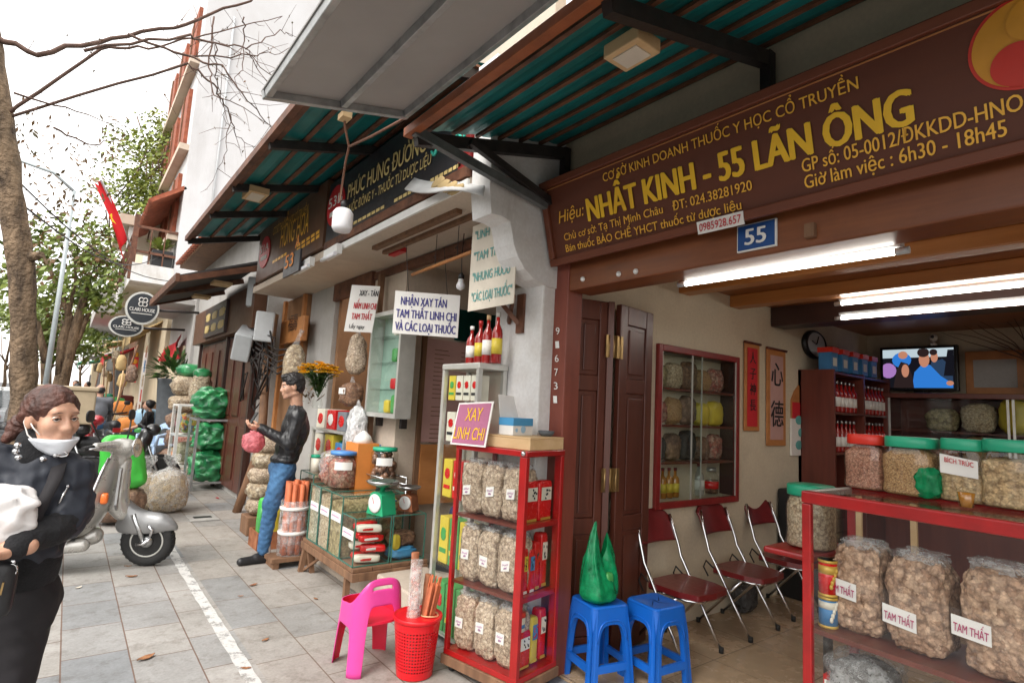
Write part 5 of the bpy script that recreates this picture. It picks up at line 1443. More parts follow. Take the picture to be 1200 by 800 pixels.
m = MB(); m.bar((2.02, 3.3, 2.9), (2.02, 4.7, 2.9), .05, .035); m.bar((2.14, 3.1, 2.895), (2.14, 4.75, 2.895), .04, .03); m.build('conduit', 'old_wood', s2)
m = MB(); m.box(2.18, 2.24, 4.5, 4.75, 2.875, 2.914); m.build('meter_tag', 'red_tag', s2)
m = MB(); m.box(2.36, 2.41, 5.28, 5.34, 0.0, 2.82); tag(m.build('shutter_post', 'old_wood'), 'slim brown shutter post between the glass box shop and the flower shelf', 'post')
a, b = at(500, 394, Y=4.895), at(560, 520, Y=4.895)
o = thing('price_board', 'large brownish price list board on the inner side wall above the shopkeeper', 'notice board', (3.1, 4.89, 1.2))
m = MB(); m.box(a.x, 3.62, 4.87, 4.896, 1.18, at(505, 397, Y=4.89).z); m.build('sheet', 'pink_paper', o)
m = MB()
zt_ = at(505, 397, Y=4.89).z-.1
for col, x_ in enumerate((a.x+.09, a.x+.4, a.x+.64)):
 for i in range(22 if col == 0 else 6):
  l_ = rnd.uniform(.08, .19); z = zt_-i*.043
  if col == 0 and i in (12, 16): continue
  m.box(x_, x_+l_, 4.866, 4.8695, z-.007, z)
m.build('price_lines', 'old_wood', o)['kind'] = 'stuff'
m = MB(); m.box(a.x-.05, a.x-.005, 4.86, 4.895, .12, 2.25); tag(m.build('door_post', 'old_wood'), 'dark wooden door post at the left edge of the price board', 'post')
m = MB(); a2 = at(535, 362, Y=4.88); m.box(a2.x, 4.3, 4.86, 4.888, at(560, 402, Y=4.88).z, a2.z); tag(m.build('glazed_panel', 'teal_pane'), 'teal tinted glazed panel high on the side wall behind the bottles', 'window')
m = MB(); m.box(a.x, 3.6, 4.84, 4.866, .6, 1.16); tag(m.build('wainscot', 'orange_wood'), 'orange wooden wainscot beneath the price board', 'wainscot')
ra, rb = at(483, 322, X=2.2), at(553, 295, X=2.2)
o = thing('hanging_rod', 'orange wooden rod slung under the canopy slab above the hand lettered board', 'rod', ra)
m = MB(); m.tube([ra, rb], .014, 8); m.build('rod', 'orange_wood', o)
for f in (.42, .78):
 p = ra.lerp(rb, f); m = MB(); m.tube([p, p+V((0, 0, .07)), p+V((0, .02, .09)), p+V((0, .03, .07))], .004, 6); m.tube([p+V((0, 0, .07)), (p.x, p.y, 2.9)], .003, 5); m.build('hook', 'dark_steel', o)
p = at(540, 333, X=2.3); o = thing('light_bulb', 'small white bulb hanging below the orange rod', 'bulb', p)
m = MB(); m.lathe([(0, -.05), (.03, -.035), (.036, -.012), (.024, .015), (.02, .04)], p, 14); m.build('glass', 'bulb_white', o)
m = MB(); m.lathe([(.022, .0405), (.024, .07), (.01, .09)], p, 12); m.tube([p+V((0, 0, .09)), p+V((.0, .01, .2)), (p.x, p.y, 2.88)], .004, 6); m.build('holder', 'black', o)
def board(name, label, A, B, H, lines, mat, n=None, th=.006, tilt=V((0, 0, 1)), hang=None):
 A, B = V(A), V(B); up = tilt.normalized(); d = B-A
 nn = d.cross(up).normalized()
 if nn.dot(EYE-A) < 0: nn = -nn
 o = thing(name, label, 'sign', (A+B)/2)
 m = MB(); m.slab([A, B, B+up*H, A+up*H], -nn*th); m.build('panel', mat, o)
 for (s_, u0, u1, v, cap, mt, bold) in lines:
  m = MB(); txt(m, s_, A+d*u0+up*H*v, A+d*u1+up*H*v, H*cap, up, 0, bold, 0, .003, nn); m.build('lettering', mt, o)
 if hang:
  for u in (.2, .8): m = MB(); p = A+d*u+up*H; m.tube([p, p+V((hang[0], hang[1], hang[2]))], .003, 5); m.build('hanger', 'dark_steel', o)
 return o
P0 = at(459.5, 390, X=1.95); P1n = CR.copy(); P1n.z = 0; P1n.normalize()
dist = (P0-EYE).dot(CF); wd = 77/FPX*dist
P1 = P0+V((P1n.x*wd, P1n.y*wd, 0)); P1.z = P0.z-.012
board('hanging_sign', 'white hand lettered board NHẬN XAY TÁN hanging across the glass box shop', P0, P1, 50.5/FPX*dist, [('NHẬN XAY TÁN', .1, .8, .68, .19, 'ink_blue', .02), ('TAM THẤT LINH CHI', .04, .96, .38, .19, 'ink_blue', .02), ('VÀ CÁC LOẠI THUỐC', .04, .96, .08, .19, 'ink_blue', .02)], 'paper', hang=(0, .1, .4))
A = at(548, 365, X=2.12); B = at(602, 350, X=2.12); B.z = A.z+.0
Ht = at(553, 266, X=2.12).z-A.z
board('hanging_sign', 'pale cream board with teal lettering listing herbs, half behind the scrolled pillar bracket', A, (2.12, B.y, A.z), Ht, [('"LINH CHI"', .08, .72, .82, .1, 'ink_teal', .02), ('"TAM THẤT', .08, .82, .57, .1, 'ink_teal', .02), ('"NHUNG HƯƠU', .08, .9, .33, .1, 'ink_teal', .02), ('"CÁC LOẠI THUỐC"', .08, .96, .1, .1, 'ink_teal', .02)], 'off_white')
m = MB(); a_ = at(585, 352, X=2.2); b_ = at(608, 380, X=2.3); m.bar(a_, b_, .03, .03); m.bar(at(602, 345, X=2.25), at(596, 378, X=2.3), .02, .05); m.box(2.29, 2.309, b_.y-.05, b_.y+.02, b_.z-.06, b_.z+.2)
tag(m.build('rusty_bracket', 'rust_steel'), 'rusty iron bracket on the pillar behind the cream board', 'bracket')
A = at(403, 388, X=2.02); B = at(434, 390, X=2.02)
dist = (A-EYE).dot(CF); wd = 33/FPX*dist; B = A+V((P1n.x*wd, P1n.y*wd, .0)); Ht = 55/FPX*dist
tl = at(413, 331, X=2.02)
board('hanging_sign', 'narrow white board with black and red lettering hanging beside the brown shutter post', A, B, Ht, [('XAY - TÁN', .32, .98, .78, .12, 'ink_black', .02), ('NẤM LINH CHI', .2, .98, .5, .13, 'ink_red', .02), ('TAM THẤT', .18, .9, .27, .13, 'ink_red', .02), ('Lấy ngay', .16, .7, .08, .08, 'ink_black', .01)], 'paper', tilt=(tl-A))
XS = 1.82
q0, q1 = at(549, 194, X=XS), at(381, 285, X=XS); yA, yB = q0.y, q1.y; zB = (q0.z+q1.z)/2+.0; zT = at(381, 222, X=XS).z
o = thing('shop_sign', 'black sign with yellow lettering PHÚC HƯNG ĐƯỜNG above the concrete canopy slab', 'sign', (XS, (yA+yB)/2, zB))
m = MB(); m.box(XS, XS+.06, yA+.12, yB, zB, zT); m.build('board', 'black_board', o)
m = MB(); m.box(XS-.004, XS+.062, yA, yA+.119, zB, zT); m.build('end_panel', 'dark_red_paint', o)
m = MB(); m.box(XS-.01, XS+.06, yA, yB, zB-.07, zB-.001); m.build('bottom_rail', 'rust_steel', o)
def ls(mb, s_, a, b, cap, mi=0, bold=.0, X=XS-.003):
 a, b = at(*a, X=X), at(*b, X=X); txt(mb, s_, a, b, cap, (0, 0, 1), mi, bold, 0, .002, V((-1, 0, 0)))
cap1 = at(408, 216, X=XS).z-at(408, 233.6, X=XS).z
m = MB(); ls(m, 'PHÚC HƯNG ĐƯỜNG', (407.5, 234), (499, 176.5), cap1*.9, 0, .02); ls(m, 'THUỐC ĐÔNG Y - THUỐC TỪ DƯỢC LIỆU', (404, 253), (505, 192), cap1*.52, 0, .012); m.build('lettering', 'pale_gold', o)
m = MB()
for k in range(24):
 if k in (7, 8, 16): continue
 a, b = at(414+k*5.3, 263.5-k*2.9, X=XS-.004), at(414+k*5.3+3.9, 263.5-k*2.9-2.2, X=XS-.004)
 m.slab([a, b, b+V((0, 0, .026)), a+V((0, 0, .026))], V((.002, 0, 0)))
m.build('small_print', 'pale_gold', o)['kind'] = 'stuff'
def ellipse_badge(cx, cy, rx, ry, X, par, mt, text, tm, sub=None):
 c = at(cx, cy, X=X); ey = abs(at(cx+rx, cy, X=X).y-at(cx-rx, cy, X=X).y)/2; ez = (at(cx, cy-ry, X=X).z-at(cx, cy+ry, X=X).z)/2
 m = MB(); m.prism([(ey*math.cos(k*.2618), ez*math.sin(k*.2618)) for k in range(24)], c, (0, 1, 0), (0, 0, 1), (-.008, 0, 0)); bd = m.build('badge', mt, par)
 m = MB(); txt(m, text, c+V((-.008, ey*.8, .0)), c+V((-.008, -ey*.8, .0)), ez*.5, (0, 0, 1), 0, .02, 0, .003, V((-1, 0, 0)));
 if sub: m.slab([c+V((-.0105, ey*.55, -ez*.5)), c+V((-.0105, -ey*.55, -ez*.5)), c+V((-.0105, -ey*.55, -ez*.25)), c+V((-.0105, ey*.55, -ez*.25))], V((-.002, 0, 0)))
 m.build('badge_text', tm, bd)
ellipse_badge(394, 241, 9.5, 22, XS-.003, o, 'red_tag', '53B', 'paper', 1)
m = MB()
for k0 in range(3):
 pts = []
 for i in range(22):
  t_ = i/21; px_ = 506+k0*13+t_*16; py_ = 178-k0*7-t_*9+5*math.sin(t_*9+k0)
  pts.append(at(px_, py_, X=XS-.008))
 m.tube(pts, .012, 5)
m.build('script_flourish', 'script_green', o)
q0, q1 = at(379, 285, X=XS), at(306, 330, X=XS); yA, yB = q0.y+.03, q1.y; zB = (q0.z+q1.z)/2; zT = at(370, 222, X=XS).z
o = thing('shop_sign', 'brown sign with thin orange lettering HỒNG HOA beyond the black sign', 'sign', (XS, (yA+yB)/2, zB))
m = MB(); m.box(XS, XS+.14, yA, yB+.3, zB, zT); m.build('board', 'brown_board', o)
m = MB(); ls(m, 'HỒNG HOA', (328, 291), (361, 272), .26, 0, .0); ls(m, 'CƠ SỞ THUỐC Y HỌC CỔ TRUYỀN', (320, 276), (361, 249.5), .1); m.build('lettering', 'gold_letter', o)
m = MB()
for k in range(5):
 for r_ in range(2):
  a, b = at(347.5+k*5.6, 290-k*3.6+r_*5, X=XS-.004), at(347.5+k*5.6+4, 290-k*3.6-2.6+r_*5, X=XS-.004); m.slab([a, b, b+V((0, 0, .034)), a+V((0, 0, .034))], V((.002, 0, 0)))
 a, b = at(319+k*3.4, 309-k*2.1, X=XS-.004), at(319+k*3.4+2.6, 309-k*2.1-1.6, X=XS-.004); m.slab([a, b, b+V((0, 0, .034)), a+V((0, 0, .034))], V((.002, 0, 0)))
m.build('small_print', 'gold_letter', o)['kind'] = 'stuff'
ellipse_badge(310.5, 295.5, 5.6, 17, XS-.003, o, 'red_tag', '51A', 'paper', 1)
a, b = at(331, 326, X=1.7), at(349.5, 319, X=1.7); zt_ = at(331, 303, X=1.7).z
o = thing('number_board', 'small dark board with big orange number 53 below the brown sign', 'sign', a)
m = MB(); m.box(1.7, 1.72, b.y, a.y, a.z, zt_); m.build('panel', 'black_board', o)
m = MB(); txt(m, '53', (1.697, a.y-.06, a.z+.09), (1.697, b.y+.2, a.z+.09), (zt_-a.z)*.6, (0, 0, 1), 0, .03, 0, .002, V((-1, 0, 0))); txt(m, 'A', (1.697, b.y+.17, a.z+.26), (1.697, b.y+.04, a.z+.26), .13, (0, 0, 1), 0, .03, 0, .002, V((-1, 0, 0))); m.build('number', 'orange_card', o)
o = thing('torn_signboard', 'torn curling piece of old signboard lying on the end of the canopy slab', 'board', at(520, 225, X=1.75))
vs = []; n_ = 10
for i in range(n_+1):
 t_ = i/n_; a = at(474+t_*92, 221-t_*-5+3*math.sin(t_*7), X=1.72); b = at(490+t_*78, 203+t_*12+2*math.sin(t_*9), X=1.86)
 vs += [a, b]
m = MB(); m.add(vs, [(2*i, 2*i+2, 2*i+3, 2*i+1) for i in range(n_)], 0, True); so_ = m.build('sheet', 'tarp_grey', o); md = so_.modifiers.new('thickness', 'SOLIDIFY'); md.thickness = .012
m = MB()
for i in range(4): p = at(515+i*7, 214+i*3, X=1.77); m.sack(p+V((-.012, 0, 0)), (.006, .09, .03), 1, 1, .3, 3, i, 10, 6)
m.build('faded_print', 'tarp_tan', so_)
for (a, b, lab) in (((382, 300), (398, 291), 'short white tube lamp below the left end of the black sign'), ((349, 316), (366, 306), 'short white tube lamp below the brown sign beside the number board')):
 pa, pb = at(*a, X=1.78), at(*b, X=1.78); o = thing('tube_lamp', lab, 'tube lamp', pa); m = MB(); m.bar(pa, pb, .05, .09); m.build('batten', 'white_paint', o); m = MB(); m.tube([pa+V((-.035, 0, -.05)), pb+V((-.035, 0, -.05))], .02, 8); m.build('tube', 'bulb_white', o)
X0, Z0 = 1.02, 3.53; sl2 = .19/.6
def a2z(x): return Z0+(x-X0)*.27
aw2 = thing('sheet_awning', 'teal metal awning with light fittings over the black and brown signs', 'awning', (X0, 5.6, Z0))
m = MB(); vs = []; nx = 22
for i in range(nx+1):
 x = X0+1.45*i/nx; zz = a2z(x)+(.02 if i % 4 in (1, 2) else .008)
 vs += [(x, 2.95, zz), (x, 8.4, zz), (x, 2.95, zz+.004), (x, 8.4, zz+.004)]
m.add(vs, [f for i in range(nx) for f in ((4*i, 4*i+1, 4*i+5, 4*i+4), (4*i+2, 4*i+6, 4*i+7, 4*i+3))]); m.build('sheet', 'teal_sheet', aw2)
for i in range(7): x = X0+.06+i*.2; m = MB(); m.box(x-.018, x+.018, 2.95, 8.4, a2z(x)-.012, a2z(x)+.007); m.build('batten', 'rust_steel', aw2)
m = MB(); m.box(X0-.03, X0+.02, 2.95, 8.42, Z0-.035, Z0+.03); m.build('front_rail', 'rust_steel', aw2)
for y in (3.0, 4.55, 5.8, 6.9, 8.36): m = MB(); m.bar((X0, y, a2z(X0)-.045), (2.46, y, a2z(2.46)-.045), .05, .07); m.build('purlin', 'dark_steel', aw2)
for y in (4.55, 6.9): m = MB(); m.bar((1.95, y, 3.4), (1.95, y, a2z(1.95)-.08), .05, .05, up=(0, 1, 0)); m.build('bracket_post', 'rust_steel', aw2)
for (px_, py_, lab) in ((299, 232, 'cream flood lamp fitting under the far teal awning'),):
 p = at(px_, py_, X=1.25); o = thing('flood_lamp', lab, 'lamp', p); p.z = a2z(p.x)-.075
 m = MB(); m.box(p.x-.09, p.x+.09, p.y-.16, p.y+.16, p.z-.03, p.z+.03); m.build('housing', 'pale_wood', o); m = MB(); m.box(p.x-.06, p.x+.06, p.y-.12, p.y+.12, p.z-.036, p.z-.0305); m.build('lens', 'off_white', o)
p = at(401.5, 258, X=1.35); top = at(404, 137, X=1.2)
o = thing('led_bulb', 'large white cylinder bulb hanging on a brown cable in front of the black sign', 'bulb', p)
m = MB(); m.lathe([(0, -.085), (.055, -.08), (.068, -.055), (.068, .05), (.05, .075), (.022, .085)], p, 18); m.build('glass', 'bulb_white', o)
m = MB(); m.lathe([(.02, .0855), (.024, .12), (.012, .14)], p, 12); m.build('holder', 'black', o)
m = MB(); q = at(404, 240, X=1.35); m.tube([p+V((0, 0, .14)), at(398, 236, X=1.33), at(405, 190, X=1.3), at(409, 172, X=1.27), at(404, 148, X=1.22), top], .008, 6); m.tube([at(409, 172, X=1.27), at(435, 160, X=1.3), at(474, 139, X=1.3)], .008, 6); m.build('cable', 'cable', o)
m = MB(); m.box(top.x-.03, top.x+.03, top.y-.05, top.y+.04, top.z-.02, top.z+.02); m.build('clip', 'pale_wood', o)
stp = struct(MB().box(2.02, 2.46, 3.5, 5.5, 0, .24).build('shop_step', 'step_concrete', None, .015))
tb = thing('low_platform', 'worn low wooden trestle carrying the glass boxes in front of the concrete step', 'trestle', (2.1, 4.7, 0))
m = MB()
for i in range(4): m.box(1.83+i*.16, 1.985+i*.16, 4.16, 5.3, .262, .29)
m.build('planks', 'old_wood', tb, .003)
m = MB(); m.box(1.82, 1.87, 4.14, 5.32, .2, .26); m.build('front_rail', 'old_wood', tb, .003)
m = MB(); m.box(1.871, 2.46, 4.14, 4.19, .2, .26); m.build('end_rail', 'old_wood', tb, .003)
for (x, y, dx) in ((1.85, 5.27, -.03), (1.86, 5.2, .04), (1.85, 4.3, 0), (2.4, 4.18, 0)): m = MB(); m.bar((x, y, .2), (x+dx, y, 0), .04, .04); m.build('leg', 'old_wood', tb)
m = MB(); m.bar((1.85, 5.25, .02), (1.93, 5.0, .2), .025, .02); m.build('brace', 'old_wood', tb)
def glass_box(x0, x1, y0, y1, z0, z1, cont, label, fill, card=True, sd_=0, grp='glass herb boxes on the trestle'):
 o = thing('glass_box', label, 'glass box', ((x0+x1)/2, (y0+y1)/2, z0), grp)
 g_ = .004; m = MB()
 m.box(x0, x0+g_, y0, y1, z0, z1); m.box(x1-g_, x1, y0, y1, z0, z1); m.box(x0+g_, x1-g_, y0, y0+g_, z0, z1); m.box(x0+g_, x1-g_, y1-g_, y1, z0, z1); m.box(x0-.004, x1+.004, y0-.002, y1+.002, z1+.001, z1+.006)
 m.build('glass', 'pane', o)
 m = MB()
 for x in (x0, x1):
  for y in (y0, y1): m.bar((x, y, z0), (x, y, z1), .008, .008, up=(0, 1, 0))
 for z in (z0+.004, z1+.004):
  m.bar((x0, y0, z), (x0, y1, z), .008, .008); m.bar((x1, y0, z), (x1, y1, z), .008, .008); m.bar((x0, y0, z), (x1, y0, z), .008, .008); m.bar((x0, y1, z), (x1, y1, z), .008, .008)
 m.build('edge', 'script_edge', o)
 if cont:
  m = MB(); zt__ = z0+(z1-z0)*fill; n_ = 10; vs = []
  for i in range(n_+1):
   for j in range(n_+1):
    vs.append((x0+.008+(x1-x0-.016)*i/n_, y0+.008+(y1-y0-.016)*j/n_, zt__+.03*noise.noise(V((i*.7, j*.7, sd_)))))
  m.add(vs, [(i*(n_+1)+j, (i+1)*(n_+1)+j, (i+1)*(n_+1)+j+1, i*(n_+1)+j+1) for i in range(n_) for j in range(n_)], 0, True)
  m.add([(x0+.008, y0+.008, z0+.005), (x1-.008, y0+.008, z0+.005), (x1-.008, y1-.008, z0+.005), (x0+.008, y1-.008, z0+.005)], [(0, 3, 2, 1)])
  for (i0, j0, di, dj) in ((0, 0, 1, 0), (n_, 0, 0, 1), (n_, n_, -1, 0), (0, n_, 0, -1)):
   top = [vs[(i0+di*k)*(n_+1)+(j0+dj*k)] for k in range(n_+1)]; bot = [(p[0], p[1], z0+.005) for p in top]
   m.add(top+bot, [(k, n_+1+k, n_+2+k, k+1) for k in range(n_)])
  m.build('contents', cont, o)
 if card:
  m = MB(); zc = z1-(z1-z0)*.36; m.box(x0-.004, x0-.0015, y0+.02, y1-.03, zc-.035, zc+.035); cd_ = m.build('name_card', 'paper', o)
  m = MB(); n_ = 14; m.tube([(x0-.006, y0+.05+(y1-y0-.1)*i/n_, zc+(.01 if i % 2 else -.009)*(.6+.4*math.sin(i*3))) for i in range(n_+1)], .0018, 4); m.build('handwriting', 'ink_violet', cd_)
 return o
M('script_edge', (.05, .17, .13), .2, 0, .1)
glass_box(1.84, 2.38, 4.99, 5.235, .292, .77, 'herb_green', 'tall glass box of pale green dried herb, farthest of the three tall ones', .95, sd_=1)
glass_box(1.84, 2.38, 4.735, 4.985, .292, .77, 'herb_cream', 'tall glass box of cream chips, middle of the three tall ones', .9, sd_=2)
glass_box(1.84, 2.38, 4.475, 4.73, .292, .77, 'herb_olive', 'tall glass box of coarse olive brown herb, nearest of the three tall ones', .86, sd_=3)
gbx = glass_box(1.84, 2.135, 4.2, 4.465, .292, .645, None, 'low glass box of red and white striped packets at the trestle corner', 0)
for i in range(8):
 z = .296+.075*(i//2); y = 4.27+.12*(i % 2)
 m = MB(); c = (1.985+.02*(i % 3), y, z+.036); m.sack(c, (.1, .04, .027), .4, .4, .06, 3, i, 18, 10, 0, rnd.uniform(-.5, .5)); o = thing('striped_packet', 'red and white packet piled in the low corner glass box', 'packet', c, 'packets in the corner glass box'); m.build('wrapper', 'pack_red' if i % 3 else 'pack_cream', o)
 m = MB(); m.sack((c[0]-.015, c[1]-.046, c[2]), (.06, .002, .009), .5, .5, .1, 3, i, 12, 6); m.build('white_stripe', 'paper' if i % 3 else 'pack_red', o)
glass_box(2.155, 2.445, 4.2, 4.465, .292, .645, None, 'low glass box of brown bark pieces and a blue cloth, right of the striped packets', 0, card=False)
m = MB(); m.sack((2.3, 4.3, .34), (.12, .08, .045), .7, .7, .25, 4, 3); tag(m.build('blue_cloth', 'mask_box_blue'), 'crumpled blue cloth at the bottom of the right low glass box', 'cloth')
m = MB(); m.sack((2.31, 4.35, .44), (.11, .08, .06), .6, .6, .25, 5, 4); tag(m.build('bark_pieces', 'herb_brown'), 'heap of dark brown bark pieces in the right low glass box', 'bark')
m = MB(); m.sack((2.22, 4.26, .43), (.03, .03, .06), .6, .6, .15, 5, 5); tag(m.build('yellow_pouch', 'pack_yellow'), 'small yellow pouch in the right low glass box', 'packet')
def scale_(loc, lab, col, k=1.0, rz=0):
 o = thing('kitchen_scale', lab, 'scale', loc); x, y, z = loc
 rot = Matrix.Rotation(rz, 3, 'Z'); sp_ = lambda m: (setattr(m, 'v', [tuple(V(loc)+rot@(V(p)-V(loc))*k) for p in m.v]), m)[1]
 m = MB(); m.prism([(-.095, 0), (.095, 0), (.085, .04), (.065, .15), (.03, .17), (-.03, .17), (-.065, .15), (-.085, .04)], (x-.06, y, z+.001), (0, 1, 0), (0, 0, 1), (.13, 0, 0)); sp_(m).build('body', col, o, .008)
 m = MB(); m.lathe([(.068, 0), (.07, .008), (.06, .012), (0, .012)], (x-.061, y, z+.085), 24, ax=(-1, 0, 0)); d_ = sp_(m).build('dial', 'dial', o)
 m = MB(); m.bar((x-.075, y, z+.085), (x-.075, y+.02, z+.13), .004, .002); sp_(m).build('needle', 'ink_red', d_)
 m = MB(); m.lathe([(.02, .17), (.02, .2), (.05, .205), (.05, .212)], (x, y, z), 14); sp_(m).build('stem', col, o)
 m = MB(); m.lathe([(0, .213), (.08, .214), (.12, .235), (.125, .25), (.118, .249), (.078, .222), (0, .22)], (x, y, z), 26); sp_(m).build('pan', 'steel_bright', o)
 return o
p = at(446, 602, Z=.652); scale_((p.x, p.y, .652), 'green kitchen scale with a steel pan on the low corner glass box', 'scale_green', 1.05, R(15))
scale_((2.36, 4.36, .652), 'reddish kitchen scale with a steel pan, right of the green one', 'cinnamon', .8, R(30))
def rjar(loc, r, h, cont, lid, label, fill=.85, grp='round jars by the glass boxes'):
 o = thing('storage_jar', label, 'jar', loc, grp); b = V(loc)
 m = MB(); m.lathe([(r*.93, .004), (r*.94, h*fill*.8), (r*.6, h*fill), (0, h*fill)], b, 20); m.build('contents', cont, o)
 m = MB(); m.lathe([(r*.95, 0), (r, .01), (r, h*.85), (r*.85, h*.92)], b, 20); m.build('jar_wall', 'jar_glass', o)
 m = MB(); m.lathe([(r*.92, h*.9), (r*.92, h), (0, h+.002)], b, 20); m.build('lid', lid, o)
 m = MB(); a0 = math.atan2(-b.y, -b.x); vs = []
 for i in range(7):
  a = a0-.6+1.2*i/6; vs += [b+V((r*1.02*math.cos(a), r*1.02*math.sin(a), h*.5)), b+V((r*1.02*math.cos(a), r*1.02*math.sin(a), h*.72))]
 m.add(vs, [(2*i, 2*i+2, 2*i+3, 2*i+1) for i in range(6)], 0, True); m.build('paper_label', 'paper', o)
 return o
p = at(398, 586, Z=.78); rjar((2.02, 4.98, .778), .13, .31, 'herb_red', 'lid_blue', 'large blue lidded jar of reddish slices on the tall glass boxes')
m = MB(); m.sack((1.99, 5.16, .9), (.1, .1, .12), .7, .6, .2, 3, 5); o = thing('clear_bag', 'open clear bag of reddish slices beside the large blue lidded jar', 'bag', (1.99, 5.16, .778)); m.build('contents', 'herb_red', o); m = MB(); m.sack((1.99, 5.16, .95), (.105, .105, .13), .7, .6, .25, 4, 6); m.build('film', 'bag_clear', o)
rkz = at(440, 562, X=2.3).z
wr = thing('wire_rack', 'white wire rack holding two jars against the wall beneath the wall cabinet', 'rack', (2.3, 4.85, .24))
m = MB()
y0_, y1_ = at(462, 560, X=2.3).y, at(418, 560, X=2.3).y
for z in (rkz, rkz-.25, rkz+.06):
 for x in (2.2, 2.42): m.tube([(x, y0_, z), (x, y1_, z)], .006, 6)
 for i in range(9): y = y0_+(y1_-y0_)*i/8; m.tube([(2.2, y, z), (2.42, y, z)], .004, 5) if z < rkz+.05 else None
for x in (2.2, 2.42):
 for y in (y0_, y1_): m.tube([(x, y, .24), (x, y, rkz+.06)], .007, 6)
m.build('wire_frame', 'steel_bright', wr)
jy1, jy2 = at(449, 560, X=2.3).y, at(431, 560, X=2.3).y
o = rjar((2.3, jy1, rkz+.005), .12, .3, 'bark', 'lid_green', 'green lidded jar of dark round nuts on the wire rack', .2)
m = MB()
for i in range(46):
 a = rnd.uniform(0, 6.28); k_ = i/46; m.ball((2.3+.085*math.cos(a), jy1+.085*math.sin(a), rkz+.04+.21*k_), .028, 10, 6)
m.build('nuts', 'macadamia', o)['kind'] = 'stuff'
rjar((2.3, jy2, rkz+.005), .11, .3, 'bag_pink', 'lid_blue', 'pale blue lidded jar of pink sweets on the wire rack', .75)
m = MB(); m.sack((2.3, y0_+.1, rkz-.17), (.08, .1, .07), .6, .6, .25, 4, 9); tag(m.build('packet_heap', 'packs_mixed'), 'small heap of coloured packets on the lower tier of the wire rack', 'packets')
o = thing('wall_cabinet', 'small aluminium framed medicine cabinet on the white wall over the jars', 'cabinet', (2.35, 5.2, 1.4))
ca_, cb2 = at(436, 488, X=2.3), at(446, 366, X=2.3); y1_ = 5.27; y0_ = at(467, 430, X=2.3).y; z0_, z1_ = 1.40, at(446, 366, X=2.3).z
m = MB()
for y in (y0_, y1_-.035): m.box(2.3, 2.455, y, y+.035, z0_, z1_)
m.box(2.3, 2.455, y0_+.036, y1_-.036, z0_, z0_+.04); m.box(2.3, 2.455, y0_+.036, y1_-.036, z1_-.04, z1_); m.build('frame', 'alu', o)
m = MB(); m.box(2.43, 2.455, y0_+.036, y1_-.036, z0_+.041, z1_-.041); m.build('back_panel', 'pale_green', o)
m = MB(); m.box(2.305, 2.309, y0_+.036, y1_-.036, z0_+.041, z1_-.041); m.build('door_glass', 'pane', o)
for k in range(1, 4): m = MB(); z = z0_+(z1_-z0_)*k/4; m.box(2.32, 2.43, y0_+.037, y1_-.037, z, z+.012); m.build('shelf', 'jar_glass', o)
for (k, y, mt, h, lab) in ((0, .1, 'pack_green', .17, 'green packet on the bottom shelf of the aluminium wall cabinet'), (0, .24, 'pack_yellow', .12, 'yellow packet on the bottom shelf of the aluminium wall cabinet'), (1, .14, 'red_tag', .1, 'small red box on the second shelf of the aluminium wall cabinet'), (2, .15, 'pack_green', .13, 'green packet on the third shelf of the aluminium wall cabinet'), (3, .15, 'pack_cream', .16, 'cream carton on the top shelf of the aluminium wall cabinet')):
 m = MB(); z = z0_+max(.042, (z1_-z0_)*k/4+.013); m.sack((2.37, y0_+.04+y, z+h/2), (.035, .05, h/2), .4, .35, .05, 3, k); tag(m.build('small_packet', mt), lab, 'packet')
for y in (y0_+.06, y1_-.1): m = MB(); m.box(2.4, 2.458, y, y+.04, z0_-.09, z0_-.001); m.build('wall_bracket', 'dark_steel', o)
tx0, tx1, ty0, ty1, tz0, tz1 = 2.07, 2.3, 3.01, 3.46, .08, 1.83
o = thing('glass_showcase', 'tall aluminium framed glass showcase behind the red herb cabinet', 'display cabinet', (2.18, 3.2, 0))
for x in (tx0, tx1-.03):
 for y in (ty0, ty1-.03): m = MB(); m.box(x, x+.03, y, y+.03, 0, tz1-.041); m.build('post', 'alu', o)
m = MB(); m.box(tx0-.004, tx1+.004, ty0-.004, ty1+.004, tz1-.04, tz1); m.build('top', 'alu', o, .006)
lv = [tz0, .5, .93, 1.3, 1.58]
for z in lv: m = MB(); m.box(tx0+.005, tx1-.005, ty0+.031, ty1-.031, z-.012, z); m.build('shelf', 'pane' if z > .1 else 'alu', o)
for (q) in ((tx0+.008, tx0+.011, ty0+.03, ty1-.03), (tx0+.03, tx1-.03, ty0+.008, ty0+.011)): m = MB(); m.box(*q, tz0, tz1-.042); m.build('pane', 'pane', o)
m = MB(); m.box(tx1-.012, tx1-.008, ty0+.031, ty1-.031, tz0, tz1-.042); m.build('back_panel', 'off_white', o)
PK = [('pack_cream', 'pack_red'), ('pack_cream', 'pack_red'), ('pack_cream', 'pack_red'), ('pack_yellow', 'pack_green')]
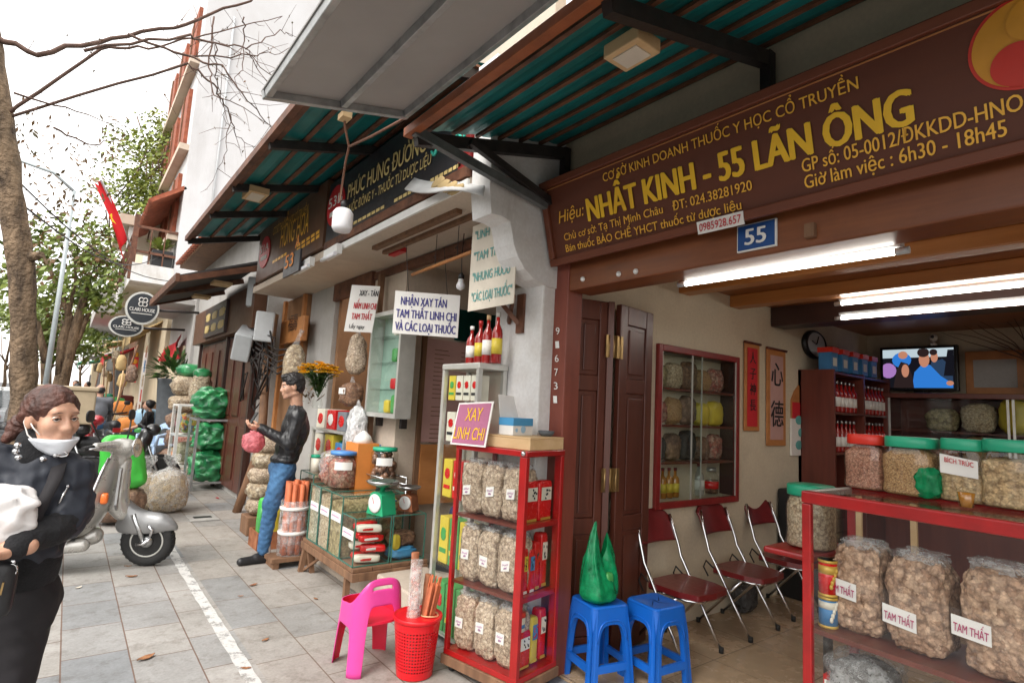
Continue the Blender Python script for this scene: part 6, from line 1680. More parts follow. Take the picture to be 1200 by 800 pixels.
for lev, items in enumerate(((('pack_green', 'pack_yellow'), ('pack_green', 'pack_yellow'), ('pack_green', 'pack_red')), (('pack_yellow', 'pack_green'), ('pack_green', 'pack_yellow'), ('pack_yellow', 'pack_green')), (('pack_cream', 'pack_red'), ('pack_red', 'pack_cream'), ('pack_yellow', 'pack_red')), (('pack_red', 'pack_cream'), ('pack_red', 'pack_blue'), ('pack_cream', 'pack_red')), (('pack_cream', 'pack_red'), ('pack_cream', 'pack_red'), ('pack_cream', 'pack_red'), ('pack_yellow', 'pack_green')))):
 h = (.3, .3, .25, .2, .17)[lev]; k = len(items)
 for i, (m1, m2) in enumerate(items):
  wy = (ty1-ty0-.08)/k; y = ty0+.04+wy*(i+.5); z = lv[lev]+.001
  nm = dict(pack_green='green', pack_yellow='yellow', pack_cream='cream', pack_red='red')[m1]
  ot = thing('boxed_remedy', '%s carton, number %s from the near post on the %s showcase shelf' % (nm, ('one', 'two', 'three', 'four')[i], ('lowest', 'second', 'third', 'fourth', 'top')[lev]), 'carton', (2.14, y, z), 'cartons in the tall showcase')
  m = MB(); m.box(tx0+.03, tx0+.12, y-wy*.44, y+wy*.44, z, z+h); m.build('carton', m1, ot, .004)
  m = MB(); m.sack((tx0+.0285, y, z+h*.62), (.002, wy*.24, h*.14), .8, .8, .2, 3, i+lev); m.build('printed_emblem', m2, ot)
  m = MB(); m.box(tx0+.027, tx0+.0295, y-wy*.32, y+wy*.32, z+h*.22, z+h*.32); m.build('printed_band', 'ink_black' if m1 == 'pack_cream' else m2, ot)
for i, (px_, h, mt, cp_, lab) in enumerate(((551, .27, 'wine_red', 'white_paint', 'dark red bottle with a white cap at the left of the showcase top'), (561, .3, 'wine_red', 'red_paint', 'red bottle with a red cap second on the showcase top'), (570, .33, 'wine_red', 'pale_wood', 'tall red bottle with a corked neck third on the showcase top'), (581, .34, 'wine_red', 'bottle_clear', 'tall red bottle with a clear neck at the right of the showcase top'))):
 p = at(px_, 427, X=2.18); bottle((2.18, p.y, tz1+.001), h, .036, mt, cp_, lab, 'red bottles on the showcase', 1, labmat='paper' if i % 2 == 0 else 'pack_yellow')
# ================================================================ third shop: flower shelf bay
s3 = thing('corner_store_building', 'old open shop bay with a grey plastered pier beyond the slim brown shutter post', 'shop', (2.45, 6.6, 0))
m = MB(); m.box(2.45, 2.75, 6.75, 7.62, 0, 3.3); m.build('pier', 'grey_wall', s3, .01)
m = MB(); m.box(4.2, 4.3, 5.64, 6.74, 0, 3.3); m.build('back_wall', 'brown_wall', s3)
m = MB(); m.box(2.47, 4.2, 5.64, 6.74, -.1, .03); m.build('floor_slab', 'step_concrete', s3)
m = MB(); m.box(2.51, 4.2, 6.66, 6.745, .03, 3.3); m.build('side_wall', 'brown_wall', s3)
m = MB(); m.box(1.86, 2.5, 5.44, 8.3, 2.93, 3.01); m.build('canopy_slab', 'slab_concrete', s3)
m = MB(); m.box(2.42, 2.47, 5.64, 6.74, 2.72, 2.92); m.build('lintel', 'rust_steel', s3)
m = MB(); m.box(2.45, 2.6, 5.64, 8.4, 3.02, 4.6); m.build('upper_wall', 'cream_wall', s3)
m = MB(); m.box(2.4, 2.6, 7.63, 8.65, 0, 2.92); m.build('boarded_front', 'brown_wall', s3)
m = MB(); m.box(2.36, 2.4, 7.64, 7.72, 0, 2.92); m.box(2.36, 2.4, 8.5, 8.6, 0, 2.92); m.build('timber_frame', 'orange_wood', s3)
a, b = at(329, 410, X=2.3), at(358, 388, X=2.3); zt_ = at(330, 378, X=2.3).z
o = thing('wooden_signboard', 'varnished orange wooden signboard with carved characters above the hanging sack', 'sign', (2.3, (a.y+b.y)/2, a.z))
m = MB(); m.box(2.27, 2.33, b.y, a.y, b.z-.12, zt_); m.build('board', 'orange_wood', o, .01)
for i, y in enumerate((.35, .55)):
 m = MB(); y_ = b.y+(a.y-b.y)*y; txt(m, '壽福'[i], (2.268, y_+.1, b.z+.05), (2.268, y_-.1, b.z+.05), .17, (0, 0, 1), 0, .01, 0, .002, V((-1, 0, 0))); m.build('carved_character', 'beam_dark', o)
p = at(345, 425, X=2.2); m = MB(); m.sack(p, (.15, .14, .24), .8, .8, .12, 3, 4, taper=.3); o = thing('hanging_sack', 'clear sack of yellowish herb hanging above the head of the man', 'bag', p); m.build('contents', 'sack_herb', o); m = MB(); m.tube([p+V((0, 0, .22)), p+V((.02, 0, .32)), p+V((.05, -.03, .42))], [.05, .02, .03], 8); m.build('bag_neck', 'bag_clear', o)
sy0, sy1 = 5.42, 6.35; sx0, sx1 = 2.18, 2.5
sh = thing('shelf_unit', 'white metal shelf unit of boxed goods carrying a vase of yellow flowers', 'shelf unit', (2.3, 5.9, 0))
for x in (sx0, sx1-.03):
 for y in (sy0, sy1-.03): m = MB(); m.box(x, x+.03, y, y+.03, 0, 1.2); m.build('post', 'alu', sh)
lv = [.25, .55, .9, 1.2]
for z in lv: m = MB(); m.box(sx0-.01, sx1+.005, sy0-.01, sy1+.01, z+.001, z+.028); m.build('shelf', 'alu', sh)
it = 0
for li, row in enumerate(((('herb_bag', 'herb_grey', .24), ('herb_bag', 'herb_green', .24), ('herb_bag', 'herb_red', .22)), (('herb_bag', 'herb_cream', .26), ('herb_bag', 'herb_grey', .26), ('herb_bag', 'herb_green', .24)), (('carton', 'pack_cream', .24), ('carton', 'pack_yellow', .25), ('carton', 'pack_blue', .18)), (('carton', 'pack_cream', .2), ('carton', 'pack_red', .2), ('carton', 'cloth_grey', .19)))):
 for i, (nm, mt, h) in enumerate(row):
  y = sy1-.17-i*.3; z = lv[li]+.029; col = {'herb_grey': 'grey herb', 'herb_green': 'greenish herb', 'herb_red': 'reddish herb', 'herb_cream': 'pale herb', 'pack_cream': 'cream', 'pack_yellow': 'yellow', 'pack_blue': 'blue', 'pack_red': 'red', 'cloth_grey': 'grey'}[mt]
  lab = '%s %s on the %s of the flower shelf unit' % (col, 'in a clear bag' if nm == 'herb_bag' else 'carton', ('lowest shelf', 'second shelf', 'third shelf', 'top')[li])
  o = thing(nm, lab, 'bag' if nm == 'herb_bag' else 'carton', (2.3, y, z), 'goods on the flower shelf unit')
  m = MB()
  if nm == 'carton': m.box(sx0+.02, sx1-.05, y-.12, y+.11, z, z+h); m.build('body', mt, o, .006); m = MB(); m.sack((sx0+.019, y, z+h*.5), (.002, .07, h*.28), .9, .9, .3, 4, it); m.build('printed_picture', 'pack_red' if mt != 'pack_red' else 'paper', o); m = MB(); m.sack((sx0+.14, y-.121, z+h*.5), (.08, .002, h*.28), .9, .9, .3, 4, it+3); m.build('printed_picture', 'pack_green' if it % 2 else 'pack_gold', o)
  else: m.sack((2.31, y, z+h/2), (.11, .12, h/2), .6, .5, .12, 3, it); m.build('contents', mt, o)
  it += 1
p = V((2.25, sy1-.18, 1.23+.2)); p = at(372, 470, X=2.2); fz = 1.43
o = thing('flower_vase', 'glass vase of yellow chrysanthemums on top of the shelf unit', 'flowers', (2.22, 5.85, 1.43))
vx, vy = 2.22, at(372, 470, X=2.22).y
m = MB(); m.lathe([(.05, 1.43), (.06, 1.47), (.04, 1.56), (.055, 1.64)], (vx, vy, 0), 14); m.build('vase', 'jar_glass', o)
m = MB(); mp_ = MB(); ml_ = MB()
for i in range(60):
 a = rnd.uniform(0, 6.28); rr_ = .22*math.sqrt(rnd.random()); q = V((vx+rr_*math.cos(a), vy+rr_*1.05*math.sin(a), 1.86+.1*rnd.random()-.35*rr_))
 m.tube([(vx, vy, 1.55), (V((vx, vy, 1.7))+q)/2, q], .004, 4)
 for k in range(9): an = k*.7; mp_.add([q, q+V((.04*math.cos(an), .04*math.sin(an), .022)), q+V((.055*math.cos(an+.4), .055*math.sin(an+.4), .01)), q+V((.04*math.cos(an+.8), .04*math.sin(an+.8), .022))], [(0, 1, 2, 3)])
 for k in range(4):
  q2 = V((vx, vy, 1.6)).lerp(q, rnd.uniform(.3, .9)); an = rnd.uniform(0, 6.3); d = V((math.cos(an), math.sin(an), rnd.uniform(-.3, .6)))*.07; e = V((-math.sin(an), math.cos(an), 0))*.02
  ml_.add([q2, q2+d*.5+e, q2+d, q2+d*.5-e], [(0, 1, 2, 3)])
m.build('stems', 'leaf_pot', o); mp_.build('blossoms', 'petal', o); ml_.build('leaves', 'leaf_pot', o)
q = V((vx-.02, vy+.22, 1.43)); m = MB()
for i in range(40): a = rnd.uniform(0, 6.3); r_ = rnd.uniform(0, .13); c = q+V((r_*math.cos(a), r_*math.sin(a), rnd.uniform(.05, .25))); d = V((rnd.uniform(-1, 1), rnd.uniform(-1, 1), rnd.uniform(-.3, 1)))*.035; e = V((d.y, -d.x, 0))*.5; m.add([c, c+d+e, c+d*2, c+d-e], [(0, 1, 2, 3)])
tag(m.build('red_foliage', 'leaf_c'), 'low clump of reddish dried flowers at the left of the yellow flowers', 'flowers')
for (px_, py_, hx, hz, mt, lab) in ((418, 415, .13, .2, 'herb_grey', 'round clear sack hanging highest beside the brown shutter post'), (412, 462, .15, .12, 'herb_brown', 'flat bag of dark brown herb with a white label hanging below the round sack'), (418, 500, .13, .2, 'bag_white', 'white plastic bag hanging lowest beside the brown shutter post')):
 p = at(px_, py_, X=2.25); o = thing('hanging_bag', lab, 'bag', p); m = MB(); m.sack(p, (.1, hx, hz), .8, .75, .12, 3, px_ % 7, taper=.25 if hz > .15 else .0); m.v = [tuple(V(q)+V((noise.noise(V(q)*19), noise.noise(V(q)*19+V((3, 0, 0))), 0))*.022) for q in m.v]; m.build('contents', mt, o)
 m = MB(); m.tube([p+V((0, 0, hz*.95)), p+V((0, .01, hz+.06))], [.03, .012], 8); m.build('bag_neck', 'bag_clear', o)
 if 'label' in lab: m = MB(); m.box(p.x-.104, p.x-.1, p.y-.08, p.y+.08, p.z-.0, p.z+.06); m.build('paper_label', 'paper', o)
p = at(415, 530, X=2.12); o = thing('orange_board', 'tall orange card box with a white paper cone behind the large jar', 'box', (2.1, p.y, .78)); m = MB(); m.box(2.1, 2.3, p.y-.13, p.y+.15, .24, 1.16); m.build('box', 'orange_card', o); m = MB(); m.lathe([(.1, 1.161), (.07, 1.22), (.012, 1.27)], (2.2, p.y, 0), 7); m.build('paper_cone', 'paper', o)
o = thing('bark_bundle', 'tall bundle of rolled bark wrapped in film standing by the trestle', 'bundle', (1.93, 5.62, 0))
rb_ = at(338, 652, Z=.09); bx_, by_ = 1.95, 5.6; p = at(341, 640, Y=5.55); bx_, by_ = p.x, 5.55
m = MB()
for i in range(15):
 a = i*2.4; r_ = .025*math.sqrt(i); c = V((bx_+r_*math.cos(a), by_+r_*math.sin(a), 0)); m.tube([c+V((0, 0, .1)), c+V((0, 0, .72+.05*rnd.random()))], .023, 8)
m.build('rolls', 'cinnamon_roll', o)
m = MB(); m.lathe([(.125, .095), (.13, .3), (.125, .58)], (bx_, by_, 0), 18); m.build('film', 'bag_clear', o)
for z in (.28, .5): m = MB(); m.lathe([(.131, z), (.133, z+.025)], (bx_, by_, 0), 18); m.build('tape', 'paper', o)
o = thing('low_stand', 'low brown wooden stand under the bark bundle', 'stand', (bx_, by_, 0)); m = MB(); m.box(bx_-.2, bx_+.17, by_-.13, by_+.13, .055, .09); m.build('top', 'old_wood', o)
for sx in (-.18, .1): m = MB(); m.box(bx_+sx, bx_+sx+.05, by_-.12, by_+.12, 0, .054); m.build('leg', 'old_wood', o)
gx = 1.98; glass_box(bx_+.12, bx_+.45, by_-.1, by_+.28, .3, .82, 'herb_brown', 'glass box of brown chips behind the bark bundle', .85, False, 7, None)
m = MB(); m.box(bx_+.14, bx_+.44, by_-.08, by_+.26, 0, .298); tag(m.build('packing_crate', 'old_wood', None, .004), 'old wooden crate carrying the glass box of brown chips', 'crate')
for i, (dx, mt, lid) in enumerate(((.18, 'pack_cream', 'lid_green'), (.32, 'pack_red', 'paper'))):
 c = V((bx_+dx, by_+.05, .827)); o = thing('small_tub', 'small %s tub on the glass box of brown chips' % ('cream' if i == 0 else 'red'), 'tub', c); m = MB(); m.lathe([(.045, 0), (.05, .14)], c, 14); m.build('body', mt, o); m = MB(); m.lathe([(.052, .141), (.052, .17), (0, .171)], c, 14); m.build('lid', lid, o)
cx_, cy_ = 1.86, 6.3
o = thing('cardboard_crate', 'brown cardboard crate of bright packs at the feet of the man', 'crate', (cx_, cy_, 0))
m = MB(); m.box(cx_-.2, cx_+.2, cy_-.16, cy_-.145, 0, .17); m.box(cx_-.2, cx_+.2, cy_+.145, cy_+.16, 0, .17); m.box(cx_-.2, cx_-.185, cy_-.144, cy_+.144, 0, .17); m.box(cx_+.185, cx_+.2, cy_-.144, cy_+.144, 0, .17); m.box(cx_-.184, cx_+.184, cy_-.144, cy_+.144, .003, .012); m.build('carton', 'cinnamon', o)
for i, (dx, dy, h, mt, nm) in enumerate(((-.13, -.06, .38, 'pack_green', 'green'), (-.02, -.07, .4, 'pack_yellow', 'yellow'), (.1, -.05, .36, 'pack_yellow', 'yellow'), (-.1, .07, .46, 'bag_bright_green', 'bright green'), (.04, .08, .44, 'teal_sheet', 'teal'))):
 m = MB(); m.sack((cx_+dx, cy_+dy, .02+h/2), (.055, .05, h/2), .5, .4, .12, 4, i); tag(m.build('noodle_pack', mt), '%s pack standing in the cardboard crate by the man, %s' % (nm, ('front left', 'front middle', 'front right', 'back left', 'back right')[i]), 'packet', 'packs in the cardboard crate')
p = at(390, 605, Y=6.05); m = MB(); m.slab([(2.05, 6.0, .02), (2.3, 6.05, .3), (2.3, 6.25, .3), (2.05, 6.2, .02)], (.02, 0, -.03)); tag(m.build('leaning_plank', 'pale_wood'), 'short pale plank leaning behind the leg of the man', 'plank')
m = MB(); m.box(2.0, 2.4, 5.85, 6.25, 0, .16); tag(m.build('brick_step', 'cinnamon', None, .005), 'low reddish brick step behind the shoe of the man', 'step')
for i in range(5):
 p = at(304, 560, Y=6.95); z = .3+i*.17; m = MB(); m.sack((p.x+.02*rnd.uniform(-1, 1)+.08, 6.95, z), (.19, .14, .1), .7, .7, .12, 3, i+50); tag(m.build('herb_sack', 'sack_herb' if i % 2 else 'herb_grey'), 'clear sack in the waist high stack behind the man, %s from the bottom' % ('lowest', 'second', 'third', 'fourth', 'fifth')[i], 'sack', 'stack of clear sacks behind the man')
m = MB(); p0 = at(304, 560, Y=6.95); m.box(p0.x-.12, p0.x+.3, 6.8, 7.1, 0, .2); tag(m.build('wooden_block', 'old_wood', None, .01), 'wooden block under the stack of clear sacks', 'block')
o = thing('utility_conduit', 'grey standpipe carrying three meter boxes and tangled cables beside the dark doors', 'conduit', (2.05, 8.3, 0))
pb, pm, pt_ = at(277, 600, Z=.0), at(306, 520, X=2.1), at(313, 420, X=2.15)
m = MB(); m.tube([pb, at(288, 570, X=2.0), pm, pt_, at(309, 340, X=2.2)], .055, 10); m.build('pipe', 'old_wood', o)
for (px_, py_, X_, hy, hz, rx_) in ((302, 345, 2.1, .24, .22, 0), (312, 383, 2.05, .24, .2, 6), (287, 402, 1.95, .25, .2, 24)):
 p = at(px_, py_, X=X_); m = MB(); m.box(-.12, .12, -hy, hy, -hz, hz); rt = Matrix.Rotation(R(rx_), 3, 'X')@Matrix.Rotation(R(-20), 3, 'Z'); m.v = [tuple(rt@V(q)+p) for q in m.v]; bx2 = m.build('meter_box', 'box_grey', o, .02)
 m = MB(); m.box(-.128, -.121, -hy*.7, hy*.7, -hz*.75, -hz*.4); m.v = [tuple(rt@V(q)+p) for q in m.v]; m.build('vent', 'dark_steel', bx2)
m = MB()
for i in range(16):
 c = at(298+rnd.uniform(-12, 18), 415+rnd.uniform(-20, 40), X=2.05); pts = [c+V((rnd.uniform(-.08, .08), rnd.uniform(-.35, .35), rnd.uniform(-.35, .3))) for _ in range(5)]
 m.tube(pts, .012, 5)
for i in range(5): m.tube([at(300, 395+i*6, X=2.0), at(325, 410+i*7, X=2.1), at(350, 408+i*4, X=2.3)], .012, 5)
m.build('cables', 'dark_steel', o)['kind'] = 'stuff'
# ================================================================ fourth shop: dark doors under the dark awning
s4 = thing('timber_front_building', 'old house with tall dark timber doors and a brown sign band under the dark awning', 'house', (2.1, 11, 0))
FX = 2.1
m = MB(); m.box(FX+.06, FX+3, 8.66, 14.6, 0, 4.3); m.build('wall', 'grey_wall', s4)
for i in range(7):
 y0_ = 8.75+i*.62; m = MB()
 m.box(FX, FX+.055, y0_, y0_+.6, .1, 2.45)
 for z0_, z1_ in ((.25, 1.05), (1.2, 2.3)): m.box(FX-.02, FX-.001, y0_+.1, y0_+.5, z0_, z1_)
 m.build('door_leaf', 'door_wood', s4, .004)
for y in (8.7, 10.6, 13.1): m = MB(); m.box(FX-.05, FX-.001, y, y+.1, 0, 2.5); m.build('door_post', 'beam_dark', s4)
m = MB(); m.box(FX-.12, FX+.055, 8.7, 13.6, 2.5, 3.15); m.build('sign_band', 'brown_board', s4)
a, b = at(240, 402, X=FX-.13), at(265, 388, X=FX-.13)
m = MB(); m.box(FX-.17, FX-.125, b.y, a.y, 2.55, 3.1); sg_ = m.build('sign_plaque', 'beam_dark', s4)
for k in range(3):
 for r_ in range(2): m = MB(); w3 = (a.y-b.y)/3; m.sack((FX-.172, b.y+w3*(k+.5), 2.7+.22*r_), (.003, w3*.33, .07), .6, .6, .4, 5, k+r_*3); m.build('gilt_character', 'pale_gold', sg_)
m = MB(); m.box(FX-.4, FX+3, 8.6, 14.7, 4.3, 4.38); m.build('eave', 'old_wood', s4)
m = MB()
for i in range(26):
 y = 8.65+i*.235; m.bar((FX-.5, y, 4.36), (FX+2.2, y, 5.05), .16, .05)
m.build('roof', 'tile_roof', s4)
m = MB(); m.box(FX+.3, FX+.8, 8.7, 9.5, 4.4, 5.0); m.build('chimney', 'cream_wall', s4)
aw4 = thing('sheet_awning', 'dark weathered awning with a rusty edge in front of the timber doors', 'awning', (1.0, 10, 3.05))
m = MB(); m.slab([(1.0, 8.65, 3.05), (1.0, 11.6, 3.0), (FX-.02, 11.6, 3.42), (FX-.02, 8.65, 3.48)], (0, 0, .03)); m.build('sheet', 'tarp_dark', aw4)
m = MB(); m.box(.96, 1.01, 8.6, 11.65, 2.98, 3.09); m.build('front_rail', 'rust_steel', aw4)
for y in (8.65, 10.1, 11.55): m = MB(); m.bar((1.0, y, 3.02), (FX, y, 3.4), .06, .08); m.build('purlin', 'rust_steel', aw4)
for y in (9.1, 10.7): m = MB(); m.box(1.5, 1.75, y, y+.3, 3.13, 3.17); m.build('light_fitting', 'pale_wood', aw4)
def sackstack(x, y, specs, lab, grp):
 z = 0
 for i, (hx, hy, hz, mt) in enumerate(specs):
  m = MB(); m.sack((x+rnd.uniform(-.03, .03), y+rnd.uniform(-.03, .03), z+hz*.97), (hx, hy, hz), .7, .62, .13, 3.2, i+x*10+y)
  m.v = [tuple(V(p)+V((noise.noise(V(p)*9), noise.noise(V(p)*9+V((5, 0, 0))), 0))*.025) for p in m.v]
  tag(m.build('herb_sack', mt), lab % ('lowest', 'second', 'third', 'fourth', 'fifth', 'sixth', 'seventh')[i], 'sack', grp); z += hz*1.9
 return z
zt_ = sackstack(1.98, 13.4, [(.36, .36, .2, 'sack_brown'), (.36, .34, .2, 'sack_brown'), (.35, .34, .18, 'sack_brown'), (.33, .33, .18, 'sack_herb'), (.31, .31, .21, 'sack_herb')], 'brown sack in the tall stack by the dark doors, %s from the ground', 'tall stack of brown sacks')
m = MB(); m.sack((1.98, 13.4, zt_+.12), (.26, .26, .14), .9, .8, .12, 4, 3); tag(m.build('green_sack', 'sack_green'), 'round green sack on top of the tall stack of brown sacks', 'sack')
rx_, ry_ = 1.98, 10.5
o = thing('steel_rack', 'grey steel angle rack holding bulging green net sacks before the dark doors', 'rack', (rx_, ry_, 0))
for x in (rx_-.3, rx_+.3):
 for y in (ry_-.35, ry_+.35): m = MB(); m.bar((x, y, 0), (x, y, 1.12), .035, .035, up=(0, 1, 0)); m.build('post', 'galv', o)
for z in (.12, 1.1):
 m = MB(); m.bar((rx_-.3, ry_-.35, z), (rx_+.3, ry_-.35, z), .03, .03); m.bar((rx_-.3, ry_+.35, z), (rx_+.3, ry_+.35, z), .03, .03); m.bar((rx_-.3, ry_-.35, z), (rx_-.3, ry_+.35, z), .03, .03); m.bar((rx_+.3, ry_-.35, z), (rx_+.3, ry_+.35, z), .03, .03); m.build('frame', 'galv', o)
for i, (z, hz, hx, lab) in enumerate(((.36, .25, .28, 'green net sack in the lower half of the steel rack'), (.83, .22, .27, 'green net sack squeezed under the top of the steel rack'), (1.36, .25, .29, 'big green net sack on top of the steel rack'))):
 m = MB(); m.sack((rx_-.02*i, ry_, z), (hx, .31, hz), .8, .7, .2, 3.8, i+3, 48, 32)
 m.v = [tuple(V(p)+V((noise.noise(V(p)*8), noise.noise(V(p)*8+V((5, 0, 0))), noise.noise(V(p)*8+V((0, 5, 0)))))*.05) for p in m.v]
 tag(m.build('green_sack', 'sack_green'), lab, 'sack')
m = MB(); m.sack((1.85, 11.3, 1.62), (.2, .22, .28), .8, .7, .14, 3, 8, taper=.3); o = thing('green_topped_bag', 'pale clear bag with a green label on the glass case behind the steel rack', 'bag', (1.85, 11.3, 1.25)); m.build('contents', 'sack_herb', o); m = MB(); m.sack((1.85, 11.3, 1.86), (.15, .16, .1), .9, .9, .1, 3, 8); m.build('wrapped_top', 'sack_green', o)
o = thing('glass_showcase', 'white framed glass case standing on a low concrete block by the sacks', 'display cabinet', (1.82, 11.6, 0))
for x in (1.55, 2.02):
 for y in (11.35, 11.95): m = MB(); m.box(x, x+.05, y, y+.05, .22, 1.3); m.build('post', 'white_paint', o)
for z in (.22, .75, 1.27): m = MB(); m.box(1.56, 2.06, 11.36, 11.99, z+.001, z+.03); m.build('shelf', 'white_paint', o)
m = MB(); m.box(1.555, 1.56, 11.405, 11.945, .255, 1.265); m.build('pane', 'pane', o); m = MB(); m.box(1.605, 2.015, 11.353, 11.358, .255, 1.265); m.build('side_pane', 'pane', o)
for i, (z, mt, lab) in enumerate(((.28, 'herb_green', 'bag of greenish herb at the bottom of the white glass case'), (.8, 'packs_mixed', 'coloured packets on the upper shelf of the white glass case'))):
 m = MB(); m.sack((1.8, 11.65, z+.18), (.18, .22, .18), .6, .6, .12, 3, i); tag(m.build('herb_bag', mt), lab, 'bag')
struct(MB().box(1.5, 2.09, 11.25, 12.05, 0, .215).build('concrete_block', 'step_concrete', None, .02))
pc_ = at(210, 552, Z=0); o = thing('plastic_pail', 'orange pail with a white band standing below the tall stack', 'pail', (pc_.x, pc_.y, 0))
m = MB(); m.lathe([(.16, 0), (.19, .4)], (pc_.x, pc_.y, 0), 20); m.build('body', 'orange_card', o); m = MB(); m.lathe([(.18, .13), (.189, .3)], (pc_.x, pc_.y, 0), 20); m.build('paper_band', 'paper', o); m = MB(); m.lathe([(.2, .401), (.2, .44), (0, .441)], (pc_.x, pc_.y, 0), 20); m.build('lid', 'pale_wood', o)
m = MB(); m.sack((pc_.x+.1, pc_.y+.05, .56), (.26, .22, .12), .5, .5, .1, 3, 4); tag(m.build('paper_sack', 'herb_red'), 'reddish paper sack lying on the orange pail', 'sack')
o = thing('potted_plant', 'dark leafy plant in a tall grey planter beyond the stacked sacks', 'plant', (1.9, 15.2, 0))
m = MB(); m.lathe([(.2, 0), (.24, .3), (.26, 1.0), (.31, 1.75), (.33, 1.8), (.27, 1.78)], (1.9, 15.2, 0), 18); m.build('planter', 'pot_grey', o)
m = MB()
for i in range(190):
 a = rnd.uniform(0, 6.3); el_ = rnd.uniform(-.1, 1.3); d = V((math.cos(a)*math.cos(el_), math.sin(a)*math.cos(el_), math.sin(el_))); c = V((1.9, 15.2, 1.85))+d*rnd.uniform(.1, .5); L_ = rnd.uniform(.18, .34); s_ = d.cross(V((0, 0, 1))).normalized()*L_*.17
 m.add([c, c+d*L_*.45+s_, c+d*L_-V((0, 0, .05)), c+d*L_*.45-s_], [(0, 1, 2, 3)])
m.build('leaves', 'leaf_pot', o)
for (x, y, lab, hz, mt, k) in ((1.17, 8.55, 'clear knotted sack of pale herb standing on the pavement behind the scooter', .27, 'herb_cream', 1), (.93, 8.75, 'second clear sack of pale herb, left of and behind the knotted one', .25, 'herb_cream', 2)):
 o = thing('herb_sack', lab, 'sack', (x, y, 0)); m = MB(); m.sack((x, y, hz*.95), (.235, .205, hz*.95), .85, .68, .12, 3, k, taper=.15); m.build('contents', mt, o); m = MB(); m.sack((x, y, hz*1.02), (.245, .215, hz*1.02), .8, .7, .16, 4, k, 36, 24, taper=.2); m.build('film', 'bag_clear', o)
 m = MB(); n_ = 16; vs = []
 for i in range(6):
  t_ = i/5; r_ = (.17, .08, .035, .06, .09, .1)[i]
  for j in range(n_): a = 6.283*j/n_; q_ = r_*(1+.3*math.sin(4*a+i)); vs.append((x+q_*math.cos(a), y+q_*math.sin(a), hz*1.75+.05*i))
 m.add(vs, [(i*n_+j, i*n_+(j+1) % n_, (i+1)*n_+(j+1) % n_, (i+1)*n_+j) for i in range(5) for j in range(n_)], 0, True); m.build('knotted_neck', 'bag_clear', o)
m = MB(); m.sack((.62, 8.0, .22), (.26, .22, .2), .8, .7, .1, 3, 4); tag(m.build('herb_sack', 'sack_brown'), 'brown sack on the ground under the bright green sack', 'sack')
m = MB(); m.sack((.64, 7.95, .7), (.24, .17, .3), .6, .5, .08, 2.5, 5, 36, 24, taper=.2, lean=(-.1, 0)); m.v = [tuple(V(p)+V((noise.noise(V(p)*8), noise.noise(V(p)*8+V((5, 0, 0))), 0))*.03) for p in m.v]
tag(m.build('green_sack', 'bag_bright_green'), 'bright green plastic sack standing up behind the scooter leg shield', 'sack')
def armchair(mat, label, loc, rz):
 o = thing('plastic_armchair', label, 'chair', (0, 0, 0), 'plastic armchairs on the pavement')
 for sx in (-1, 1):
  for sy in (-1, 1): m = MB(); m.bar((sx*.24, sy*.22, 0), (sx*.21, sy*.2, .42), .05, .04, up=(0, 1, 0)); m.build('leg', mat, o)
  m = MB(); m.tube([(sx*.23, -.2, .42), (sx*.25, -.18, .62), (sx*.25, .0, .64), (sx*.23, .22, .66)], .022, 8, flat=1.6); m.build('armrest', mat, o)
 m = MB(); m.box(-.22, .22, -.22, .22, .41, .44); m.build('seat', mat, o, .012)
 m = MB(); vs, fs = [], []; n_ = 16
 for i in range(n_+1):
  a = math.pi*i/n_; x = -.23*math.cos(a); zt2 = .44+.42*math.sin(a)**.5
  xi = -.13*math.cos(a); zi = .55+.2*math.sin(a)**.6
  y = lambda z: .2+.22*(z-.44)
  vs += [(x, y(zt2), zt2 if i not in (0, n_) else .44), (xi, y(zi), zi)]
 m.add(vs, [(2*i, 2*i+2, 2*i+3, 2*i+1) for i in range(n_)]+[(0, 1, 2*n_+1, 2*n_)], 0, False); b_ = m.build('backrest', mat, o); md = b_.modifiers.new('thickness', 'SOLIDIFY'); md.thickness = .02
 o.location = loc; o.rotation_euler = (0, 0, rz); return o
armchair('pale_blue_plastic', 'empty pale blue plastic armchair nearest to the clear sacks', (1.5, 13.6, 0), R(-50))
armchair('plate_blue', 'bright blue plastic armchair under the seated woman', (1.55, 15.6, 0), R(-75))
# ================================================================ white tall building, balcony house and beyond
tb_ = thing('tall_building', 'tall white plastered building rising behind the awnings, with brown shuttered front', 'building', (4, 20, 0))
YB = 18.4
m = MB(); m.box(2.0, 9, YB, 30, 4.4, 17); m.build('wall', 'tall_wall', tb_)
m = MB(); m.box(2.0, 9, YB+.02, 30, 0, 4.39); m.build('ground_floor', 'cream_wall', tb_)
m = MB(); a_ = V((2.9, YB-.02, 4.6)); m.tube([(2.75, YB-.03, 4.5), (2.75, YB-.03, 13)], .03, 6); m.build('drain_pipe', 'box_grey', tb_)
for z in (6.1, 8.8, 11.5):
 for y in (19.2, 21.6, 24.0):
  m = MB(); m.box(1.9, 1.999, y, y+1.5, z, z+1.9); sh_ = m.build('shutter', 'tile_roof', tb_); m = MB(); m.box(1.86, 1.9, y+.72, y+.78, z, z+1.9); m.build('mullion', 'old_wood', sh_)
 m = MB(); m.box(1.75, 1.999, 18.5, 28, z-.3, z-.12); m.build('ledge', 'slab_concrete', tb_)
m = MB(); m.box(1.0, 2.0, YB-.0+.01, 25, 4.45, 4.95); bl_ = m.build('balcony', 'white_wall', tb_)
m = MB(); m.box(.5, 1.99, 25.1, 40, 4.2, 4.9); m.build('balcony', 'house_grey', tb_)
m = MB()
for z in (5.25, 5.95): m.box(.98, 1.03, YB+.05, 24.9, z, z+.07); m.box(1.031, 2.0, YB+.05, YB+.1, z, z+.07)
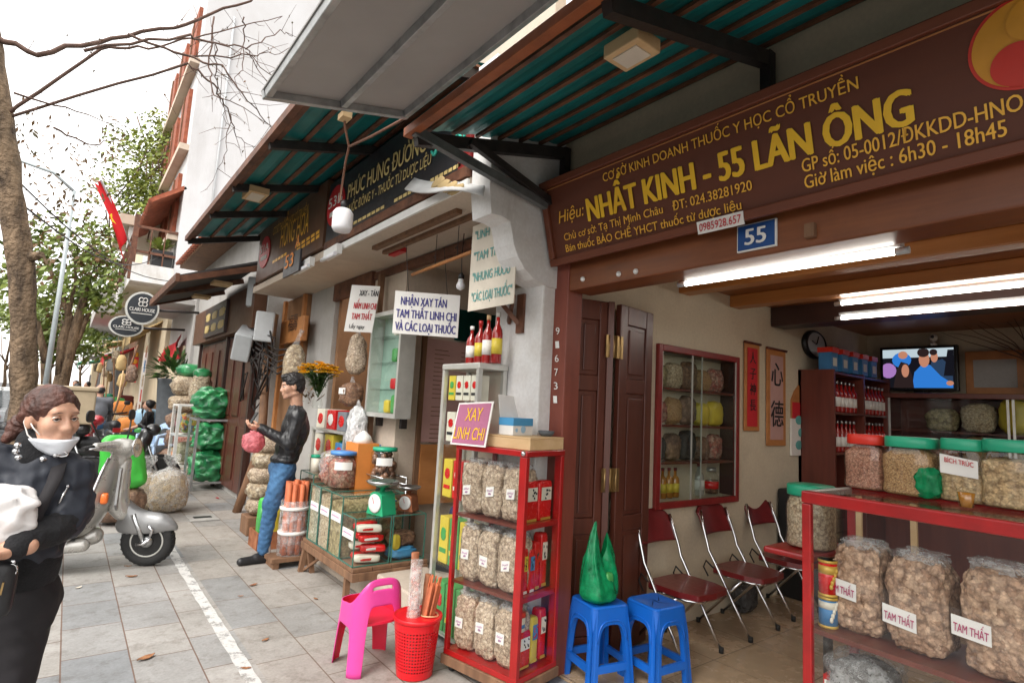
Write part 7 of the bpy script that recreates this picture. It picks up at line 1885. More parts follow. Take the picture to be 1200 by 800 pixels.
for i in range(12): y = YB+.06+i*.6; m.box(.985, 1.025, y, y+.05, 4.95, 5.95)
for x in (1.35, 1.68): m.box(x, x+.03, YB+.05, YB+.08, 4.95, 5.95)
m.box(.93, 1.06, YB+.02, YB+.16, 4.5, 6.3)
m.build('railing', 'rust_steel', tb_)
m = MB(); m.bar((1.25, 21, 6.75), (2.05, 21, 7.35), 5.2, .07); m.build('tiled_canopy', 'tile_roof', tb_)
m = MB()
for i in range(20): y = 18.5+i*.26; m.bar((1.22, y, 6.76), (2.05, y, 7.38), .1, .12)
m.build('tile_ridges', 'tile_roof', tb_)
for i, (z, r_) in enumerate(((3.75, .18), (3.9, .12))): pass
pl = thing('planter_box', 'black planter with a bright green plant on the corner of the balcony', 'plant', (1.7, YB+.4, 4.95))
m = MB(); m.box(1.45, 1.95, YB+.2, YB+.6, 4.955, 5.45); m.build('planter', 'black', pl)
m = MB()
for i in range(70):
 a = rnd.uniform(0, 6.3); d = V((math.cos(a)*.6, math.sin(a)*.6, rnd.uniform(.2, 1))).normalized(); c = V((1.65, YB+.4, 5.45))+d*rnd.uniform(0, .25); s_ = d.cross(V((0, 0, 1))).normalized()*.06; m.add([c, c+d*.12+s_, c+d*.27, c+d*.12-s_], [(0, 1, 2, 3)])
m.build('leaves', 'leaf_b', pl)
fa = at(153, 287, Y=19); ft = at(118, 210, Y=17)
o = thing('national_flag', 'red flag with a yellow star drooping from a slanting pole on the balcony', 'flag', fa)
m = MB(); m.tube([fa, ft], .03, 6); m.build('flagpole', 'box_grey', o)
dv = (ft-fa); n_ = 12; vs = []
fw = lambda u, v: fa.lerp(ft, .2+.78*u)+V((.12*v*(1-u)-.1*v+.06*math.sin(7*v+3*u), .2*math.sin(9*v+2*u)*v, -.62*v*(.25+.9*(1-u))))
for i in range(n_+1):
 for j in range(n_+1): vs.append(fw(i/n_, j/n_))
m = MB(); m.add(vs, [(i*(n_+1)+j, (i+1)*(n_+1)+j, (i+1)*(n_+1)+j+1, i*(n_+1)+j+1) for i in range(n_) for j in range(n_)], 0, True); m.build('cloth', 'flag_red', o)
m = MB(); pts = []
for k in range(10):
 r_ = .15 if k % 2 == 0 else .06; a = math.pi/2+k*math.pi/5; pts.append(fw(.42+r_*math.sin(a)*1.0, .42+r_*math.cos(a)*1.1)+V((-.03, -.05, 0)))
c_ = fw(.42, .42)+V((-.03, -.06, 0)); m.add(pts+[c_], [(10, k, (k+1) % 10) for k in range(10)]); m.build('star', 'flag_yellow', o)
def round_sign(px_, py_, Y, rxp, ryp, name_, label):
 c = at(px_, py_, Y=Y); r1 = at(px_+rxp, py_, Y=Y).x-c.x; r2 = c.z-at(px_, py_+ryp, Y=Y).z
 o = thing('round_sign', label, 'sign', c, 'round black signs')
 m = MB(); m.prism([(r1*math.cos(k*.19635), r2*math.sin(k*.19635)) for k in range(32)], (c.x, Y, c.z), (1, 0, 0), (0, 0, 1), (0, .12, 0)); m.build('rim', 'alu', o)
 m = MB(); m.prism([(r1*.88*math.cos(k*.19635), r2*.88*math.sin(k*.19635)) for k in range(32)], (c.x, Y-.001, c.z), (1, 0, 0), (0, 0, 1), (0, -.006, 0)); m.build('face', 'round_black', o)
 m = MB(); txt(m, name_, (c.x-r1*.74, Y-.008, c.z-r2*.2), (c.x+r1*.74, Y-.008, c.z-r2*.2), r2*.2, (0, 0, 1), 0, .01, 0, .002, V((0, -1, 0)))
 m.box(c.x-r1*.6, c.x+r1*.6, Y-.012, Y-.009, c.z-r2*.36, c.z-r2*.32); m.build('lettering', 'paper', o)
 for dx, dz in ((-1, 1), (1, 1), (-1, -1), (1, -1)):
  m = MB(); q = V((c.x+dx*r1*.12, Y-.012, c.z+r2*.36+dz*r2*.13)); m.tube([q+V((r1*.13*math.cos(a*.6283), 0, r2*.13*math.sin(a*.6283))) for a in range(11)], r1*.035, 5); m.build('emblem_ring', 'paper', o)
 m = MB(); m.tube([(c.x+r1, Y+.06, c.z), (2.3, Y+.3, c.z+.1)], .03, 6); m.build('arm', 'dark_steel', o)
round_sign(167, 361, 14.2, 20, 19.5, 'CLARI HOUSE', 'larger round black sign with white lettering and four ring emblem')
round_sign(148, 382, 15.6, 20.5, 12.5, 'CLARI HOUSE', 'smaller lower oval black sign with white lettering, left of the round one')
m = MB(); n_ = 10; vs = []
A, B, C2, D2 = at(184, 418, X=1.95), at(211, 390, X=1.95), at(209, 420, X=1.95), at(186, 424, X=1.95)
for i in range(n_+1):
 u = i/n_; t0, t1 = A.lerp(B, u), D2.lerp(C2, u)
 for j in range(5): p = t0.lerp(t1, j/4); vs.append((p.x+.08*math.sin(u*9+j), p.y, p.z-.1*math.sin(math.pi*u)*(1-j/4)))
m.add(vs, [(i*5+j, (i+1)*5+j, (i+1)*5+j+1, i*5+j+1) for i in range(n_) for j in range(4)], 0, True); tag(m.build('cloth_banner', 'banner_red'), 'sagging red cloth banner hung beyond the timber doors', 'banner')
s5 = thing('grey_house', 'narrow grey house between the timber doors and the cream balcony building', 'house', (2.1, 16.5, 0))
m = MB(); m.box(2.1, 6, 14.62, YB-.01, 0, 4.4); m.build('wall', 'house_grey', s5); m = MB(); m.box(1.3, 2.1, 14.7, 18.3, 3.5, 3.62); m.build('canopy', 'house_grey', s5)
m = MB(); m.box(2.05, 2.099, 15.4, 17.8, 0, 2.6); m.build('opening', 'cream_wall', s5)
hcol = ['cream_wall', 'house_grey', 'slab_concrete', 'cream_wall', 'grey_wall', 'slab_concrete', 'cream_wall']
for i in range(7):
 y0_ = 30.1+i*8.5; x0_ = 2.0+.3*(i % 3); hh_ = (9, 6.5, 8, 10, 7, 9, 8)[i]
 o = thing('shophouse', ('narrow cream shophouse', 'grey shophouse with tan awning', 'beige shophouse', 'taller cream shophouse', 'low grey shophouse', 'beige far shophouse', 'last cream shophouse')[i]+' far down the right side of the street', 'house', (x0_, y0_+4, 0), 'far shophouses on the right')
 m = MB(); m.box(x0_, x0_+6, y0_, y0_+8.4, 0, hh_); m.build('wall', hcol[i], o)
 m = MB(); m.box(x0_-.04, x0_-.001, y0_+1, y0_+7.4, .1, 2.8); m.build('opening_shade', 'tarp_dark', o)  # dark panel stands in for the shade inside the shop
 for k in range(2): m = MB(); m.box(x0_-.05, x0_-.001, y0_+1.3+k*3.4, y0_+3.5+k*3.4, 4.2, 6); m.build('window', 'door_wood', o)
 m = MB(); m.box(x0_-.3, x0_+6.2, y0_-.05, y0_+8.45, hh_+.001, hh_+.25); m.build('roof', 'tile_roof', o)
for i, (Y_, x_, z_, mt, lab) in enumerate(((19.5, 1.25, 3.1, 'tarp_tan', 'tan canvas awning just beyond the round signs'), (24, .9, 3.0, 'tarp_tan', 'second tan canvas awning farther along'), (27.5, 1.0, 2.7, 'banner_red', 'red cloth awning beyond the tan ones'), (31, .6, 2.8, 'tarp_grey', 'pale grey tarpaulin awning far along the shops'), (38, .3, 2.7, 'tarp_green', 'green tarpaulin awning near the end of the row'), (46, .2, 2.9, 'tarp_grey', 'last grey awning visible along the row'))):
 o = thing('canvas_awning', lab, 'awning', (x_, Y_, z_)); m = MB(); n_ = 8; vs = []
 for k in range(n_+1):
  for j in range(4): vs.append((x_+(2.2-x_)*j/3, Y_+3.2*k/n_, z_+.6*j/3-.08*math.sin(math.pi*j/3)+.05*math.sin(k*2.1)))
 m.add(vs, [(k*4+j, (k+1)*4+j, (k+1)*4+j+1, k*4+j+1) for k in range(n_) for j in range(3)], 0, True); c_ = m.build('canvas', mt, o); md = c_.modifiers.new('thickness', 'SOLIDIFY'); md.thickness = .02
 m = MB(); m.slab([(x_, Y_, z_), (x_, Y_+3.2, z_), (x_, Y_+3.2, z_-.3), (x_, Y_, z_-.3)], (.01, 0, 0)); m.build('valance', mt, o)
a, b = at(158, 500, Y=17.5), at(170, 440, Y=17.5)
o = thing('standing_display', 'tall narrow white display frame of small pictures near the seated woman', 'display', (a.x, 17.5, 0)); m = MB(); m.box(a.x, b.x, 17.5, 17.6, 0.1, b.z+.6); m.build('frame', 'white_paint', o)
for k in range(6): m = MB(); z = .45+k*.38; m.box(a.x+.03, b.x-.03, 17.49, 17.4995, z, z+.3); m.build('picture', ('pack_green', 'cinnamon', 'pack_red', 'herb_cream', 'pack_blue', 'cinnamon')[k], o)
a, b = at(152, 440, Y=21), at(157, 418, Y=21); m = MB(); m.box(a.x, a.x+.18, 21, 21.05, a.z-.2, b.z); o = thing('vertical_sign', 'narrow vertical red sign with orange characters under the far awnings', 'sign', (a.x, 21, a.z)); m.build('panel', 'banner_red', o)
for k in range(4): m = MB(); m.sack((a.x+.09, 20.99, a.z+.0+k*.22), (.06, .004, .07), .6, .6, .4, 5, k); m.build('character', 'logo_yellow', o)
for i in range(9):
 y0_ = 4+i*9.5; hh_ = (7, 9, 6.5, 8, 10, 7.5, 9, 8, 7)[i]; x1_ = -11.6
 o = thing('street_house', ('pale', 'grey', 'beige', 'white', 'tall cream', 'low grey', 'buff', 'dull white', 'last beige')[i]+' house across the street behind the trees', 'house', (x1_, y0_+4, 0), 'houses across the street')
 m = MB(); m.box(x1_-7, x1_, y0_, y0_+9.3, -.12, hh_); m.build('wall', hcol[(i+2) % 7] if i % 3 else 'white_wall', o)
 m = MB(); m.box(x1_+.001, x1_+.05, y0_+.8, y0_+8.4, 0, 2.9); m.build('opening_shade', 'tarp_dark', o)  # flat dark panel in place of a shaded shop interior
 for k in range(3): m = MB(); m.box(x1_+.001, x1_+.04, y0_+.8+k*2.9, y0_+2.6+k*2.9, 4, 5.8); m.build('window', 'door_wood', o)
 m = MB(); m.bar((x1_, y0_+4.6, 3.0), (x1_+1.6, y0_+4.6, 2.75), 8.5, .05); m.build('awning', ('tarp_green', 'tarp_grey', 'tarp_tan')[i % 3], o)
 m = MB(); m.box(x1_-7.2, x1_+.3, y0_-.03, y0_+9.33, hh_+.001, hh_+.3); m.build('roof', 'tile_roof', o)
pt_, pb = at(80, 270, Y=16), at(55, 440, Y=16)
o = thing('lamp_post', 'slim pale grey lamp post rising between the street trees', 'lamp post', (pb.x, 16, 0))
m = MB(); m.tube([(pb.x, 16, 0), (pb.x, 16, 3), (pb.x, 16, 5.9)], [.062, .05, .036], 10); m.tube([(pb.x, 16, 5.88), (pb.x-.4, 16, 6.2), (pb.x-1.3, 16, 6.35)], .035, 8); m.build('pole', 'pole_paint', o)
m = MB(); m.box(pb.x-1.75, pb.x-1.25, 15.9, 16.1, 6.3, 6.4); m.build('lamp_head', 'box_grey', o, .03)
def car(x, y, mt, label):
 o = thing('parked_car', label, 'car', (x, y, -.13), 'cars parked across the street'); z = -.13
 prof = [(-2.1, .3), (-2.15, .65), (-2.05, .9), (-1.5, .98), (-.9, 1.42), (.7, 1.45), (1.5, 1.0), (2.05, .86), (2.15, .55), (2.1, .3)]
 m = MB(); vs = []
 for sx, k_ in ((-.85, 1), (-.86, .0), (.86, .0), (.85, 1)): pass
 m.prism(prof, (x-.82, y, z), (0, 1, 0), (0, 0, 1), (1.64, 0, 0)); m.build('body', mt, o, .1, 3)
 for sx in (-.825, .815): m = MB(); m.prism([(-1.4, 1.0), (-.85, 1.37), (.6, 1.39), (1.3, 1.02)], (x+sx, y, z), (0, 1, 0), (0, 0, 1), (.012, 0, 0)); m.build('side_window', 'car_glass', o)
 m = MB(); m.slab([(x-.7, y-1.55, z+.99), (x+.7, y-1.55, z+.99), (x+.62, y-.95, z+1.41), (x-.62, y-.95, z+1.41)], (0, -.012, .008)); m.build('rear_window', 'car_glass', o)
 for sx in (-.76, .76):
  for yy in (-1.3, 1.3):
   m = MB(); m.lathe([(0, -.1), (.27, -.1), (.31, -.06), (.31, .06), (.27, .1), (0, .1)], (x+sx, y+yy, z+.31), 18, ax=(1, 0, 0)); w_ = m.build('wheel', 'black_rubber', o); m = MB(); m.lathe([(.19, -.105), (.19, .105)], (x+sx, y+yy, z+.31), 14, ax=(1, 0, 0)); m.build('rim', 'alu', w_)
 for sx in (-.6, .6): m = MB(); m.box(x+sx-.14, x+sx+.14, y-2.16, y-2.1, z+.66, z+.8); m.build('tail_lamp', 'red_paint', o)
car(-2.1, 15.5, 'car_white', 'white hatchback parked at the far left behind the big tree trunk')
car(-2.0, 21.5, 'car_grey', 'grey hatchback parked beyond the white one')
car(-1.9, 28, 'car_white', 'second white hatchback farther down the street')
# ================================================================ people
def frame(yaw, pitch=0, roll=0):
 """forward, side (the person's left), up for a head or body facing yaw (0 = +X)"""
 f = V((math.cos(yaw)*math.cos(pitch), math.sin(yaw)*math.cos(pitch), math.sin(pitch))); s = V((-math.sin(yaw), math.cos(yaw), 0)); u = f.cross(s)
 if roll: q = Matrix.Rotation(roll, 3, f); s, u = q@s, q@u
 return f, s, u
def head(par, c, yaw, pitch=0, roll=0, k=1.0, vox=.005, skin='skin', hair='hair_black', style='short', gaze=0, detail=True, neck=None, extra=()):
 f, s, u = frame(yaw, pitch, roll); rot = np.array([list(f), list(s), list(u)]).T
 P = lambda a, b, z: V(c)+(f*a+s*b+u*z)*k
 E_ = lambda a, b, z, r: ell(P(a, b, z), [x*k for x in r], rot)
 C_ = lambda p, q, r1, r2: rcone(P(*p), P(*q), r1*k, r2*k)
 pr = [E_(-.012, 0, .035, (.094, .076, .088)), E_(.03, 0, -.035, (.062, .058, .074)), C_((.066, -.012, -.094), (.066, .012, -.094), .02, .02), E_(.052, .036, -.022, (.034, .03, .034)), E_(.052, -.036, -.022, (.034, .03, .034)), C_((.074, -.034, .031), (.074, .034, .031), .014, .014),
          C_((-.03, .045, -.06), (.05, .03, -.085), .02, .018), C_((-.03, -.045, -.06), (.05, -.03, -.085), .02, .018)]
 if neck is not None: pr.append(rcone(P(-.02, 0, -.07), V(neck), .05*k, .058*k))
 m = MB(); det = []
 if detail:
  pr += [C_((.085, 0, .014), (.102, 0, -.028), .0075, .0105), C_((.094, .011, -.033), (.094, -.011, -.033), .008, .008)]
  pr += [C_((.083, -.017, -.058), (.083, .017, -.058), .008, .008), C_((.081, -.014, -.068), (.081, .014, -.068), .009, .009)]
 pr += [E_(-.008, sg*.076, -.008, (.02, .011, .031)) for sg in (-1, 1)]+list(extra)
 cuts = [E_(.098, sg*.032, .007, (.02, .019, .0085)) for sg in (-1, 1)] if detail else []
 snet(m, pr, vox*k, .016*k, cuts, .012*k)
 b = m.build('body', skin, par)
 if detail:
  for sg in (-1, 1):
   m = MB(); ec = P(.073, sg*.032, .007); m.ball(ec, .0128*k, 14, 10); e = m.build('eye', 'eye_white', b)
   d = (f*math.cos(gaze)-s*math.sin(gaze)).normalized(); m = MB(); m.lathe([(.0062*k, 0), (.0045*k, .0012*k), (0, .0015*k)], ec+d*.0128*k, 14, ax=d); m.build('iris', 'iris', e)
   m = MB(); m.tube([P(.0835-.006*abs(t), sg*.032+.017*t, .0122-.006*t*t) for t in (-1, -.6, -.2, .2, .6, 1)], [.0016*k, .0036*k, .0046*k, .0046*k, .0036*k, .0016*k], 6); m.build('eyelid', skin, b)
   m = MB(); m.tube([P(.0865-.006*abs(t), sg*.032+.0165*t, .0085-.0045*t*t) for t in (-1, -.5, 0, .5, 1)], .0011*k, 5); m.build('lash_line', 'iris', b)
   m = MB(); m.tube([P(.0905-.010*max(0, t*sg)**2-.003, sg*.033+.019*t, .0315-.004*t*t-.003*t*sg) for t in (-1, -.5, 0, .5, 1)], [.0012*k, .0022*k, .0024*k, .002*k, .001*k], 6, flat=.6); m.build('eyebrow', 'hair_black', b)
  m = MB(); m.tube([P(.0895-.009*abs(t), .019*t, -.0565+.002*abs(t)) for t in (-1, -.5, 0, .5, 1)], [.001*k, .004*k, .0042*k, .004*k, .001*k], 8, flat=.9); m.tube([P(.088-.009*abs(t), .017*t, -.0665) for t in (-1, -.5, 0, .5, 1)], [.001*k, .0046*k, .005*k, .0046*k, .001*k], 8, flat=.9); m.build('lips', 'lips', b)
 m = MB()
 if style == 'short':
  hp = [E_(-.018, 0, .052, (.102, .086, .09)), E_(-.055, 0, .0, (.06, .075, .075)), E_(.05, 0, .1, (.045, .06, .03)), C_((.0, .072, .03), (-.005, .074, -.005), .014, .008), C_((.0, -.072, .03), (-.005, -.074, -.005), .014, .008)]
  snet(m, hp, vox*1.1*k, .02*k, [E_(.125, 0, -.028, (.07, .092, .09))], .008*k, .006*k, 150)
 else:   # swept back and tied low
  hp = [E_(-.018, 0, .045, (.1, .084, .09)), E_(-.05, 0, .01, (.065, .076, .075)), C_((.02, .058, .05), (-.05, .07, .0), .022, .022), C_((.02, -.058, .05), (-.05, -.07, .0), .022, .022), C_((-.1, -.01, -.01), (-.14, -.03, -.05), .045, .038), C_((-.13, -.03, -.04), (-.13, -.07, -.09), .035, .02)]
  snet(m, hp, vox*1.0*k, .022*k, [E_(.135, 0, -.012, (.092, .084, .112))], .008*k, .0035*k, 130)
 m.build('hair', hair, par)
 return b, P, (f, s, u)
def hand(par, wrist, d, palm_n, k=1.0, curl=.9, skin='skin', thumb_side=1, name='hand'):
 """palm with four bent fingers of unequal length and a thumb leaving the side of the palm"""
 d = V(d).normalized(); n = V(palm_n); n = (n-d*n.dot(d)).normalized(); s = d.cross(n)*thumb_side; w = V(wrist)
 pr = [rcone(w-d*.03*k, w+d*.01*k, .026*k, .028*k), rcone(w+d*.02*k+s*.022*k, w+d*.075*k+s*.026*k, .016*k, .014*k), rcone(w+d*.02*k-s*.02*k, w+d*.07*k-s*.026*k, .016*k, .013*k), rcone(w+d*.02*k, w+d*.078*k, .017*k, .015*k)]
 for i, (o, L_) in enumerate(((.028, .062), (.0095, .072), (-.0095, .067), (-.027, .052))):
  p = w+d*(.08-.004*abs(i-1))*k+s*o*k; a = 0
  for j, fr in enumerate((.45, .32, .23)):
   a += curl*(.55 if j == 0 else .75); q = p+(d*math.cos(a)+n*math.sin(a))*L_*fr*k*1.25
   pr.append(rcone(p, q, (.0092-.001*j)*k, (.0085-.001*j)*k)); p = q
 p = w+d*.025*k+s*.03*k; q = p+(d*.7+s*.7+n*.4).normalized()*.035*k; r = q+(d*.9+s*.1+n*.6).normalized()*.03*k
 pr += [rcone(p, q, .014*k, .011*k), rcone(q, r, .0105*k, .008*k)]
 m = MB(); snet(m, pr, .0034*k, .006*k); return m.build(name, skin, par)
def cloth(par, name, prims, mat, vox=.012, k=.04, wr=.006, wf=16, cuts=(), clip=None, seed=0):
 m = MB(); snet(m, prims, vox, k, cuts, .02, wr, wf, 0, clip, seed); return m.build(name, mat, par)
YW = 2.5
def wp(x, y, dy=0.0): return at(x, y, Y=YW+dy)
wom = thing('person', 'woman in a navy jacket with a white mask under her chin holding a plastic bag', 'person', (wp(20, 800).x, YW, 0))
hc = wp(61, 490, .0); yaw = R(-90+33)
nk = wp(40, 527, .02)
b, P, (hf, hs, hu) = head(wom, hc, yaw, R(-3), R(2), .86, .0036, hair='hair_brown', style='tied', gaze=R(20), neck=nk)
fn = np.array(list(hf)); un = np.array(list(hu)); hcn = np.array(list(hc))
m = MB(); rot = np.array([list(hf), list(hs), list(hu)]).T
snet(m, [ell(P(.028, 0, -.048), (.074, .068, .078), rot), rcone(P(.07, 0, -.10), P(.075, 0, -.06), .03, .03), rcone(P(.01, .05, -.05), P(.04, .045, -.07), .025, .022), rcone(P(.01, -.05, -.05), P(.04, -.045, -.07), .025, .022)], .0042, .02, (), .01, .003, 60, 0,
     lambda p: np.maximum((p-hcn)@un-(-.062), .0-((p-hcn)@fn)+.0))
m.build('face_mask', 'mask_fabric', wom)
for sg in (-1, 1): m = MB(); m.tube([P(.045, sg*.064, -.055), P(.02, sg*.075, -.03), P(-.012, sg*.083, .012), P(-.022, sg*.084, -.012), P(.0, sg*.078, -.06), P(.03, sg*.066, -.085)], .0022, 6); m.build('mask_strap', 'paper', wom)
kn = cloth(wom, 'roll_neck', [rcone(wp(40, 536, .02), wp(44, 519, .015), .066, .058)], 'knit_black', .006, .02, .002, 60)
sL, eL, wL = wp(85, 556, .02), wp(83, 598, .0), wp(18, 641, -.2)
sR, eR, wR = wp(-14, 545, .03), wp(-40, 620, .02), wp(-20, 650, -.2)
ch_, ws, hp = wp(40, 580, .03), wp(33, 640, .03), wp(28, 690, .04)
tp = [ell(ch_, (.125, .1, .17)), rcone(wp(70, 555, .03), wp(5, 552, .03), .055, .06), ell(wp(35, 620, .03), (.1, .095, .16)), rcone(wp(38, 545, .03), ch_, .07, .1), ell(wp(30, 650, .03), (.1, .095, .085))]
sl_L = [rcone(sL, eL, .058, .06), rcone(eL, wp(74, 614, -.05), .062, .055)]
sl_R = [rcone(sR, eR, .075, .07)]
cloth(wom, 'jacket', tp+sl_L+sl_R+[rcone(wp(62, 543, .01), sL, .055, .06)], 'jacket_navy', .0065, .028, .0065, 75, seed=3)
cloth(wom, 'knit_sleeve', [rcone(wp(76, 614, -.05), wp(58, 622, -.11), .05, .047), rcone(wp(58, 622, -.11), wL, .047, .038)], 'knit_black', .0075, .02, .004, 70, seed=4)
cloth(wom, 'knit_hem', [ell(wp(25, 672, .03), (.096, .095, .08)), ell(wp(29, 650, .03), (.092, .095, .09))], 'knit_black', .01, .04, .005, 20, seed=6)
kl = wp(15, 800, .02); kz = V((kl.x, YW+.02, .42))
L1, L2 = wp(36, 705, .04), wp(8, 705, .05)
def legline(h, x0): return [rcone(h, V((h.x*.35+x0*.65, YW+.03, .45)), .078, .06), rcone(V((h.x*.35+x0*.65, YW+.03, .45)), V((x0, YW+.06, .09)), .062, .055)]
cloth(wom, 'trousers', [ell(wp(22, 698, .04), (.1, .095, .12))]+legline(L1, -.07)+legline(L2, -.22), 'trouser_black', .011, .05, .006, 40, seed=7)
for x0 in (-.07, -.22): m = MB(); snet(m, [rcone((x0, YW+.07, .045), (x0+.0, YW-.11, .035), .045, .038), rcone((x0, YW+.06, .05), (x0, YW+.06, .1), .042, .045)], .009, .02); m.build('shoe', 'leather_black', wom)
hand(wom, wL, wp(-12, 644, -.21)-wL, (0, -.4, .9), 1.0, .8, thumb_side=-1)
for (x, y) in ((20.5, 522), (18.5, 529), (21.5, 536), (50.5, 538), (66, 533)):
 p = wp(x, y, 0); d = (p-EYE).normalized(); p = p-d*(.062 if x > 40 else .058); m = MB(); m.lathe([(.0105, 0), (.0105, .003), (0, .006)], p, 12, ax=-d); m.build('stud', 'chrome', wom)
p0, p1 = wp(79.5, 569.5, -.062), wp(67.5, 592, -.082); m = MB(); m.tube([p0, p0.lerp(p1, .5), p1], .0035, 6); m.ball(p0, .006, 8, 6); m.build('sleeve_zip', 'chrome', wom)
p0 = wp(71, 532, -.06); m = MB(); m.tube([p0+V((.02*math.cos(a*.6283)+.008*(a > 2.5 and a < 7.5), -.005, .008*math.sin(a*.6283))) for a in range(11)], .0028, 6); m.build('shoulder_clip', 'chrome', wom)
strap = [wp(70, 545, -.05), wp(64, 563, -.1), wp(55, 580, -.125), wp(43, 603, -.13), wp(35, 625, -.135)]
m = MB(); vs = []
for i, p in enumerate(strap): vs += [p+V((-.02, -.004, -.008)), p+V((.02, -.004, .008))]
m.add(vs, [(2*i, 2*i+1, 2*i+3, 2*i+2) for i in range(len(strap)-1)], 0, True); st_o = m.build('shoulder_strap', 'trouser_black', wom); md = st_o.modifiers.new('thickness', 'SOLIDIFY'); md.thickness = .005
hb = thing('handbag', 'small black handbag with brass zip hanging in front of the woman', 'handbag', wp(2, 720, -.16))
m = MB(); m.sack(wp(-9, 690, -.15), (.055, .035, .085), .5, .45, .04, 3, 4); m.build('body', 'leather_black', hb)
m = MB(); m.tube([wp(23, 640, -.15), wp(16, 655, -.165), wp(11, 668, -.17)], .009, 6, flat=.4); m.tube([wp(12, 668, -.17)+V((.016*math.cos(a*.6283), -.003, .02*math.sin(a*.6283))) for a in range(11)], .003, 6); m.build('strap_ring', 'chrome', hb)
m = MB(); p = wp(4, 682, -.19); m.bar(p, p+V((-.003, 0, -.035)), .01, .005); m.build('zip_pull', 'brass', hb)
wb = thing('plastic_bag', 'crumpled white plastic bag held in the arms of the woman', 'bag', wp(5, 640, -.2))
m = MB(); m.sack(wp(-2, 606, -.13), (.1, .085, .095), .9, .85, .12, 2.8, 6, 50, 34)
m.v = [tuple(V(p)+V((noise.noise(V(p)*24), 0, noise.noise(V(p)*24+V((7, 0, 0)))))*.016) for p in m.v]; m.build('bag_body', 'white_plastic_bag', wb)
YM = 5.8
def mp2(x, y, dy=0.0): return at(x, y, Y=YM+dy)
man = thing('person', 'man in a black leather jacket and blue jeans holding up a phone', 'person', (1.72, YM, 0))
hc2 = mp2(342.5, 453); yw = R(172)
nk2 = mp2(347.5, 474)
head(man, hc2, yw, R(-8), 0, 1.04, .006, style='short', neck=nk2)
sh1, sh2 = mp2(349, 487, -.19), mp2(350, 487, .19)
e1, e2 = mp2(339, 519, -.23), mp2(337, 519, .2)
w1, w2 = mp2(306, 501.5, -.1), mp2(309, 503, .09)
cloth(man, 'leather_jacket', [ell(mp2(346, 503), (.125, .195, .2)), ell(mp2(338, 525), (.12, .17, .14)), rcone(sh1, sh2, .075, .075), ell(mp2(333, 538), (.125, .165, .06)), rcone(sh1, e1, .072, .058), rcone(e1, w1, .058, .043), rcone(sh2, e2, .072, .058), rcone(e2, w2, .058, .043), rcone(mp2(346.5, 479), mp2(346, 486), .068, .085)], 'leather_black', .0085, .035, .005, 80, seed=2)
hipc = mp2(331, 549)
k1, a1 = mp2(318, 590, -.1), mp2(309, 637, -.1); k2, a2 = mp2(343, 588, .12), mp2(350, 612, .16)
a1.z = .12
cloth(man, 'jeans', [ell(hipc, (.125, .165, .12)), rcone(mp2(330, 556, -.085), k1, .1, .072), rcone(k1, a1, .07, .055), rcone(mp2(333, 556, .085), k2, .1, .075), rcone(k2, V((k2.x+.2, a2.y, .2)), .07, .055)], 'denim', .009, .04, .007, 70, seed=5)
m = MB(); snet(m, [rcone((a1.x+.03, a1.y, .06), (a1.x+.02, a1.y, .15), .04, .045)], .008, .02); m.build('sock', 'paper', man)
m = MB(); t_ = V((a1.x-.19, a1.y-.02, .035)); snet(m, [rcone((a1.x+.05, a1.y, .045), t_, .04, .035), rcone((a1.x+.05, a1.y, .03), (a1.x-.05, a1.y, .05), .035, .042)], .008, .02, [ell((a1.x+.02, a1.y, .13), (.06, .04, .06))]); m.build('shoe', 'leather_black', man)
q2 = V((k2.x+.2, a2.y, .13)); m = MB(); snet(m, [rcone(q2+V((.05, 0, -.03)), q2+V((-.14, 0, -.09)), .04, .034)], .009, .02); m.build('shoe', 'leather_black', man)
hand(man, w1, V((-1, .25, .12)), (0, .55, .85), 1.0, .7, thumb_side=-1); hand(man, w2, V((-1, -.2, .1)), (0, -.5, .85), 1.0, .7, thumb_side=1)
m = MB(); p = mp2(296.5, 491, -.03); rt = Matrix.Rotation(R(25), 3, 'Y'); c_ = [tuple(rt@V(q)+p) for q in ((-.005, -.037, -.075), (.005, -.037, -.075), (.005, .037, -.075), (-.005, .037, -.075), (-.005, -.037, .075), (.005, -.037, .075), (.005, .037, .075), (-.005, .037, .075))]
m.hexa(c_); o = thing('mobile_phone', 'dark mobile phone held up by the man in the leather jacket', 'phone', p); m.build('case', 'black', o, .004); m = MB(); m.hexa([tuple(rt@V(q)+p) for q in ((.0052, -.033, -.068), (.0062, -.033, -.068), (.0062, .033, -.068), (.0052, .033, -.068), (.0052, -.033, .068), (.0062, -.033, .068), (.0062, .033, .068), (.0052, .033, .068))]); m.build('screen', 'car_glass', o)
p = mp2(297, 518, -.1); o = thing('carrier_bag', 'small pink carrier bag hanging from the wrist of the man', 'bag', p)
m = MB(); m.sack(p, (.1, .085, .095), .85, .8, .12, 3, 9, 30, 20); m.v = [tuple(V(q)+V((noise.noise(V((q[0]*16, q[1]*16, q[2]*6))), 0, 0))*.014) for q in m.v]; m.build('bag_body', 'bag_pink', o)
m = MB(); m.tube([p+V((-.03, 0, .08)), w1+V((-.035, 0, -.03))], [.03, .008], 8); m.tube([p+V((.04, 0, .08)), w1+V((-.02, 0, -.03))], [.03, .008], 8); m.build('handles', 'bag_pink', o)
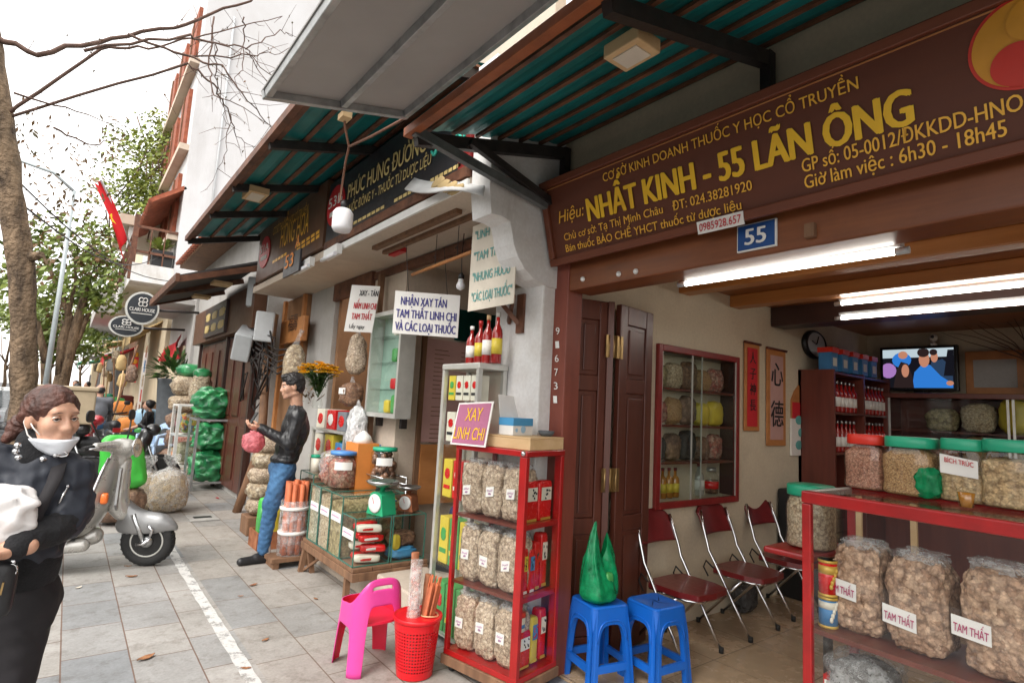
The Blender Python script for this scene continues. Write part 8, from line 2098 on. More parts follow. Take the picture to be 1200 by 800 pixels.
def figure(label, loc, face, pose, top, bottom, hair='hair_black', skin='skin_far', vox=.02, k=1.0, bald=False):
 """pose: stand, sit or ride; every limb jointed"""
 o = thing('person', label, 'person', loc); x, y, z = loc; f, s, u = frame(face)
 P = lambda a, b, h: V((x, y, z))+f*a*k+s*b*k+u*h*k
 if pose == 'stand': H = .86; hips = P(0, 0, H); kn_ = [(P(.03, b, .47), P(0, b*1.1, .08)) for b in (-.1, .1)]; hnd = [P(.16, b*1.5, .86) for b in (-.17, .17)]; elb = [P(-.02, b*1.35, 1.08) for b in (-.17, .17)]; sh0 = 1.36
 elif pose == 'sit': H = .5; hips = P(0, 0, H); kn_ = [(P(.42, b, .5), P(.45, b, .07)) for b in (-.1, .1)]; hnd = [P(.36, b*.6, .62) for b in (-.17, .17)]; elb = [P(.08, b*1.4, .74) for b in (-.17, .17)]; sh0 = .98
 else: H = .78; hips = P(0, 0, H); kn_ = [(P(.36, b*1.7, .66), P(.28, b*1.6, .28)) for b in (-.1, .1)]; hnd = [P(.56, b*1.5, .98) for b in (-.17, .17)]; elb = [P(.26, b*1.6, .98) for b in (-.17, .17)]; sh0 = 1.26
 sh_ = [P(-.02, b, sh0) for b in (-.17, .17)]; nk_ = P(.0, 0, sh0+.07); hd = P(.03, 0, sh0+.2)
 rot = np.array([list(f), list(s), list(u)]).T
 m = MB(); snet(m, [ell(hd, (.098*k, .08*k, .12*k), rot), ell(hd+f*.04*k-u*.04*k, (.06*k, .058*k, .07*k), rot), rcone(hd-u*.05*k, nk_, .05*k, .055*k), rcone(hd+f*.095*k-u*.01*k, hd+f*.105*k-u*.025*k, .012*k, .014*k)]+[rcone(elb[i].lerp(hnd[i], .35), hnd[i], .04*k, .03*k) for i in (0, 1)]+[rcone(hnd[i], hnd[i]+f*.07*k, .032*k, .022*k) for i in (0, 1)]+[rcone(nk_, P(0, 0, H+.1), .05*k, .06*k)]+[rcone(sh_[i], elb[i], .035*k, .03*k) for i in (0, 1)]+[rcone(elb[i], hnd[i], .03*k, .03*k) for i in (0, 1)], vox*.7, .02); b_ = m.build('body', skin, o)
 m = MB(); snet(m, [ell(P(0, 0, (H+sh0)/2+.02), (.12*k, .17*k, (sh0-H)*.55*k), rot), rcone(sh_[0], sh_[1], .07*k, .07*k)]+[rcone(sh_[i], elb[i], .068*k, .055*k) for i in (0, 1)]+[rcone(elb[i], elb[i].lerp(hnd[i], .5 if pose != 'sit' else .1), .055*k, .048*k) for i in (0, 1)], vox, .04, (), .02, .006, 18); m.build('shirt', top, o)
 m = MB(); snet(m, [ell(hips, (.125*k, .165*k, .12*k), rot)]+[q for i, b in ((0, -.085), (1, .085)) for q in (rcone(P(0, b, H-.04), kn_[i][0], .09*k, .068*k), rcone(kn_[i][0], kn_[i][1], .066*k, .052*k))], vox, .04, (), .02, .006, 18); m.build('trousers', bottom, o)
 for i in (0, 1): m = MB(); snet(m, [rcone(kn_[i][1]-u*.03*k-f*.03*k, kn_[i][1]-u*.04*k+f*.16*k, .042*k, .034*k)], vox*.7, .02); m.build('shoe', 'black', o)
 if not bald: m = MB(); snet(m, [ell(hd-f*.022*k+u*.022*k, (.103*k, .09*k, .115*k), rot)]+([ell(hd-f*.09*k+u*.06*k, (.055*k, .055*k, .055*k), rot)] if bald is None else []), vox*.7, .02, [ell(hd+f*.1*k-u*.05*k, (.08*k, .1*k, .1*k), rot)]); m.build('hair', hair, o)
 else: m = MB(); snet(m, [ell(hd-f*.03*k, (.092*k, .082*k, .08*k), rot)], vox*.7, .02, [ell(hd+f*.05*k+u*.1*k, (.13*k, .11*k, .1*k), rot)]); m.build('hair', hair, o)
 return o
figure('seated woman in a black top resting on the bright blue armchair by the planter', (1.55, 15.6, -.02), R(165), 'sit', 'trouser_black', 'trouser_black', bald=None)
figure('balding man in a grey shirt riding a motorbike down the street', (.55, 14.6, 0), R(100), 'ride', 'cloth_grey', 'denim', bald=True)
figure('rider in a red jacket beyond the balding man', (.2, 18.5, 0), R(95), 'ride', 'cloth_red', 'black')
figure('person in dark clothes standing under the grey tarpaulin in the distance', (.6, 27, 0), R(200), 'stand', 'cloth_navy', 'black')
figure('person in a maroon shirt walking on the far pavement', (.2, 24, 0), R(260), 'stand', 'cloth_maroon', 'black')
figure('person in white and blue standing by the far awnings', (-.3, 31, 0), R(300), 'stand', 'pale_blue', 'denim')
p = at(512, 580, X=2.85)
figure('shopkeeper in a navy vest and maroon sleeves bending behind the glass boxes', (3.05, 3.9, .12), R(115), 'sit', 'cloth_maroon', 'cloth_navy', vox=.016)
m = MB(); snet(m, [ell((3.05, 3.9, .84), (.19, .16, .27))], .02, .03, (), .02, .006, 18); tag(m.build('apron', 'cloth_navy'), 'navy quilted vest of the shopkeeper with an orange edge', 'vest')
# ================================================================ silver scooter
wc_ = at(170, 663, Z=0); HD = R(-11)
def make_scooter():
 o = thing('scooter', 'silver vintage style scooter parked nose out behind the woman', 'scooter', (wc_.x, wc_.y, 0))
 cz, sz_ = math.cos(HD), math.sin(HD)
 T = lambda p: V((wc_.x+p[0]*cz-p[1]*sz_, wc_.y+p[0]*sz_+p[1]*cz, p[2]))
 def put(m, name, mat, par=o, bev=0, st=0):
  if st:
   c, s_ = math.cos(st), math.sin(st); ax = lambda z: -.0-.42*(z-.215)   # steering axis
   m.v = [((p[0]-ax(p[2]))*c-p[1]*s_+ax(p[2]), (p[0]-ax(p[2]))*s_+p[1]*c, p[2]) for p in m.v]
  m.v = [tuple(T(p)) for p in m.v]; return m.build(name, mat, par, bev)
 ST = R(-17)
 def wheel(x, st=0):
  m = MB(); prof = [(.135, -.035), (.16, -.05), (.2, -.045), (.215, -.02), (.216, .02), (.2, .045), (.16, .05), (.135, .035)]; m.lathe(prof, (x, 0, .216), 36, ax=(0, 1, 0)); w_ = put(m, 'wheel', 'black_rubber', o, 0, st)
  m = MB(); m.lathe([(0, -.03), (.05, -.035), (.06, -.02), (.1, -.018), (.128, -.038), (.138, -.036), (.138, .036), (.1, .02), (.05, .03), (0, .03)], (x, 0, .216), 28, ax=(0, 1, 0)); put(m, 'rim', 'alu', w_, 0, st)
  m = MB()
  for i in range(30):
   a = i*.2094
   for sg in (-1, 1): b_ = a+.1*sg; m.bar((x+.2165*math.cos(a), 0, .216+.2165*math.sin(a)), (x+.206*math.cos(b_), sg*.04, .216+.206*math.sin(b_)), .012, .006)
  put(m, 'tread', 'black', w_, 0, st)
 wheel(0, ST); wheel(-1.27)
 m = MB(); m.lathe([(0, -.06), (.035, -.06), (.05, -.045), (.05, -.03), (0, -.03)], (0, 0, .216), 18, ax=(0, 1, 0)); put(m, 'hub', 'galv', o, 0, ST)
 for dy, r_ in ((-.075, .022), (.075, .02)):
  m = MB(); m.tube([(-.0, dy, .19), (-.05, dy, .33), (-.11, dy, .46)], [r_*.7, r_, r_], 10); put(m, 'fork', 'steel_bright', o, 0, ST)
 m = MB(); m.tube([(.06, -.085, .26), (.0, -.095, .21), (-.06, -.085, .2)], .016, 8); m.tube([(.045, -.09, .27), (.06, -.09, .33), (.02, -.085, .37)], .014, 8); put(m, 'brake_arm', 'chrome', o, 0, ST)
 m = MB(); c3 = np.array((-.03, 0, .34)); snet(m, [ell((-.03, 0, .35), (.245, .085, .125)), rcone((-.12, 0, .42), (-.22, 0, .52), .08, .065), rcone((.1, 0, .37), (.21, 0, .33), .055, .015)], .011, .06, [ell((0, 0, .2), (.245, .07, .235))], .012, 0, 10, 0, lambda p: (.27+.25*np.clip(-p[:, 0]-.05, 0, 1)*.4)-p[:, 2]); put(m, 'mudguard', 'scooter_grey', o, 0, ST)
 rows = [(1.0, -.30, .07), (.95, -.285, .12), (.86, -.275, .185), (.74, -.28, .225), (.62, -.295, .245), (.5, -.325, .25), (.4, -.37, .24), (.32, -.43, .225), (.285, -.52, .21), (.275, -.7, .2), (.275, -.95, .2)]
 def shield(off, kk=1.0):
  vs = []; n_ = 17
  for (z, x, hw) in rows:
   for j in range(n_): t_ = -1+2*j/(n_-1); vs.append((x-.14*abs(t_)**2.2*(1 if z > .3 else .25)*hw/.25+off, t_*hw*kk, z-(.01*abs(t_)**3)))
  return vs, n_
 vs, n_ = shield(0); m = MB(); m.add(vs, [(i*n_+j, i*n_+j+1, (i+1)*n_+j+1, (i+1)*n_+j) for i in range(len(rows)-1) for j in range(n_-1)], 0, True)
 s_o = put(m, 'leg_shield', 'scooter_silver'); md = s_o.modifiers.new('thickness', 'SOLIDIFY'); md.thickness = .02; md.offset = 0; sb = s_o.modifiers.new('smooth', 'SUBSURF'); sb.levels = 1; sb.render_levels = 1
 for sg in (-1, 1):
  ed = [vs[i*n_+(0 if sg < 0 else n_-1)] for i in range(len(rows))]; m = MB(); m.tube([V(p)+V((.002, 0, 0)) for p in ed[1:]], .013, 8); put(m, 'shield_trim', 'chrome', s_o)
  m = MB(); m.sack((-.335, sg*.19, .62), (.028, .04, .045), .5, .5, 0, 1, 0, 16, 10); put(m, 'turn_signal', 'signal_orange', s_o)
 m = MB(); snet(m, [rcone((-.25, 0, .9), (-.26, 0, .52), .055, .075), rcone((-.26, 0, .6), (-.22, 0, .47), .07, .07)], .012, .03); put(m, 'horn_cover', 'scooter_silver')
 m = MB(); snet(m, [ell((-.255, 0, .72), (.07, .035, .14))], .01, .02); put(m, 'grille', 'scooter_grey')
 for sg in (-1, 1): m = MB(); m.prism([(-.035, .86), (.045, .86), (.075, .56), (-.03, .50)], (-.262, sg*.125, 0), (0, sg, 0), (0, 0, 1), (.016, 0, 0)); put(m, 'panel_recess', 'scooter_grey', o, .008)
 m = MB(); m.box(-1.0, -.5, -.195, .195, .285, .30); put(m, 'floor_mat', 'black_rubber')
 m = MB(); snet(m, [rcone((-.45, -.15, .24), (-1.05, -.15, .22), .055, .06), rcone((-.45, .15, .24), (-1.05, .15, .22), .055, .06), rcone((-.4, 0, .28), (-.6, 0, .23), .07, .08)], .014, .05); put(m, 'underbody', 'scooter_silver')
 m = MB(); snet(m, [ell((-1.25, 0, .58), (.42, .17, .2)), ell((-1.25, -.16, .48), (.32, .1, .19)), ell((-1.25, .16, .48), (.32, .1, .19)), rcone((-.95, 0, .35), (-.98, 0, .6), .11, .13), ell((-1.55, 0, .6), (.2, .13, .12))], .016, .05, [ell((-1.27, 0, .2), (.26, .08, .26))], .02); put(m, 'rear_body', 'scooter_silver')
 m = MB(); snet(m, [rcone((-1.0, 0, .78), (-1.5, 0, .8), .1, .11), ell((-1.25, 0, .79), (.36, .15, .08))], .014, .04); put(m, 'saddle', 'leather_black')
 m = MB(); m.box(-1.78, -1.73, -.07, .07, .55, .62); put(m, 'tail_lamp', 'red_paint', o, .01)
 m = MB(); snet(m, [ell((-.26, 0, 1.03), (.12, .1, .075)), rcone((-.29, -.05, 1.04), (-.35, -.27, 1.05), .055, .033), rcone((-.29, .05, 1.04), (-.35, .27, 1.05), .055, .033), rcone((-.28, 0, 1.0), (-.275, 0, .9), .07, .06)], .01, .04); hs_ = put(m, 'headset', 'scooter_silver', o, 0, ST)
 m = MB(); m.lathe([(.075, 0), (.08, .012), (.06, .03), (0, .035)], (-.16, 0, 1.03), 22, ax=(1, 0, .05)); put(m, 'headlamp', 'jar_glass', hs_, 0, ST)
 m = MB(); m.lathe([(.08, 0), (.086, .006), (.084, .014), (.075, .012)], (-.165, 0, 1.03), 22, ax=(1, 0, .05)); put(m, 'lamp_ring', 'chrome', hs_, 0, ST)
 for sg in (-1, 1):
  m = MB(); m.tube([(-.355, sg*.27, 1.05), (-.385, sg*.4, 1.04)], .019, 10); put(m, 'grip', 'black_rubber', o, 0, ST)
  m = MB(); m.tube([(-.3, sg*.24, 1.05), (-.29, sg*.32, 1.045), (-.33, sg*.42, 1.04)], .007, 6); put(m, 'brake_lever', 'chrome', o, 0, ST)
  m = MB(); m.tube([(-.34, sg*.22, 1.07), (-.36, sg*.3, 1.2), (-.37, sg*.33, 1.25)], .007, 6); mr = put(m, 'mirror_stem', 'black', o, 0, ST); m = MB(); m.sack((-.375, sg*.35, 1.3), (.012, .06, .05), .7, .7, 0, 1, 0, 16, 10); put(m, 'mirror', 'black', mr, 0, ST)
 return o
make_scooter()
o = thing('shopping_bag', 'clear bag of orange and tan herbs hanging between the scooter shield and saddle', 'bag', (wc_.x-.5, wc_.y+.2, .4))
cz, sz_ = math.cos(HD), math.sin(HD); q = lambda a, b, z: V((wc_.x+a*cz-b*sz_, wc_.y+a*sz_+b*cz, z))
m = MB(); m.sack(q(-.6, -.02, .55), (.15, .13, .22), .8, .7, .14, 3, 5, taper=.2); m.build('contents', 'seed_tan', o); m = MB(); m.sack(q(-.6, -.02, .62), (.155, .135, .24), .8, .7, .2, 4, 6, taper=.3); m.build('film', 'bag_clear', o)
# ================================================================ motorbikes farther along
def make_moto(body, label):
 o = thing('motorbike', label, 'motorbike', (0, 0, 0), 'motorbikes parked along the pavement')
 for x in (0, -1.22):
  m = MB(); m.lathe([(.22, -.03), (.26, -.045), (.295, -.02), (.295, .02), (.26, .045), (.22, .03)], (x, 0, .295), 26, ax=(0, 1, 0)); w_ = m.build('wheel', 'black_rubber', o)
  m = MB()
  for i in range(6): a = i*1.0472; m.bar((x, 0, .295), (x+.22*math.cos(a), 0, .295+.22*math.sin(a)), .025, .03)
  m.lathe([(.21, -.02), (.225, -.03), (.225, .03), (.21, .02)], (x, 0, .295), 22, ax=(0, 1, 0)); m.build('rim', 'alu', w_)
 m = MB(); m.tube([(0, -.07, .3), (-.2, -.06, .8)], .02, 8); m.tube([(0, .07, .3), (-.2, .06, .8)], .02, 8); m.build('fork', 'steel_bright', o)
 m = MB(); snet(m, [ell((-.02, 0, .48), (.24, .06, .14))], .02, .03, [ell((0, 0, .28), (.31, .2, .31))]); m.build('mudguard', body, o)
 m = MB(); snet(m, [rcone((-.2, 0, .9), (-.3, 0, .45), .09, .1), rcone((-.3, 0, .45), (-.85, 0, .42), .09, .1), ell((-1.05, 0, .62), (.38, .12, .13)), ell((-.25, 0, .65), (.07, .2, .2))], .02, .05); m.build('fairing', body, o)
 m = MB(); snet(m, [rcone((-.6, 0, .74), (-1.3, 0, .8), .1, .1)], .02, .03); m.build('saddle', 'leather_black', o)
 m = MB(); m.tube([(-.28, -.34, 1.02), (-.2, -.15, .98), (-.18, 0, .96), (-.2, .15, .98), (-.28, .34, 1.02)], .017, 8); m.build('handlebar', 'black', o)
 m = MB(); snet(m, [ell((-.13, 0, .96), (.1, .13, .09))], .018, .03); hc_ = m.build('headlamp_cowl', body, o); m = MB(); m.lathe([(.07, 0), (.06, .02), (0, .025)], (-.04, 0, .95), 16, ax=(1, 0, 0)); m.build('headlamp', 'jar_glass', hc_)
 for sg in (-1, 1): m = MB(); m.tube([(-.24, sg*.24, 1.0), (-.26, sg*.3, 1.18)], .007, 6); mr = m.build('mirror_stem', 'black', o); m = MB(); m.sack((-.26, sg*.32, 1.22), (.012, .06, .045), .7, .7, 0, 1, 0, 14, 8); m.build('mirror', 'black', mr)
 m = MB(); m.box(-1.56, -1.5, -.06, .06, .68, .76); m.build('tail_lamp', 'red_paint', o)
 m = MB(); m.tube([(-.6, -.15, .3), (-1.0, -.16, .32), (-1.45, -.17, .42)], [.03, .045, .05], 10); m.build('exhaust', 'steel_bright', o)
 return o
mt1 = make_moto('moto_black', 'black motorbike parked right behind the silver scooter')
mt1.location = (.35, 9.6, 0); mt1.rotation_euler = (0, 0, R(-12))
mt2 = make_moto('moto_pink', 'motorbike with pale pink fairing next to the black one'); mt2.location = (.25, 10.6, 0); mt2.rotation_euler = (0, 0, R(-6))
mt3 = make_moto('moto_red', 'red motorbike, third along from the silver scooter'); mt3.location = (.6, 12.2, 0); mt3.rotation_euler = (0, 0, R(4))
dup(mt1, (.7, 14.9, 0), R(95), 'black motorbike ridden by the balding man in grey'); dup(mt3, (.25, 19.1, 0), R(95), 'red motorbike ridden by the rider in the red jacket')
dup(mt1, (.7, 17.4, 0), R(-8), 'black motorbike parked beyond the seated woman'); dup(mt2, (.75, 20.3, 0), R(3), 'pink trimmed motorbike parked far along the pavement'); dup(mt1, (.8, 22.6, 0), R(-5), 'farthest dark motorbike in the row on the pavement')
o = thing('delivery_box', 'tan foam delivery box on the back of a parked motorbike', 'box', (-.1, 9.75, .9)); p = at(82, 452, Y=9.7)
m = MB(); m.box(p.x-.42, p.x+.3, 9.5, 9.95, p.z-.5, p.z-.06); m.build('body', 'foam_tan', o, .02); m = MB(); m.box(p.x-.44, p.x+.32, 9.48, 9.97, p.z-.059, p.z); m.build('lid', 'foam_tan', o, .015)
mt4 = dup(mt1, (p.x+1.15, 9.72, 0), R(0), 'black motorbike carrying the tan foam box')
# ================================================================ trees
def limb(mb, pts, r0, r1, n=9, wob=.0, seed=0):
 k = len(pts); rr = [r0+(r1-r0)*i/(k-1) for i in range(k)]
 mb.tube([V(p)+V((noise.noise(V((seed, i*1.3, 0))), noise.noise(V((seed, 0, i*1.3))), 0))*wob for i, p in enumerate(pts)], rr, n)
def leafcloud(mb, clumps, per, size, seed=0, drop=.0):
 r_ = random.Random(seed)
 for (c, rad) in clumps:
  c = V(c)
  for _ in range(per):
   d = V((r_.gauss(0, 1), r_.gauss(0, 1), r_.gauss(0, 1)))
   d = d.normalized()*rad*(r_.random()**.45); p = c+V((d.x, d.y, d.z*.75))
   if noise.noise(p*1.1+V((seed, 0, 0))) < -.12: continue
   n = V((r_.gauss(0, 1), r_.gauss(0, 1), r_.gauss(.4, 1))).normalized(); a = n.orthogonal().normalized(); b = n.cross(a); L_ = size*r_.uniform(.6, 1.3)
   mb.add([p-a*L_*.5, p+b*L_*.27, p+a*L_*.5, p-b*L_*.27], [(0, 1, 2, 3)])
YT = 8.0
big = thing('street_tree', 'big street tree with a thick bare brown trunk at the left edge', 'tree', (-.36, YT, 0))
tp_ = [(-.31, YT, -.02), (-.33, YT, .35), at(28, 480, Y=YT), at(28, 400, Y=YT), at(25, 310, Y=YT), at(14, 240, Y=YT), at(0, 140, Y=YT), at(-14, 40, Y=YT), at(-30, -80, Y=YT+.2)]
m = MB(); rr = [.22, .15, .12, .115, .12, .122, .118, .11, .1]; pts, rs = [], []
for i in range(len(tp_)-1):
 for j in range(6):
  f = j/6; pts.append(V(tp_[i]).lerp(V(tp_[i+1]), f)); rs.append((rr[i]+(rr[i+1]-rr[i])*f)*(1+.07*noise.noise(V((i+f*1.0, 3, 0))*1.7)))
m.tube(pts, rs, 18); m.v = [tuple(V(p)+V((noise.noise(V(p)*6), noise.noise(V(p)*6+V((4, 0, 0))), 0))*.018) for p in m.v]; tr = m.build('trunk', 'bark', big)
m = MB(); p = at(41, 300, Y=YT-.1); m.tube([p+V((-.05, .05, -.02)), p+V((.06, -.05, .02))], [.06, .035], 10); m.build('knot', 'bark', tr)
BR = [([(-30, -60), (40, 60), (130, 45), (222, 28), (290, 0), (330, -30)], .032, .008, 7.6), ([(20, 120), (120, 60), (175, 55), (240, 40), (330, 22)], .02, .004, 7.3), ([(150, 40), (222, 66), (262, 76), (290, 120), (316, 150), (330, 168)], .015, .003, 7.0), ([(60, 70), (222, 72), (250, 100), (268, 130), (280, 160), (300, 175)], .016, .003, 7.4),
      ([(100, 60), (222, 40), (255, 50), (290, 56), (300, 80), (318, 100)], .016, .003, 7.2), ([(255, 50), (253, 90), (258, 118), (262, 150)], .008, .003, 7.2), ([(290, 56), (330, 36), (345, 40)], .008, .003, 7.2), ([(284, 22), (286, 50), (282, 80), (270, 100)], .01, .003, 7.5), ([(248, 20), (244, 80), (252, 110), (290, 130), (330, 160)], .01, .003, 7.1), ([(222, 66), (300, 66), (330, 62)], .01, .003, 7.0), ([(290, 60), (320, 90), (335, 120)], .007, .002, 7.3), ([(268, 130), (262, 175), (250, 210)], .006, .002, 7.4), ([(60, 150), (110, 170), (140, 162)], .012, .003, 7.8), ([(20, 110), (90, 130), (150, 150)], .012, .003, 7.6)]
m = MB(); lf = MB(); rb_ = random.Random(5)
for bi, (px_, r0, r1, Yb_) in enumerate(BR):
 P_ = [at(x+rb_.uniform(-3, 3), y+rb_.uniform(-3, 3), Y=Yb_+.25*math.sin(i+bi)) for i, (x, y) in enumerate(px_)]
 if bi in (0, 1, 3): P_[0] = V(tp_[7 if bi == 0 else 6])
 fine = []
 for i in range(len(P_)-1):
  for j in range(5): f = j/5; fine.append(P_[i].lerp(P_[i+1], f)+V((rb_.uniform(-1, 1), 0, rb_.uniform(-1, 1)))*.022)
 fine.append(P_[-1]); k = len(fine); m.tube(fine, [r0+(r1-r0)*i/(k-1) for i in range(k)], 6)
 for i in range(2, k, 2):
  d = V((rb_.uniform(-.6, 1), rb_.uniform(-.4, .4), rb_.uniform(-.8, .7))).normalized(); L_ = rb_.uniform(.15, .55); q0 = fine[i]; ps = [q0, q0+d*L_*.5+V((0, 0, rb_.uniform(-.04, .04))), q0+d*L_]
  m.tube(ps, [.004, .003, .0015], 4)
  for _ in range(2):
   if rb_.random() < .6:
    c = ps[rb_.randint(1, 2)]; a = V((rb_.gauss(0, 1), rb_.gauss(0, 1), rb_.gauss(0, 1))).normalized()*.022; b = a.orthogonal().normalized()*.011; lf.add([c-a, c+b, c+a, c-b], [(0, 1, 2, 3)])
T0 = V(tp_[8])
for k in range(5):
 a = k*1.257+.4; e1 = T0+V((math.cos(a)*.7, math.sin(a)*.7, 1.0)); e2 = e1+V((math.cos(a+.3)*.9, math.sin(a+.3)*.9, 1.1)); limb(m, [T0-V((0, 0, .1)), e1, e2], .085, .035, 8, .1, k)
 for j in range(4): b_ = a+j*.6-.9; limb(m, [e2, e2+V((math.cos(b_)*.6, math.sin(b_)*.6, .5)), e2+V((math.cos(b_)*1.1, math.sin(b_)*1.1, .8))], .03, .006, 6, .1, k+j)
 leafcloud(lf, [(tuple(e2+V((0, 0, .5))), 1.2)], 160, .09, k)
m.build('branches', 'twig', big)
for (px_, py_, n_) in ((40, 160, 26), (20, 150, 22), (60, 215, 26), (90, 190, 26), (120, 175, 26), (110, 205, 40), (85, 230, 30), (35, 195, 20), (130, 160, 30), (100, 245, 34)):
 for _ in range(n_):
  c = at(px_+rb_.gauss(0, 16), py_+rb_.gauss(0, 12), Y=9+rb_.uniform(-1, 1)); a = V((rb_.gauss(0, 1), rb_.gauss(0, .6), rb_.gauss(0, 1))).normalized()*rb_.uniform(.02, .05); b = a.orthogonal().normalized()*a.length*.45; lf.add([c-a, c+b, c+a, c-b], [(0, 1, 2, 3)])
lf.build('leaves', 'leaf_c', big)
YT2 = 21
t2 = thing('street_tree', 'forked street tree with a green and russet crown behind the lamp post', 'tree', (at(72, 440, Y=YT2).x, YT2, 0))
b0 = V((at(70, 440, Y=YT2).x, YT2, -.05)); tt = at(78, 410, Y=YT2)
m = MB()
limb(m, [b0, b0+V((.03, 0, 1)), at(76, 425, Y=YT2), at(88, 385, Y=YT2), at(98, 352, Y=YT2), at(108, 320, Y=YT2)], .26, .06, 10, .08, 1)
limb(m, [at(72, 440, Y=YT2), at(74, 400, Y=YT2), at(80, 370, Y=YT2), at(70, 340, Y=YT2), at(50, 300, Y=YT2)], .16, .04, 9, .08, 2)
limb(m, [at(76, 425, Y=YT2), at(92, 395, Y=YT2), at(103, 365, Y=YT2), at(118, 345, Y=YT2)], .12, .03, 8, .08, 3)
limb(m, [at(55, 425, Y=YT2), at(48, 400, Y=YT2), at(44, 375, Y=YT2)], .12, .06, 8, .05, 4); limb(m, [at(80, 370, Y=YT2), at(90, 330, Y=YT2), at(86, 290, Y=YT2)], .07, .02, 8, .08, 5)
m.build('trunk', 'bark', t2)
cl = [(at(x, y, Y=YT2+dy), r_) for x, y, dy, r_ in ((50, 285, 0, 1.3), (75, 290, 1, 1.3), (100, 295, 0, 1.2), (40, 320, -1, 1.2), (85, 315, 1, 1.2), (110, 325, 0, 1.0), (60, 340, 1, 1.1), (55, 390, 1, .8), (115, 350, 0, .7), (105, 405, 2, .8), (35, 350, 0, .9), (65, 410, 1, .7))]
m = MB(); leafcloud(m, cl, 330, .2, 3); m.build('crown', 'leaf_a', t2)
m = MB(); leafcloud(m, [(V(c)+V((0, -.2, .35)), r_*.95) for c, r_ in cl[:8]], 110, .17, 4); m.build('russet_leaves', 'leaf_c', t2)
gz = thing('rooftop_greenery', 'light green shrubs and creepers spilling from the terrace above the flag', 'plant', at(165, 230, Y=24))
cl = [(at(x, y, Y=24+dy), r_) for x, y, dy, r_ in ((165, 215, 0, 1.1), (185, 190, 0, 1.1), (150, 200, 0, 1.0), (140, 230, 1, 1.0), (175, 240, 0, .8), (190, 160, 1, 1.1), (165, 165, 1, 1.0), (200, 215, 1, .8), (130, 255, 1, .7), (125, 275, 1, .6), (115, 300, 2, .6), (188, 250, -1, .6))]
m = MB(); leafcloud(m, [(c, r_*1.2) for c, r_ in cl], 800, .16, 8); m.build('foliage', 'leaf_b', gz)
m = MB()
for i in range(14): c = V(cl[i % len(cl)][0]); m.tube([c+V((rb_.uniform(-.6, .6), 0, -1.1)), c+V((rb_.uniform(-.3, .3), 0, 0)), c+V((rb_.uniform(-.5, .5), 0, .9))], .025, 5)
m.build('stems', 'twig', gz)
o = thing('roof_terrace', 'narrow concrete terrace house carrying the rooftop greenery', 'house', (2, 27, 0)); m = MB(); a = at(150, 262, Y=24); m.box(a.x-.3, 2.3, 22.6, 27.5, a.z-.35, a.z-.02); m.build('terrace_slab', 'slab_concrete', o); m = MB(); m.box(a.x, a.x+.25, 22.8, 23.1, 4.95, a.z-.36); m.box(a.x+1.3, a.x+1.5, 22.8, 23.1, 4.95, a.z-.36); m.build('column', 'white_wall', o)
for i, (x, y, h, mt, lab) in enumerate(((-1.0, 34, 8, 'leaf_a', 'street tree far down the kerb beyond the forked one'), (-1.1, 46, 9, 'leaf_b', 'pale green street tree near the end of the street'), (-7.5, 26, 8.5, 'leaf_a', 'street tree on the opposite side beyond the parked cars'), (-7.8, 40, 9, 'leaf_b', 'light green tree on the opposite side far away'), (-8.3, 15, 8, 'leaf_a', 'dark green tree on the opposite side at the left edge'), (-1.3, 62, 10, 'leaf_a', 'last dark tree closing the street'), (-5, 75, 11, 'leaf_b', 'tree closing the end of the street on the left'), (1, 80, 9, 'leaf_a', 'tree at the very end of the street on the right'))):
 o = thing('street_tree', lab, 'tree', (x, y, -.1)); m = MB(); limb(m, [(x, y, -.15), (x+.1, y, 1.5), (x-.1, y, 3), (x+.15, y, h*.7)], .2, .06, 9, .1, i)
 for k in range(5): a = k*1.257+i; limb(m, [(x, y, 2.6+.2*k), (x+math.cos(a)*.9, y+math.sin(a)*.9, 3.7+.25*k), (x+math.cos(a)*1.7, y+math.sin(a)*1.7, h*.65+.3*k)], .08, .02, 6, .1, i+k)
 m.build('trunk', 'bark', o)
 r2 = random.Random(i+40); cl = [((x+r2.uniform(-2, 2), y+r2.uniform(-2, 2), h*.72+r2.uniform(-1.6, 1.7)), r2.uniform(.8, 1.3)) for _ in range(12)]
 m = MB(); leafcloud(m, cl, 240, .26, i+9); m.build('crown', mt, o)
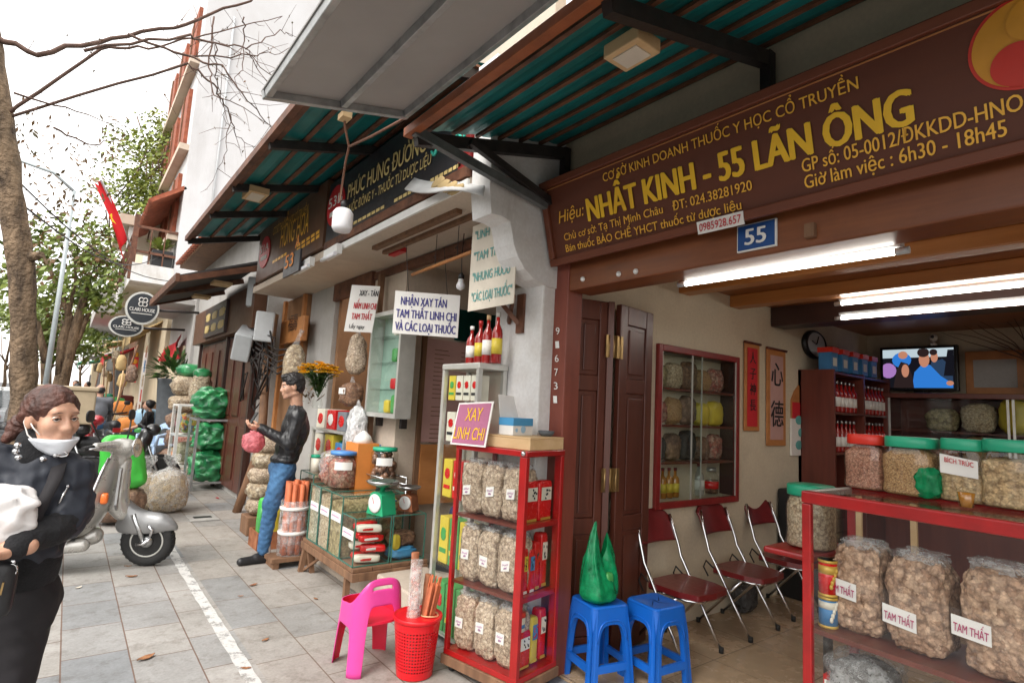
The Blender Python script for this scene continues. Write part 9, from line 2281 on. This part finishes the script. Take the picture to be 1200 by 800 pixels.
for i, (a, b, lab) in enumerate((((-40, 150), (205, 330), 'dark overhead cable sagging from the trunk towards the balcony'), ((20, 235), (190, 300), 'thin overhead cable running above the lamp post'))):
 A, B = at(*a, Y=9), at(*b, Y=19); m = MB(); m.tube([A.lerp(B, t/14)+V((0, 0, -.5*math.sin(math.pi*t/14))) for t in range(15)], .012, 5); tag(m.build('overhead_cable', 'black'), lab, 'cable')
KC = ['sack_herb', 'tarp_tan', 'banner_red', 'pack_green', 'herb_cream', 'orange_card', 'box_grey', 'sack_brown', 'pale_blue', 'pack_yellow', 'cloth_maroon', 'tarp_green']
NC = ['tan herb', 'tan', 'red', 'green', 'cream', 'orange', 'grey', 'brown', 'pale blue', 'yellow', 'maroon', 'dark green']
r4 = random.Random(9)
for i in range(34):
 k = r4.choice((0, 1, 4, 7, 0, 6, 10)) if i % 3 == 0 else r4.randrange(12); Y_ = 15.5+i*.62+r4.uniform(-.2, .2); hang = i % 3 == 0
 x_ = r4.uniform(1.15, 1.95) if not hang else r4.uniform(.9, 1.7); m = MB()
 if hang:
  z_ = r4.uniform(1.7, 2.6); m.sack((x_, Y_, z_), (.13, .15, .2), .7, .7, .2, 3, i, 20, 14, taper=.3); m.tube([(x_, Y_, z_+.25), (x_, Y_, z_+.6)], .012, 5)
  tag(m.build('hanging_goods', KC[k]), '%s bundle hanging from the awnings of the farther shops' % NC[k], 'goods', 'goods hanging along the farther shops')
 else:
  n_ = r4.randint(1, 3); z_ = 0
  for j in range(n_):
   h_ = r4.uniform(.14, .24); m = MB(); m.sack((x_, Y_, z_+h_), (.24, .24, h_), .55, .5, .1, 3, i+j, 22, 14); z_ += h_*1.95; kk = (k+j*5) % 12
   tag(m.build('stacked_goods', KC[kk]), '%s sack or parcel piled before the farther shops' % NC[kk], 'goods', 'goods piled before the farther shops')
for i in range(7):
 Y_ = 16.6+i*2.1; x_ = r4.uniform(.75, 1.3); m = MB(); m.tube([(x_, Y_, 0), (x_+r4.uniform(-.3, .5), Y_+.2, r4.uniform(1.9, 2.7))], .022, 6); tag(m.build('leaning_pole', 'pale_wood' if i % 2 else 'old_wood'), 'slanting %s pole propped under the farther awnings' % ('pale' if i % 2 else 'brown'), 'pole', 'poles under the farther awnings')
